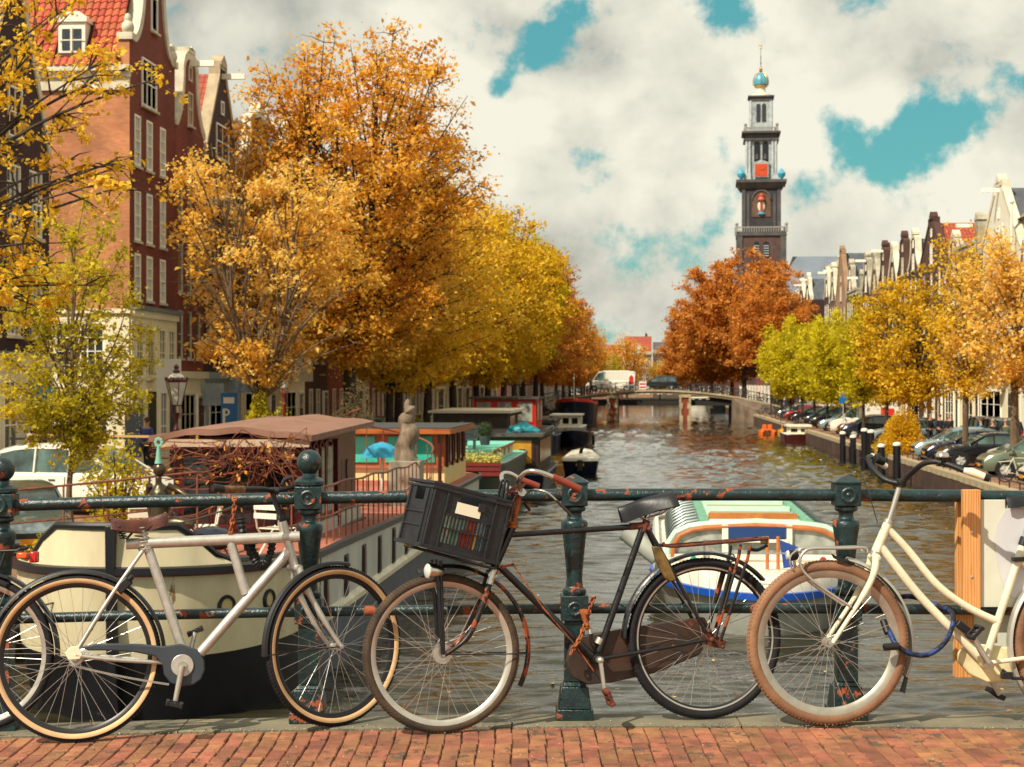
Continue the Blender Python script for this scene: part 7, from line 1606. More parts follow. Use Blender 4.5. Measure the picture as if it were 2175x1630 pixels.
for sx in (-1, 1): q = MB(); q.lathe((sx * 4.9, -4.3, z(387)), [(.3, 0), (.4, .4), (.9, 1.0), (1.0, 1.6), (.6, 2.2), (.3, 2.6), (0, 2.9)], 12); q.build('corner_orb', m_cblue, tw)
q = MB(); sq(q, 7.0, z(387), z(300)); q.build('first_belfry', m_tlead, tw, smooth=False)
m_col = mat('column_lead', '#a3acae', rough=.6, var=.25, vscale=.8)
for sx in (-1, 1):
    for dx in (0, -1.0): q = MB(); q.tube([V((sx * (3.55 + dx * .75), -3.75, z(372))), V((sx * (3.55 + dx * .75), -3.75, z(302)))], .36, 10); q.build('column', m_col, tw)
    q = MB(); q.bb(sx * 3.4 - .9, sx * 3.4 + .9, -4.1, -3.2, z(387), z(372)); q.build('column_base', m_col, tw, smooth=False)
for x in (-1.0, 1.0): q = MB(); arch(q, x, -3.5, z(348), 1.45, 5.0); q.build('bell_opening', m_bblack, tw, smooth=False); q = MB(); q.lathe((x, -3.62, z(335)), [(.5, -.9), (.4, -.5), (.32, .1), (.2, .45), (0, .5)], 10); q.build('bell', m_tstone, tw)
ck = MB(); ck.bb(-1.75, 1.75, -4.35, -3.9, z(381), z(351)); ck.prism([V((-2.1, -4.4, z(351))), V((2.1, -4.4, z(351))), V((0, -4.4, z(344)))], (0, .6, 0)); cl = ck.build('clock_case', m_tlead, tw, smooth=False)
q = MB(); q.bb(-1.55, 1.55, -4.42, -4.351, z(380) + .05, z(353)); q.build('clock_face', mat('clock_orange', '#c0431b', rough=.5, var=.15, vscale=2), cl, smooth=False)
zc_ = (z(380) + z(353)) / 2
for i in range(12): a = i * math.pi / 6; q = MB(); q.beam(V((math.sin(a) * 1.05, -4.44, zc_ + math.cos(a) * 1.05)), V((math.sin(a) * 1.38, -4.44, zc_ + math.cos(a) * 1.38)), .05, .16, up=V((0, 1, 0))); q.build('hour_mark', m_gold, cl, smooth=False)
for a, l, w in ((rad(62), 1.15, .12), (rad(-52), .8, .16)): q = MB(); q.beam(V((0, -4.47, zc_)), V((math.sin(a) * l, -4.47, zc_ + math.cos(a) * l)), .04, w, up=V((0, 1, 0))); q.build('clock_hand', m_gold, cl, smooth=False)
q = MB(); sq(q, 8.6, z(303), z(299)); sq(q, 7.6, z(299), z(290)); sq(q, 8.4, z(290), z(288)); sq(q, 9.4, z(288), z(284)); q.build('cornice', m_tstone, tw, smooth=False)
balustrade(7.6, z(284), z(275), 16, MATS['balustrade_stone'])
q = MB(); sq(q, 5.2, z(284), z(212)); q.build('second_belfry', m_tlead, tw, smooth=False)
for sx in (-1, 1):
    for sy in (-1, 1): q = MB(); q.tube([V((sx * 2.5, sy * 2.5, z(275))), V((sx * 2.5, sy * 2.5, z(218)))], .36, 10); q.build('column', m_col, tw)
for x in (-.68, .68): q = MB(); arch(q, x, -2.62, z(262), .95, 4.4); q.build('bell_opening', mat('opening_dark', '#2c3034', rough=.8), tw, smooth=False)
q = MB(); sq(q, 5.6, z(218), z(210)); sq(q, 6.4, z(210), z(207)); q.build('cornice', m_tstone, tw, smooth=False)
q = MB(); q.lathe((0, 0, 0), [(2.9, z(207)), (2.7, z(203)), (1.6, z(200)), (1.2, z(196)), (1.1, z(188)), (1.3, z(185))], 16); q.build('lantern', mat('lantern_stone', '#c9c4ae', rough=.6), tw)
q = MB(); q.lathe((0, 0, 0), [(1.25, z(185)), (1.75, z(181)), (1.85, z(175)), (1.7, z(167)), (1.3, z(160)), (.6, z(156)), (.3, z(154))], 24); q.build('imperial_crown', m_cblue, tw)
for i in range(8):
    a = i * math.pi / 4; k = MB(); k.tube([V((math.cos(a) * r, math.sin(a) * r, zz)) for r, zz in ((1.3, z(185)), (1.85, z(181)), (1.97, z(175)), (1.8, z(167)), (1.4, z(159)), (.6, z(155)))], .07, 5); k.build('crown_rib', m_gold, tw)
q = MB(); q.lathe((0, 0, 0), [(1.4, z(186)), (1.6, z(185)), (1.6, z(183.5)), (1.5, z(183))], 20); q.ball((0, 0, z(147)), .42, 12); q.lathe((0, 0, 0), [(.25, z(154)), (.5, z(151)), (.3, z(150))], 10); q.build('gilded_band', m_gold, tw)
q = MB(); q.tube([(0, 0, z(147)), (0, 0, z(118))], .10, 6); q.tube([(0, 0, z(118)), (0, 0, z(103))], .06, 5); q.ball((0, 0, z(135)), .25, 8, (.6, .6, 1.6)); q.build('spire_rod', m_tstone, tw)
q = MB(); q.ball((0, 0, z(102)), .28, 8); q.bb(-.35, .35, -.04, .04, z(101) + .2, z(101) + .5); q.build('weather_vane', m_gold, tw)
ch = thing('church_nave', 'long blue-grey church roof with a small stone pediment, right of the tower', 'church', (at(1778, 815, 415).x, at(1778, 815, 415).y, 0), 0)
q = MB(); q.bb(-13, 17, 0, 22, 0, 22); q.build('wall', m_tbrick, ch, smooth=False)
q = MB(); q.prism([(-13.6, -.5, 21.8), (-13.6, 11, z(540) * .97), (-13.6, 22.5, 21.8)], (0, 0, 0)) if False else None; L0, L1 = -13.6, 17.5
q.loft([[V((L0, -.5, 21.8)), V((L1, -.5, 21.8)), V((L1, 11, 34.6)), V((L0 + 4.0, 11, 34.6))], [V((L0, 22.5, 21.8)), V((L1, 22.5, 21.8)), V((L1, 11.2, 34.6)), V((L0 + 4.0, 11.2, 34.6))]]); q.build('roof', mat('nave_slate', '#6a7480', rough=.8, var=.12, vscale=.4, bump=.3, bscale=2), ch, smooth=False)
q = MB(); q.bb(-2.2, 2.8, -1.2, 6, 24, 31.2); q.prism([(-2.9, -1.5, 31.2), (3.5, -1.5, 31.2), (.3, -1.5, 33)], (0, 6, 0)); q.ball((.3, -1.4, 33.6), .35, 8); q.build('pediment', mat('pale_sandstone', '#bdb08c', rough=.8), ch, smooth=False)
q = MB(); q.ball((.3, -1.3, 27.6), .8, 12, (1, .2, .8)); q.build('oculus', m_bblack, ch)
# ------------------------------------------------------------------ trees
def leaf_mat(name, c1, c2, c3, tr=.5, k=1.0):
    m = bpy.data.materials.new(name); m.use_nodes = True; MATS[name] = m; nt = m.node_tree; N = nt.nodes; L = nt.links; b = N['Principled BSDF']
    b.inputs['Roughness'].default_value = .55; b.inputs['Specular IOR Level'].default_value = .25
    g = N.new('ShaderNodeNewGeometry'); r = N.new('ShaderNodeValToRGB'); e = r.color_ramp.elements
    e[0].position = 0; e[0].color = hexc(c1, k); e[1].position = 1; e[1].color = hexc(c3, k); x = e.new(.5); x.color = hexc(c2, k)
    tc = N.new('ShaderNodeTexCoord'); n = N.new('ShaderNodeTexNoise'); n.inputs['Scale'].default_value = .55; n.inputs['Detail'].default_value = 3; L.new(tc.outputs['Object'], n.inputs['Vector'])
    a = N.new('ShaderNodeMath'); a.operation = 'MULTIPLY_ADD'; L.new(g.outputs['Random Per Island'], a.inputs[0]); a.inputs[1].default_value = .55
    s = N.new('ShaderNodeMath'); s.operation = 'MULTIPLY_ADD'; L.new(n.outputs[0], s.inputs[0]); s.inputs[1].default_value = 1.5; s.inputs[2].default_value = -.52; L.new(s.outputs[0], a.inputs[2]); L.new(a.outputs[0], r.inputs[0])
    L.new(r.outputs[0], b.inputs['Base Color'])
    t = N.new('ShaderNodeBsdfTranslucent'); L.new(r.outputs[0], t.inputs[0]); mx = N.new('ShaderNodeMixShader'); mx.inputs[0].default_value = tr; L.new(b.outputs[0], mx.inputs[1]); L.new(t.outputs[0], mx.inputs[2]); L.new(mx.outputs[0], N['Material Output'].inputs[0])
    return m
m_bark = mat('bark', '#3b3026', rough=.9, var=.4, vscale=3, bump=.8, bscale=12, stretch=(1, 1, .25)); m_barkl = mat('pale_bark', '#6a5640', rough=.9, var=.4, vscale=3, bump=.8, bscale=12, stretch=(1, 1, .25))
LM = dict(gold=leaf_mat('leaf_gold', '#cc961c', '#f0c22a', '#fada62'), orange=leaf_mat('leaf_orange', '#d89c30', '#f6c44c', '#ffe8a2'), amber=leaf_mat('leaf_amber', '#b08a18', '#e2b41e', '#f0cf3c'),
    lime=leaf_mat('leaf_lime', '#a89a1a', '#d2c01a', '#e6d430'), rust=leaf_mat('leaf_rust', '#a86024', '#d48a32', '#e6a854'), green=leaf_mat('leaf_green', '#80801a', '#c4b424', '#e8cc44'), brown=leaf_mat('leaf_redbrown', '#c47426', '#eeae36', '#fad868'))
def leaves_mesh(name, C, size, m, rng, flat=.8, asp=.62):
    n = len(C); nrm = rng.normal(size=(n, 3)); nrm[:, 2] += flat * np.sign(rng.random(n) - .1); nrm /= np.linalg.norm(nrm, axis=1)[:, None]
    a = rng.normal(size=(n, 3)); a -= nrm * (a * nrm).sum(1)[:, None]; a /= np.linalg.norm(a, axis=1)[:, None]; b = np.cross(nrm, a)
    s = (size * np.clip(rng.lognormal(-.08, .38, n), .35, 2.0))[:, None]
    v = np.empty((n, 4, 3)); v[:, 0] = C - a * s * .5; v[:, 1] = C - b * s * asp * .5 + nrm * s * .12; v[:, 2] = C + a * s * .5 - nrm * s * .06; v[:, 3] = C + b * s * asp * .5 + nrm * s * .12
    me = bpy.data.meshes.new(name); me.vertices.add(n * 4); me.vertices.foreach_set('co', v.reshape(-1).astype(np.float32)); me.loops.add(n * 4); me.loops.foreach_set('vertex_index', np.arange(n * 4, dtype=np.int32))
    me.polygons.add(n); me.polygons.foreach_set('loop_start', np.arange(0, n * 4, 4, dtype=np.int32)); me.polygons.foreach_set('loop_total', np.full(n, 4, dtype=np.int32)); me.materials.append(m); me.update(calc_edges=True); return me
def tree_meshes(seed, H, zt, ctr, R, n1, n2, nleaf, size, m, tr=.17, lean=(0, 0), sig=(.30, .30, .16), bark=None, fork=1, power=1.0, gaps=0.0, shell=.55):
    """trunk up to zt, crown an uneven ellipsoid (ctr, R)"""
    rng = np.random.default_rng(seed); random.seed(seed); q = MB(); C0 = V(ctr); top = V((lean[0], lean[1], zt)); base = V((0, 0, -.1))
    mid = (base + top) * .5 + V((random.uniform(-.1, .1), random.uniform(-.1, .1), 0)); pt = smoothpath([base, mid, top], 4)
    q.tube(pt, [tr * (1.35 if i == 0 else 1 - .35 * i / len(pt)) for i in range(len(pt))], 9)
    leaders = []
    for k in range(fork):
        a = random.uniform(0, 6.28) if fork == 1 else k * 6.28 / fork + .6; sp = .0 if fork == 1 else .32
        e = C0 + V((math.cos(a) * R[0] * sp, math.sin(a) * R[1] * sp, R[2] * (.72 if fork == 1 else .55))); m1 = top.lerp(e, .5) + V((math.cos(a) * .15 * R[0] * (fork > 1), math.sin(a) * .15 * R[1] * (fork > 1), -.1)); lp = smoothpath([top, m1, e], 7); n = len(lp)
        q.tube(lp, [tr * .64 * (1 - .88 * i / (n - 1)) + .008 for i in range(n)], 7); leaders.append(lp)
    tips = []; lumps = [(V(rng.normal(size=3)).normalized(), random.uniform(-.22, .2)) for _ in range(14)]
    def bump(d): return 1 + sum(w * max(0, d.dot(v)) ** 6 for v, w in lumps)
    segs = []
    for i in range(n1):
        zz = 1 - 2 * (i + .5) / n1; zz = zz * .97 + .02; ph = i * 2.39996; rr = math.sqrt(max(0, 1 - zz * zz)); d = V((rr * math.cos(ph), rr * math.sin(ph), zz)); d = (d + V(rng.normal(size=3)) * .12).normalized()
        s = random.uniform(.78, 1.02) * bump(d); tip = C0 + V((d.x * R[0] * s, d.y * R[1] * s, d.z * R[2] * s)); lp = min(leaders, key=lambda l: (l[-1] - tip).length); hgt = max(0, min(.92, (tip.z - top.z) / max(.1, (lp[-1].z - top.z)) * .8 - .28 + random.uniform(-.06, .06)))
        st = lp[int(hgt * (len(lp) - 1))]; m1 = st.lerp(tip, .45) + V((0, 0, abs((tip - st).length) * .10)) + V(rng.normal(size=3)) * .12; bp = smoothpath([st, m1, tip], 6); L = (tip - st).length; r0 = min(tr * .36, .012 + L * .0085); n = len(bp)
        q.tube(bp, [r0 * (1 - .88 * k / (n - 1)) + .003 for k in range(n)], 5, cap=False); segs.append((bp, r0, L))
    for bp, r0, L in segs:
        n = len(bp); tips.append(bp[-1]); tips.append(bp[-3])
        for k in range(n2):
            t = random.uniform(.30, .98); st = bp[int(t * (n - 1))]; o = (st - C0); d = V((o.x / R[0], o.y / R[1], o.z / R[2])); d = (d.normalized() * .8 + V(rng.normal(size=3)) * .75).normalized(); ln = random.uniform(.4, 1.0) * (.5 + .22 * min(R)) * (1.15 - .45 * t); e = st + V((d.x * ln, d.y * ln, d.z * ln * .8 + ln * .08))
            oe = e - C0; f = math.sqrt((oe.x / R[0]) ** 2 + (oe.y / R[1]) ** 2 + (oe.z / R[2]) ** 2)
            if f > 1.12: e = C0 + oe * (1.12 / f)
            m1 = st.lerp(e, .5) + V((0, 0, .06)); q.tube([st, m1, e], [r0 * .32 + .003, r0 * .2 + .002, .003], 4, cap=False); tips += [m1, st.lerp(e, .75), e]
    T = np.array([tuple(t) for t in tips]); 
    if gaps:
        hd = rng.normal(size=(5, 3)); hd /= np.linalg.norm(hd, axis=1)[:, None]; dd = (T - np.array(ctr)) / np.array(R); ln = np.linalg.norm(dd, axis=1)[:, None] + 1e-6; keep = ((dd / ln) @ hd.T).max(1) < 1 - gaps * .18; T = T[keep]
    w = rng.gamma(1.1, 1.0, len(T)); w /= w.sum(); idx = rng.choice(len(T), nleaf, p=w); C = T[idx] + rng.normal(size=(nleaf, 3)) * np.array(sig)
    C[:, 2] -= np.abs(rng.normal(size=nleaf)) * sig[2] * .3
    return q.mesh('trunk', bark or m_bark), leaves_mesh('crown', C, size, m, rng)
TREES = []
def tree(label, x, y, meshes, rz=0.0, s=1.0, leaf=None, group=None, name='tree'):
    t = thing(name, label, 'tree', (x, y, 0), rz, group); 
    if s != 1: t.scale = (s,) * 3 if not isinstance(s, tuple) else s
    link('trunk', meshes[0], t); c = link('crown', meshes[1], t); c['kind'] = 'stuff'
    if leaf: c.material_slots[0].link = 'OBJECT'; c.material_slots[0].material = leaf
    return t
XT_ = -12.3
# left quay, from the bridge outwards
tree('near tree at the left edge whose golden branches reach over the street', -14.2, 31.0, tree_meshes(3, 11, 4.2, (.9, 1.0, 8.1), (4.5, 4.6, 4.1), 62, 12, 21000, .105, LM['gold'], tr=.19, sig=(.085, .085, .06), gaps=.3))
tree('young yellow-green tree with a thin trunk in front of the white van', -13.5, 39.8, tree_meshes(4, 7.5, 1.9, (0, 0, 4.6), (1.85, 1.9, 3.1), 46, 9, 15500, .098, LM['green'], tr=.085, sig=(.12, .12, .09), bark=m_barkl), name='young_tree')
tree('pale orange tree with a forked trunk beside the maroon deckhouse', XT_, 54.3, tree_meshes(5, 11.5, 2.9, (.0, -.2, 7.9), (3.35, 3.3, 3.75), 64, 10, 17500, .135, LM['orange'], tr=.19, fork=2, bark=m_barkl, sig=(.20, .20, .10), gaps=.7))
big = tree_meshes(6, 18, 4.5, (.35, -.2, 11.0), (5.5, 5.3, 6.7), 180, 11, 66000, .17, LM['brown'], tr=.34, fork=4, sig=(.28, .28, .17))
tree('tallest tree on the left quay, russet at the top and golden below', XT_, 70.3, big)
lowg = tree_meshes(61, 12, 3.2, (.8, -.3, 8.0), (4.6, 4.4, 4.2), 80, 10, 26000, .165, LM['gold'], tr=.22, fork=3, sig=(.34, .34, .2))
tree('golden tree under the tallest russet crown', XT_ + .6, 77.5, lowg, 1.0)
mid1 = tree_meshes(7, 16, 4, (.4, 0, 9.6), (5.6, 5.2, 6.1), 90, 10, 25000, .235, LM['amber'], tr=.28, fork=3, sig=(.30, .30, .17)); mid2 = tree_meshes(8, 15, 3.6, (.2, 0, 9.0), (5.2, 5.2, 5.9), 90, 10, 25000, .235, LM['amber'], tr=.26, fork=4, sig=(.30, .30, .17))
lay = [(86, .92, 'gold', 'golden'), (97, .98, 'gold', 'deep golden'), (108, 1.03, 'amber', 'amber yellow'), (120, 1.08, 'amber', 'bright amber'), (132, 1.1, 'amber', 'yellow-green amber'), (145, 1.12, 'amber', 'large amber'), (158, 1.15, 'lime', 'olive yellow'), (171, 1.22, 'rust', 'rust topped'), (184, 1.15, 'rust', 'rust coloured'), (197, 1.08, 'brown', 'russet')]
for i, (y, s, lc, lb) in enumerate(lay): tree(f'{lb} tree on the left quay, {["second","third","fourth","fifth","sixth","seventh","eighth","ninth","tenth","last"][i]} after the tallest one' + (' before the far bridge' if i == 9 else ''), XT_ + random.uniform(-.4, .2), y, (mid1, mid2)[i % 2], i * 1.3, s, LM[lc], 'trees lining the left quay')
for i, (y, s, lc) in enumerate(((226, 1.05, 'rust'), (243, 1.0, 'brown'), (262, .98, 'rust'), (283, .92, 'brown'), (308, .9, 'rust'), (335, .85, 'amber'))): tree(f'rust coloured tree beyond the far bridge on the left, {["first","second","third","fourth","fifth","sixth"][i]} in its row', XT_, y, (mid2, mid1)[i % 2], i * 2.1, s, LM[lc], 'trees beyond the far bridge on the left')
# right quay
XQ = 13.3
tree('golden tree with pale leaves cut by the right edge', XQ + .2, 66.2, tree_meshes(9, 11, 3.7, (.3, 0, 6.4), (2.5, 2.6, 3.4), 58, 9, 11500, .14, LM['orange'], tr=.19, sig=(.22, .22, .14), bark=m_barkl, gaps=.8))
tree('golden tree between the green car and black car on the right', XQ + .2, 76.5, tree_meshes(10, 10.5, 3.2, (.2, 0, 6.5), (2.1, 2.1, 3.7), 60, 9, 10500, .13, LM['gold'], tr=.15, sig=(.24, .24, .16), bark=m_barkl, gaps=.6))
ts = tree_meshes(12, 9.5, 2.6, (0, 0, 5.9), (2.1, 2.1, 3.6), 56, 9, 9500, .17, LM['amber'], tr=.13, sig=(.22, .22, .13), gaps=.5); ts2 = tree_meshes(13, 9, 2.6, (0, 0, 5.6), (2.7, 2.7, 3.2), 60, 9, 13500, .20, LM['lime'], tr=.13, sig=(.24, .24, .15), gaps=.4)
rt = [(89, 1.0, 'amber', ts, 'amber tree right of the golden bush'), (100, 1.0, 'amber', ts, 'amber yellow tree behind the golden bush'), (111, .95, 'lime', ts, 'yellow tree behind the navy hatchback on the right'), (122, .95, 'lime', ts2, 'yellow-green tree beside the white van with a red square'), (133, .98, 'lime', ts2, 'lime tree left of the white van on the right quay'), (144, 1.0, 'lime', ts2, 'round lime tree in the middle of the right quay row'), (156, 1.05, 'lime', ts2, 'lime tree above the motorcycles on the right quay'), (168, 1.08, 'lime', ts2, 'lime tree nearest the far bridge on the right'), (179, 1.0, 'lime', ts2, 'small lime tree in front of the rust coloured crowns')]
for i, (y, s, lc, me, lb) in enumerate(rt): tree(lb, XQ, y, me, i * 1.7, s, LM[lc], 'trees lining the right quay')
bigr = tree_meshes(15, 20, 5, (0, 0, 12.6), (8.4, 8.0, 8.6), 130, 11, 52000, .36, LM['rust'], tr=.4, fork=4, sig=(.42, .42, .26), gaps=.4)
for x, y, s, rz, lb in ((12.6, 240, 1.03, 0, 'tallest rust-coloured tree under the church tower'), (8.6, 250, .80, 2, 'rust-coloured tree overhanging the canal left of the tallest one'), (15.5, 222, .78, 4, 'rust-coloured tree right of the tallest one beyond the far bridge'), (6.6, 296, .66, 1, 'lower rust-coloured tree at the left end of the right group'), (12.5, 272, .8, 3, 'rust-coloured tree behind the tallest one')): tree(lb, x, y, bigr, rz, s, None, 'rust-coloured trees under the tower')
bare = tree_meshes(16, 12, 3, (0, 0, 8), (4.6, 4.6, 5), 90, 10, 9000, .28, LM['brown'], tr=.25, fork=4, sig=(.5, .5, .3))
for i, (x, y, s, lc) in enumerate(((-13, 372, 1.0, 'brown'), (-5.5, 395, 1.15, 'brown'), (-9.5, 385, .8, 'green'), (2, 402, .72, 'gold'))): tree(('half bare tree at the far end of the canal, leftmost', 'reddish half bare tree before the far orange roof', 'thin greenish tree at the far end of the canal', 'low golden tree before the far grey-brown house')[i], x, y, bare, i, s, LM[lc], 'trees at the far end of the canal')
# shrubs
def shrub(name, label, loc, R, n, size, m, rng_seed, stems=14, low=0.0):
    rng = np.random.default_rng(rng_seed); t = thing(name, label, 'shrub', loc); d = rng.normal(size=(n, 3)); d /= np.linalg.norm(d, axis=1)[:, None]; d[:, 2] = np.abs(d[:, 2]) if low == 0 else d[:, 2]
    lump = 1 + .16 * np.sin(d[:, 0] * 5 + 1) * np.cos(d[:, 1] * 4) + .1 * np.sin(d[:, 2] * 9); C = d * (rng.uniform(.45, 1.05, n) * lump)[:, None] * np.array(R) + np.array((0, 0, low)); c = link('foliage', leaves_mesh('foliage', C, size, m, rng, .3), t); c['kind'] = 'stuff'
    q = MB()
    for i in range(stems): e = V(d[i]) ; q.tube([(0, 0, 0), (e.x * R[0] * .4, e.y * R[1] * .4, R[2] * .4 + low * .4), (e.x * R[0] * .9, e.y * R[1] * .9, e.z * R[2] * .9 + low)], [.03, .02, .006], 5)
    q.build('stems', m_bark, t)['kind'] = 'stuff'; return t
shrub('golden_bush', 'dense golden bush on the right quay edge left of the parked cars', (12.4, 87.5, 0), (1.25, 1.2, 2.0), 11000, .10, LM['amber'], 31)
shrub('greyish_shrub', 'dry grey-brown rounded shrub behind the barge', (XT_ + 1.2, 64.5, .0), (1.25, 1.25, 3.0), 9000, .07, leaf_mat('leaf_dry', '#5f5238', '#8a7a58', '#a3946e'), 32)
shrub('green_shrub', 'low dark green shrub left of the dry grey shrub', (XT_ - 1.4, 63.5, 0), (.9, .9, 2.3), 5000, .09, LM['green'], 33)
shrub('boat_shrub', 'small yellow-green bushy plant in a tub on the barge bow', (AX - 1.45, AY + 4.9, .95), (.55, .5, .78), 1500, .075, LM['green'], 34, low=.85)
shrub('boat_herbs', 'low herb planter on the barge bow behind the brown saddle', (AX - 1.05, AY + 1.0, 1.15), (.45, .25, .36), 1000, .045, LM['green'], 35)
shrub('ivy_clump', 'ivy clump at the foot of the pale orange tree trunk', (XT_, 54.1, 2.2), (.38, .38, .95), 1500, .10, LM['green'], 36)
shrub('low_quay_hedge', 'low hedge on the left quay beside the pale moored boats', (-11.6, 84, 0), (.9, 3.2, 1.8), 6000, .11, LM['green'], 37)
# ------------------------------------------------------------------ vehicles
m_tyre = mat('car_tyre', '#101012', rough=.8); m_alloy = mat('car_alloy', '#b5b8b4', rough=.4, metal=.1); m_trimb = mat('car_black_trim', '#141517', rough=.5)
m_cglass = mat('car_glass', '#1a2526', rough=.04, var=.6, vscale=1.2, col2='#54706a', spec=1.0); m_hl = mat('car_headlight', '#c9cfcc', rough=.08); m_tail = mat('car_tail_light', '#8e1414', rough=.2); m_platey = mat('plate_amber', '#d98a1c', rough=.5)
CARP = {   # x stations from the tail (0) to the nose (1): beltline height, then roof
 'hatch': dict(L=4.1, H=1.48, W=1.72, hood=[(0, .62), (.02, .95), (.70, .98), (.76, .94), (.93, .80), (.985, .66), (1, .45)], roof=[(.02, .93), (.10, 1.36), (.22, 1.47), (.48, 1.48), (.58, 1.38), (.75, .95)]),
 'mpv': dict(L=4.4, H=1.66, W=1.78, hood=[(0, .6), (.02, 1.0), (.76, 1.02), (.82, .98), (.95, .82), (.99, .66), (1, .42)], roof=[(.015, 1.0), (.06, 1.52), (.20, 1.65), (.50, 1.66), (.62, 1.52), (.82, .99)]),
 'saloon': dict(L=4.6, H=1.44, W=1.76, hood=[(0, .6), (.015, .92), (.12, 1.0), (.68, .98), (.74, .95), (.94, .80), (.99, .64), (1, .42)], roof=[(.12, .98), (.26, 1.36), (.38, 1.44), (.52, 1.43), (.60, 1.34), (.74, .96)]),
 'van': dict(L=4.9, H=1.95, W=1.9, hood=[(0, .6), (.01, 1.15), (.80, 1.15), (.86, 1.08), (.95, .95), (.99, .72), (1, .42)], roof=[(.005, 1.15), (.02, 1.85), (.08, 1.94), (.62, 1.95), (.70, 1.86), (.86, 1.09)]),
 'bigvan': dict(L=5.9, H=2.45, W=2.0, hood=[(0, .6), (.01, 1.3), (.82, 1.3), (.87, 1.16), (.96, 1.0), (.99, .75), (1, .42)], roof=[(.004, 1.3), (.01, 2.35), (.04, 2.45), (.66, 2.45), (.74, 2.30), (.87, 1.18)])}
def interp(p, x):
    for (a, b), (c, d) in zip(p[:-1], p[1:]):
        if a <= x <= c: return b + (d - b) * ((x - a) / (c - a) if c > a else 0)
    return p[0][1] if x < p[0][0] else p[-1][1]
def car(label, kind, paint, loc, rz, group=None, name='parked_car', cat='car', solid=False, plate=None):
    p = CARP[kind]; L, H, Wd = p['L'], p['H'], p['W']; t = thing(name, label, cat, loc, rz, group); hw = Wd / 2
    xs = sorted(set([x for x, _ in p['hood']] + [.06, .2, .35, .5, .62, .9])); q = MB(); rings = []
    for x in xs:
        zt = interp(p['hood'], x); w = hw * (1 - .10 * max(0, (x - .88) / .12) ** 1.5 - .06 * max(0, (.06 - x) / .06)); zb = .24 + .10 * (x < .01) + .06 * (x > .99)
        rings.append([V((x * L, s * w * a, z)) for s, a, z in ((-1, .90, zb), (-1, .99, zb + .14), (-1, 1.0, .55 if zt > .6 else zt * .8), (-1, .965, zt - .08), (-1, .90, zt), (1, .90, zt), (1, .965, zt - .08), (1, 1.0, .55 if zt > .6 else zt * .8), (1, .99, zb + .14), (1, .90, zb))])
    q.loft(rings); body = q.build('body', paint, t, angle=28)
    rf = p['roof']; x0, x1 = rf[0][0], rf[-1][0]; xs = sorted(set([x for x, _ in rf] + [x0 + (x1 - x0) * k for k in (.3, .5, .7)]))
    q = MB(); rings = []
    for x in xs:
        zr = interp(rf, x); zb = interp(p['hood'], x) - .02; f = (zr - zb) / (H - zb); rings.append([V((x * L, s * a, z)) for s, a, z in ((-1, hw * .91, zb), (-1, hw * (.91 - .13 * f), max(zb, zr - .06)), (-1, hw * (.84 - .12 * f), zr), (1, hw * (.84 - .12 * f), zr), (1, hw * (.91 - .13 * f), max(zb, zr - .06)), (1, hw * .91, zb))])
    q.loft(rings); q.build('glasshouse', m_cglass, t, angle=25)
    # roof skin and pillars
    q = MB(); r2 = [(x, z) for x, z in rf if z > H - .16]; xa, xb = r2[0][0], r2[-1][0]; rings = []
    for k in range(7):
        x = xa + (xb - xa) * k / 6; zr = interp(rf, x); w = hw * .735; rings.append([V((x * L, s * a, z)) for s, a, z in ((-1, w + .07, zr - .10), (-1, w + .06, zr - .03), (-1, w - .05, zr + .02), (1, w - .05, zr + .02), (1, w + .06, zr - .03), (1, w + .07, zr - .10))])
    q.loft(rings); ro = q.build('roof', paint, t, angle=25)
    q = MB()
    for s in (-1, 1):
        def pp(x, zf, o=.012): zr = interp(rf, x); zb = interp(p['hood'], x); f = zf; z = zb + (zr - .04 - zb) * f; return V((x * L, s * (hw * (.915 - .12 * f * (zr - zb) / (H - zb)) + o), z))
        q.beam(pp(x1 - .005, 0), V((xb * L, s * (hw * .735 + .06), interp(rf, xb) - .05)), .05, .07); q.beam(pp(x0 + .01, 0), V((xa * L, s * (hw * .735 + .06), interp(rf, xa) - .05)), .05, .14)
        for xx in ((.52, .30) if kind in ('hatch', 'mpv', 'saloon') else (.62,)): q.beam(pp(xx, 0), pp(xx, 1), .04, .07)
    q.build('pillars', paint, t, smooth=False)['kind'] = 'stuff'
    if kind in ('bigvan',) or solid:
        q = MB(); xe = .60 if kind != 'mpv' else .3
        for s in (-1, 1): q.prism([V((x * L, s * (hw * .80 + .0), z)) for x, z in ((.012, 1.1), (xe, 1.1), (xe, H - .05), (.03, H - .05))], (0, s * .13, 0))
        q.bb(-.005, .06, -hw * .88, hw * .88, 1.1, H - .1); q.build('panel_side', paint, t, angle=25)
    k = MB(); k.revolve((0, 0, 0), V((1, 0, 0)), UP, V((0, 1, 0)), [(.20, -.09), (.30, -.10), (.315, -.06), (.315, .06), (.30, .10), (.20, .09)], 24); tm = k.mesh('tyre', m_tyre)
    k = MB(); k.revolve((0, 0, 0), V((1, 0, 0)), UP, V((0, 1, 0)), [(.205, .085), (.19, .05), (.07, .075), (0, .08), (0, -.08), (.07, -.075), (.19, -.05), (.205, -.085)], 20, closed_prof=False)
    for a in range(5): an = a * 2 * math.pi / 5; k.beam(V((math.cos(an) * .05, .07, math.sin(an) * .05)), V((math.cos(an) * .19, .085, math.sin(an) * .19)), .04, .05, up=V((0, 1, 0))); k.beam(V((math.cos(an) * .05, -.07, math.sin(an) * .05)), V((math.cos(an) * .19, -.085, math.sin(an) * .19)), .04, .05, up=V((0, 1, 0)))
    rm = k.mesh('rim', m_alloy)
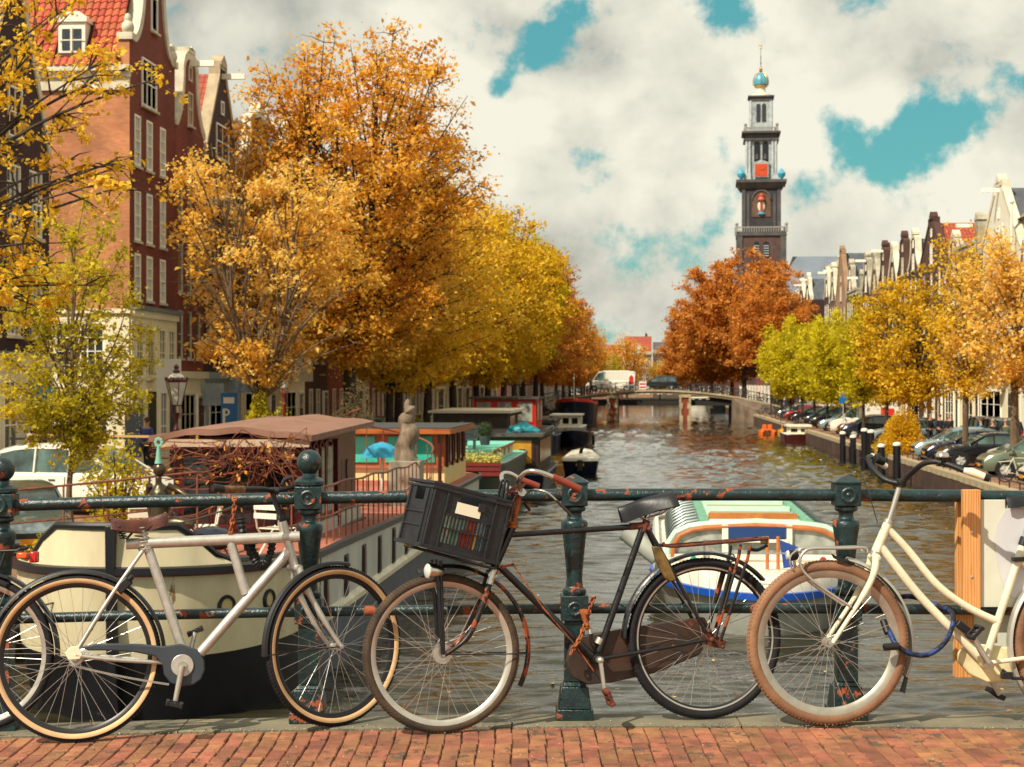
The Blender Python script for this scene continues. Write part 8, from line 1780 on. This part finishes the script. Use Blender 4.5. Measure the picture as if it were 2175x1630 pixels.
    for x in (.18, .82):
        for s in (-1, 1):
            q = MB(); q.revolve((x * L, s * (hw - .10), .315), V((1, 0, 0)), UP, V((0, s, 0)), [(.31, .0), (.37, .0), (.37, .104), (.31, .104)], 20); q.build('wheel_arch', m_trimb, body)
            w = link('wheel', tm, t, (x * L, s * (hw - .07), .315)); link('rim', rm, w)
    for s in (-1, 1):
        zh = interp(p['hood'], .965) - .12; q = MB(); q.ball((L * .955, s * hw * .72, zh), .13, 10, (1.2, 1.2, .75)); q.build('headlight', m_hl, t)
        q = MB(); q.bb(L * .005 - .03, L * .03, s * hw * .84 - .1, s * hw * .84 + .1, .75, 1.0); q.build('tail_light', m_tail, t, smooth=False)
        q = MB(); q.ball((L * (x1 - .06), s * (hw + .09), interp(p['hood'], x1) + .06), .10, 8, (.6, 1.1, .8)); q.build('mirror', paint, t)
        q = MB(); q.bb(L * .50, L * .503, s * hw * .995 - .004, s * hw * .995 + .004, .35, .92); q.bb(L * .40, L * .44, s * hw * .985, s * (hw * .985 + .02) if s > 0 else -hw * .985 + .001, .82, .85) if s > 0 else q.bb(L * .40, L * .44, -hw * .985 - .02, -hw * .985, .82, .85); q.build('door_seam', m_trimb, t, smooth=False)
    q = MB(); q.bb(L - .02, L + .012, -.45, .45, .52, .62); q.bb(L - .03, L + .005, -.6, .6, .30, .40); q.build('grille', m_trimb, t, smooth=False)
    q = MB(); q.bb(L + .002, L + .022, -.26, .26, .40, .51); q.build('number_plate', plate or m_platey, t, smooth=False)
    return t
def paint(n, c, m=.2): return mat('paint_' + n, c, rough=.22, metal=m, coat=.5)
P_ = dict(white=paint('white', '#dcd9cb', 0), silver=paint('silver', '#8c9a9c', .5), green=paint('sage', '#6f7c68', .35), black=paint('black', '#0d1017', .1), navy=paint('navy', '#121b33', .2), red=paint('maroon', '#4e1717', .2), sblue=paint('ice_blue', '#8fa8ae', .4), lred=paint('red', '#a5161c', .1))
RG = 'cars parked nose to the canal on the right quay'; PI = math.pi
def rcar(label, kind, c, y, nose=12.15, tw=0.0, **k): 
    L = CARP[kind]['L']; a = PI + tw; car(label, kind, P_[c], (nose + math.cos(tw) * L, y + math.sin(tw) * L, 0), a, RG, **k)
rcar('white car nose cut by the right frame edge', 'hatch', 'white', 58.3, 12.1)
rcar('sage green people carrier parked by the white bicycles on the right', 'mpv', 'green', 66.8, 12.3)
rcar('white people carrier mostly hidden behind the sage green one', 'mpv', 'white', 71.0, 13.4)
rcar('black saloon between the sage green and navy cars', 'saloon', 'black', 74.6, 12.0)
rcar('navy saloon parked between the black and ice-blue cars', 'saloon', 'navy', 78.2, 12.0)
rcar('ice-blue car next to the golden bush', 'hatch', 'sblue', 81.6, 12.0)
rcar('silver car half hidden left of the golden bush', 'hatch', 'silver', 101, 12.3)
rcar('navy hatchback in front of the white van on the right quay', 'hatch', 'navy', 113, 12.1)
rcar('dark red car between the navy hatchback and white van', 'saloon', 'red', 117.5, 12.4)
vn2 = (12.3 + 4.9, 122.5)
car('white delivery van with a red square on its side, right quay', 'van', P_['white'], (vn2[0], vn2[1], 0), PI, RG, 'parked_van', 'van', solid=True)
q = MB(); q.bb(1.1 - .55, 1.1 + .35, .945, .965, 1.05, 1.78); q.build('red_panel', MATS['sign_red'], [o for o in bpy.data.objects if o.name.startswith('parked_van') and o.parent is None][-1], smooth=False)
rcar('small pale silver car left of the white delivery van', 'hatch', 'sblue', 130, 12.3)
rcar('black people carrier, second left of the white delivery van', 'mpv', 'black', 138, 12.4)
rcar('dark navy people carrier, third left of the white delivery van', 'mpv', 'navy', 144, 12.4)
rcar('dark hatchback under the lime trees near the far bridge', 'hatch', 'black', 156, 12.4)
rcar('red car under the lime trees near the far bridge', 'hatch', 'lred', 166, 12.5)
rcar('silver car closest to the far bridge on the right', 'hatch', 'silver', 176, 12.5)
car('white van by the right end of the far bridge', 'van', P_['white'], (21.5, 196, 0), PI, None, 'parked_van', 'van', solid=True)
for i, (y, c) in enumerate(((97, 'black'), (93, 'navy'))): car(('dark car parked by the right facades behind the bush', 'navy car parked by the right facades behind the bush')[i], 'mpv', P_[c], (18.6, y, 0), rad(92), 'cars parked along the right facades')
car('large white van driving over the far bridge', 'bigvan', P_['white'], (-1.9, YB + 3.2, zb_(-4) + .02), PI, None, 'white_van', 'van', solid=True)
car('dark people carrier following the white van over the far bridge', 'mpv', P_['black'], (3.2, YB + 3.2, zb_(1) + .02), PI, None, 'dark_car', 'car')
# left quay
vnl = car('silver-white van with roof bars parked behind the young tree', 'mpv', P_['white'], (-17.6, 46.6, 0), rad(-17), None, 'parked_van', 'van'); vnl.scale = (1.14, 1.06, 1.13)
for y in (-.62, .62): q = MB(); q.beam(V((.5, y, 1.78)), V((3.1, y, 1.78)), .05, .05); q.build('roof_bar', m_trimb, vnl, smooth=False)
q = MB(); q.beam(V((.3, .5, 1.84)), V((3.9, .35, 1.84)), .18, .05); q.build('roof_board', mat('loading_plank', '#b08a5c', rough=.8), vnl, smooth=False)
p = at(70, 1150, 33.5); c1 = car('silver car with an amber number plate facing the barge', 'hatch', P_['silver'], (p.x - 1.9, p.y + 3.6, 0), rad(-62), None)
car('dark hatchback nose at the left edge behind the first post', 'hatch', P_['black'], (-16.9, 31.5, 0), rad(-25), None)
for i, (y, c, k, lb) in enumerate(((60.5, 'sblue', 'hatch', 'pale blue car behind the sandstone block on the left quay'), (68, 'white', 'hatch', 'white car seen over the barge wheelhouse roof'), (75, 'navy', 'mpv', 'navy car behind the wheelhouse on the left quay'), (82, 'sblue', 'van', 'pale blue van with large glass behind the wheelhouse'), (90, 'silver', 'mpv', 'silver car beside the red wheelhouse on the left quay'))):
    car(lb, k, P_[c], (-15.9, y, 0), rad(-8), 'cars parked along the left quay', 'parked_car')
# small bicycles
def small_bike(label, loc, rz, col='#15161a', group=None, lean=.12):
    t = thing('parked_bicycle', label, 'bicycle', loc, rz, group)
    m = mat('bike_' + col[1:], col, rough=.4); X, Z, Y_ = V((1, 0, 0)), UP, V((0, 1, 0))
    for x in (0, 1.08):
        q = MB(); q.revolve((x, 0, .34), X, Z, Y_, [(.30, -.014), (.34, -.012), (.34, .012), (.30, .014)], 22); w = q.build('wheel', m_rub, t)
        q = MB()
        for i in range(8): a = i * math.pi / 8; q.tube([(x - math.cos(a) * .3, 0, .34 - math.sin(a) * .3), (x + math.cos(a) * .3, 0, .34 + math.sin(a) * .3)], .003, 3, cap=False)
        q.build('spokes', m_steel, w)
    q = MB(); A, B_, C_, D_ = (0, 0, .34), (.45, 0, .30), (.30, 0, .86), (.88, 0, .84)
    for a, b in ((A, B_), (B_, C_), (C_, D_), (D_, B_), (A, C_), (D_, (1.08, 0, .34)), (D_, (.85, 0, 1.02)), (C_, (.28, 0, .95))): q.tube([a, b], .018, 5)
    q.build('frame', m, t)
    q = MB(); q.tube([(.72, -.25, 1.04), (.85, 0, 1.03), (.72, .25, 1.04)], .014, 5); q.build('handlebar', m, t); q = MB(); q.ball((.26, 0, .97), .1, 8, (1.4, .8, .4)); q.build('saddle', m_plast, t)
    q = MB(); q.tube([(-.25, -.06, .72), (.25, -.06, .76)], .01, 4); q.tube([(-.25, .06, .72), (.25, .06, .76)], .01, 4); q.tube([(-.2, 0, .72), (0, 0, .34)], .01, 4); q.build('rack', m, t)
    return t
b0 = small_bike('bicycle leaning on the railing of the far canal bridge', (-8.6, YB + .45, zb_(-8.6) + .02), 0, group='bicycles along the far bridge railing')
xs_ = [-7.2, -6.0, -3.2, -1.8, .9, 2.2, 3.3, 4.4, 5.2, 6.0, 6.9, 7.8, 8.6, 9.4, 10.3, 11.2, 12.2, 13.2, -10, -11.4]
for i, x in enumerate(xs_):
    r = dup(b0, (x, YB + .45 + random.uniform(-.05, .25), zb_(x) + .02), random.uniform(-.25, .25) + (math.pi if i % 3 == 0 else 0)); r.rotation_euler[0] = random.uniform(-.15, .15)
b1 = small_bike('dark bicycle parked on the left quay behind the moored boats', (-11.4, 100, 0), rad(80), group='bicycles on the left quay')
for i in range(14): dup(b1, (-11.5 + random.uniform(-.3, .5), 104 + i * 4.6 + random.uniform(-1, 1), 0), random.uniform(0, 3))
for i in range(10): dup(b1, (-12.6 + random.uniform(-.4, .4), 186 + i * 1.5, .0), random.uniform(-.5, .5), 'dark bicycle parked at the left end of the far bridge', 'bicycles at the left end of the far bridge')
b2 = small_bike('cream framed bicycle parked in front of the sage green car, left one', (12.5, 62.9, 0), rad(12), '#cfc9b4', 'bicycles in front of the sage green car')
dup(b2, (12.9, 61.6, 0), rad(-8), 'cream framed bicycle parked in front of the sage green car, middle one'); dup(b2, (13.4, 60.4, 0), rad(5), 'cream framed bicycle parked in front of the sage green car, right one')
b3 = small_bike('dark bicycle among the cars by the lime trees', (12.4, 150, 0), rad(60), group='bicycles and mopeds by the lime trees')
for i in range(9): dup(b3, (12.3 + random.uniform(0, .8), 147 + i * 4.5, 0), random.uniform(0, 3))
for i in range(12): dup(b3, (13.0 + random.uniform(0, 3.2), 190 + i * 1.2, .02), random.uniform(0, 3), 'dark bicycle parked at the right end of the far bridge', 'bicycles at the right end of the far bridge')

# ------------------------------------------------------------------ street furniture
m_lmaroon = mat('lantern_maroon', '#4a1520', rough=.4, var=.2, vscale=8); m_lglass = mat('lantern_glass', '#b8b9a8', rough=.15, var=.2, vscale=2); m_lred = mat('lantern_red', '#6e2219', rough=.4)
def lantern(label, x, y, h=3.9, col=None, z0=0.0, group=None):
    col = col or m_lmaroon; t = thing('street_lantern', label, 'street lamp', (x, y, z0), 0, group); q = MB()
    q.lathe((0, 0, 0), [(.16, 0), (.16, .35), (.10, .45), (.075, .6), (.06, h - 1.6), (.08, h - 1.55), (.045, h - 1.45), (.05, h - 1.25), (.09, h - 1.2), (.09, h - 1.15)], 12); q.build('pole', col, t)
    q = MB()
    for k in range(4): a = k * PI / 2 + .78; q.tube(smoothpath([V((math.cos(a) * .07, math.sin(a) * .07, h - 1.3)), V((math.cos(a) * .16, math.sin(a) * .16, h - 1.12)), V((math.cos(a) * .12, math.sin(a) * .12, h - .98))], 4), .012, 5)
    q.build('scroll_brackets', col, t)
    q = MB(); q.lathe((0, 0, 0), [(.12, h - .97), (.255, h - .40)], 6); q.build('glass', m_lglass, t, smooth=False)
    q = MB()
    for k in range(6): a = k * PI / 3; q.tube([V((math.cos(a) * .125, math.sin(a) * .125, h - .97)), V((math.cos(a) * .262, math.sin(a) * .262, h - .40))], .010, 5)
    q.lathe((0, 0, 0), [(.13, h - .99), (.13, h - .96)], 6); q.lathe((0, 0, 0), [(.265, h - .42), (.29, h - .37), (.275, h - .35), (.12, h - .26)], 6); q.build('cage', col, t)
    q = MB(); q.lathe((0, 0, 0), [(.2, h - .34), (.17, h - .26), (.09, h - .21), (0, h - .2)], 12); q.build('dome', m_white, t)
    q = MB(); q.lathe((0, 0, 0), [(.07, h - .2), (.09, h - .15), (.05, h - .1), (.07, h - .05), (.03, h), (0, h + .02)], 10)
    for k in range(8): a = k * PI / 4; q.ball((math.cos(a) * .27, math.sin(a) * .27, h - .33), .025, 6, (1, 1, 1.5))
    q.build('crown', col, t); q = MB(); q.ball((0, 0, h - .8), .05, 8, (1, 1, 1.4)); q.build('bulb', m_white, t)
lantern('maroon crowned street lantern in front of the corner house', -11.35, 41.0, 3.95)
lantern('small red topped street lantern by the crimson house', fyx(598, -12.0) * 0 - 13.2, 62.0, 4.3, m_lred)
lantern('dark street lantern between trees on the right quay', 14.0, 95, 4.6, MATS['dark_iron']); lantern('dark street lantern among the rust-coloured trees', 13.4, 197, 4.4, MATS['dark_iron'])
lantern('thin dark lantern post on the left quay near the black barge', -11.3, 150, 4.4, MATS['dark_iron'])
m_pblue = mat('parking_blue', '#1263a0', rough=.4)
t = thing('parking_meter', 'blue parking machine with a white letter P by the crimson house', 'parking meter', (at(488, 868, 57.0).x, at(488, 868, 57.0).y, 0))
q = MB(); q.bb(-.27, .27, -.12, .12, 1.2, 3.2); q.bb(-.12, .12, -.08, .08, 0, 1.2); q.build('cabinet', m_pblue, t, smooth=False, bevel=.02)
q = MB(); q.bb(-.2, -.12, -.14, -.121, 2.2, 2.68); q.tube([V((-.13 + .14 * math.sin(a), -.13, 2.56 + .10 * math.cos(a))) for a in np.linspace(0, PI, 9)], .032, 6); q.build('letter_p', m_white, t, smooth=False)
q = MB(); q.bb(-.18, .18, -.135, -.121, 2.85, 3.05); q.build('display', MATS['sign_white'], t, smooth=False)
def sign(label, loc, w, h, z, m, rz=0, pole=True, disc=False):
    t = thing('street_sign', label, 'sign', loc, rz); q = MB()
    if pole: q.tube([(0, .03, 0), (0, .03, z + h)], .03, 6); q.build('pole', m_alloy, t); q = MB()
    if disc: q.cyl((0, -.02, z + h / 2), (0, 0, z + h / 2), w / 2, 20)
    else: q.bb(-w / 2, w / 2, -.03, 0, z, z + h)
    q.build('panel', m, t, smooth=False); return t
s1 = sign('blue parking sign between trees right of the white delivery van', (12.6, 116, 0), .55, .75, 2.2, m_pblue); 
for (x, y, lb) in ((14.6, 150, 'pale blue pictogram sign under the lime trees'), (15.6, 176, 'small blue sign near the white van by the far bridge')): sign(lb, (x, y, 0), .9, .9, 2.1, mat('sign_blue', '#3b8fc0', rough=.5))
sign('blue and white shop sign beside the dark brick house window', (-17.6, 74.0, 0), .9, 1.0, 3.1, mat('shop_sign_blue', '#4b7d9c', rough=.5, col2='#c9d4d4', vscale=3), pole=False)
sign('grey-blue notice board at the door of the dark brick house', (-17.9, 70.2, 0), .9, .9, 2.6, m_tlead, pole=False)
sign('white hanging cafe sign on the corner house', (-17.6, 62.6, 0), .9, 1.2, 3.2, MATS['sign_white'], pole=False)
sign('pale banner with a red emblem hanging on a left facade', (-17.3, 86, 0), .9, 2.2, 3.6, m_white, pole=False)
for i, (x, z) in enumerate(((19.3, 4.0), (19.0, 4.0))):
    t = thing('shop_lamp', ('pale blue wall lamp above the right quay people, left one', 'pale blue wall lamp above the right quay people, right one')[i], 'lamp', (x, 100 - i * 6, z)); q = MB(); q.lathe((0, 0, 0), [(.5, 0), (.45, .3), (.2, .5), (.05, .55)], 14); q.build('shade', mat('lamp_pale_blue', '#a9c9cb', rough=.4), t); q = MB(); q.tube([(0, 0, .5), (0, 0, .9), (1.0, 0, .9)], .03, 5); q.build('arm', MATS['dark_iron'], t)

# ------------------------------------------------------------------ people
def skinmesh(name, verts, edges, radii, m, sub=1):
    me = bpy.data.meshes.new(name); me.from_pydata([tuple(v) for v in verts], edges, []); me.materials.append(m); o = bpy.data.objects.new(name, me); COL.objects.link(o)
    sk = o.modifiers.new('skin', 'SKIN'); sk.use_smooth_shade = True; ld = me.skin_vertices[0].data
    for i, r in enumerate(radii): ld[i].radius = (r, r) if not isinstance(r, tuple) else r
    ld[0].use_root = True; s = o.modifiers.new('sub', 'SUBSURF'); s.levels = sub; s.render_levels = sub; return o
def person(label, loc, rz, pose, coat, legs, hair, group=None, s=1.0, skin='#b98a6c'):
    t = thing('person', label, 'person', loc, rz, group); t.scale = (s,) * 3
    ms = mat('skin_' + skin[1:], skin, rough=.6); mc = mat('coat_' + coat[1:], coat, rough=.85, var=.15, vscale=8); ml = mat('legs_' + legs[1:], legs, rough=.85); mh = mat('hair_' + hair[1:], hair, rough=.7)
    sit = pose == 'sit'; z = .50 if sit else .93; st = .16 if pose == 'walk' else .04
    pel = V((0, 0, z)); ch = V((.02, 0, z + .42)); nk = V((.03, 0, z + .56)); hd = V((.05, 0, z + .72))
    J = [pel, V((.01, 0, z + .2)), ch, nk, hd, hd + V((.01, 0, .09))]; E = [(0, 1), (1, 2), (2, 3), (3, 4), (4, 5)]; R_ = [.13, .12, .14, .055, .085, .075]
    def add(*pts):
        par = pts[0]
        for p, r in pts[1:]: J.append(V(p)); R_.append(r); E.append((par, len(J) - 1)); par = len(J) - 1
    for sg in (-1, 1):
        sw = .14 * sg if pose == 'walk' else .03; fwd = .26 if sit or pose == 'phone' else 0
        add(2, ((.02, .19 * sg, z + .47), .06), ((.0 + sw, .24 * sg, z + .2), .048), ((.10 + sw + fwd, .22 * sg, z + (.02 if not fwd else .14)), .036), ((.15 + sw + fwd * 1.1, .20 * sg, z - (.06 if not fwd else -.16)), .033))
        if sit: add(0, ((.12, .09 * sg, .50), .09), ((.44, .10 * sg, .50), .062), ((.46, .10 * sg, .10), .045), ((.56, .10 * sg, .05), .042))
        else: add(0, ((st * sg * .3, .09 * sg, z - .08), .085), ((st * sg + .03, .10 * sg, .49), .062), ((st * sg * 1.4 - .01, .10 * sg, .09), .045), ((st * sg * 1.4 + .11, .10 * sg, .05), .040))
    b = skinmesh('body', J, E, R_, ms); b.parent = t
    # clothes: the same joints a little wider
    top = [0, 1, 2] + [i for i in range(6, len(J)) if (i - 6) % 8 < 3]; mp = {k: i for i, k in enumerate(top)}
    c = skinmesh('coat', [J[k] for k in top], [(mp[a], mp[b_]) for a, b_ in E if a in mp and b_ in mp], [R_[k] * 1.18 + .012 for k in top], mc); c.parent = t
    lo = [0] + [i for i in range(6, len(J)) if 4 <= (i - 6) % 8 < 7]; mp = {k: i for i, k in enumerate(lo)}
    c = skinmesh('trousers', [J[k] for k in lo], [(mp[a], mp[b_]) for a, b_ in E if a in mp and b_ in mp], [R_[k] * 1.15 + .01 for k in lo], ml); c.parent = t
    q = MB(); q.ball(tuple(hd + V((-.025, 0, .065))), .102, 12, (1, .92, .95)); h = q.build('hair', mh, t)
    for sg in (-1, 1): q = MB(); q.ball((J[-1].x + .02 if sg > 0 else J[13].x + .02, .10 * sg, .05), .06, 8, (1.9, .75, .8)); q.build('shoe', m_plast, t)
    return t
pl_ = [('seated grey-haired person in a brown coat outside the dark house', 62, 950, 49, 'sit', '#4a3a32', '#23242c', '#b9b2a6'), ('seated person with reddish hair in an orange top at the street terrace', 112, 955, 51, 'sit', '#b0592c', '#30343c', '#6e3a22'), ('seated smiling person in a green scarf below the cafe window', 185, 962, 54, 'sit', '#3c4a38', '#26262a', '#8a6a48'),
    ('standing person in a blue denim jacket beside the chalkboard', 311, 955, 57, 'stand', '#3f4f8a', '#23283a', '#5c2c1e')]
for lb, px, py, d, po, co, le, ha in pl_: p = at(px, py, d); person(lb, (p.x, p.y, .75 if po == 'sit' else .6), rad(200 if po == 'sit' else 60), po, co, le, ha)
q = MB(); q.bb(-22, -15.6, 47.5, 58.6, 0, .62); structure(q.build('terrace_platform', m_street, smooth=False))
rp = [(1975, 98, 'stand', '#15171f', 'person in black by the right facades, leftmost of three'), (1997, 97, 'walk', '#1a2036', 'person in dark navy by the right facades, middle of three'), (2016, 97, 'stand', '#12141c', 'person in black by the right facades, rightmost of three'), (2085, 86, 'walk', '#3b6f86', 'bending cyclist in a teal jacket behind the navy saloon'), (2110, 84, 'stand', '#141b38', 'person in a dark blue coat with their back turned at the right'), (2137, 83, 'walk', '#4c5a48', 'grey-haired person in a green parka at the right'), (2160, 84, 'stand', '#1b1a1c', 'person in a black jacket at the right edge'),
    (1852, 123, 'walk', '#20222c', 'person in dark clothes behind the white delivery van'), (1872, 122, 'stand', '#8a2a28', 'person in a red jacket behind the white delivery van'), (1893, 121, 'walk', '#6a4a38', 'person in a brown coat left of the golden bush'), (1906, 120, 'stand', '#c9bda6', 'person in a pale coat just left of the golden bush')]
for px, d, po, co, lb in rp: p = at(px, 900, d); person(lb, (p.x, p.y, 0), random.uniform(0, 6), po, co, '#22242c', random.choice(['#2a1c14', '#8a8279', '#5c3a22']))
for px, d, z, co, lb in ((1137, 150, 0, '#c06a2a', 'person in orange on the left quay near the bicycles'), (1640, 212, 1.2, '#cf6a5a', 'person in a coral top at the right end of the far bridge'), (1255, 207, zb_(-6), '#23283a', 'cyclist in dark clothes left of the white van on the bridge'), (1690, 160, 0, '#1c1d24', 'person standing among the cars by the lime trees')): p = at(px, 850, d); person(lb, (p.x, p.y, z), random.uniform(0, 6), 'stand', co, '#22242c', '#3a2a20')
# cafe tables beside the seated people
for i, (px, d) in enumerate(((90, 50), (150, 52.5), (225, 55))):
    p = at(px, 960, d); t = thing('cafe_table', ('small round cafe table by the dark house', 'small round cafe table between the seated people', 'small round cafe table beside the chalkboard')[i], 'table', (p.x, p.y, .62), 0, 'cafe tables on the left street')
    q = MB(); q.lathe((0, 0, 0), [(.38, .72), (.38, .75), (0, .75)], 16); q.build('tabletop', m_white, t); q = MB(); q.tube([(0, 0, .02), (0, 0, .72)], .03, 8); q.lathe((0, 0, 0), [(.25, 0), (.2, .03), (0, .04)], 12); q.build('leg', m_bblack, t)
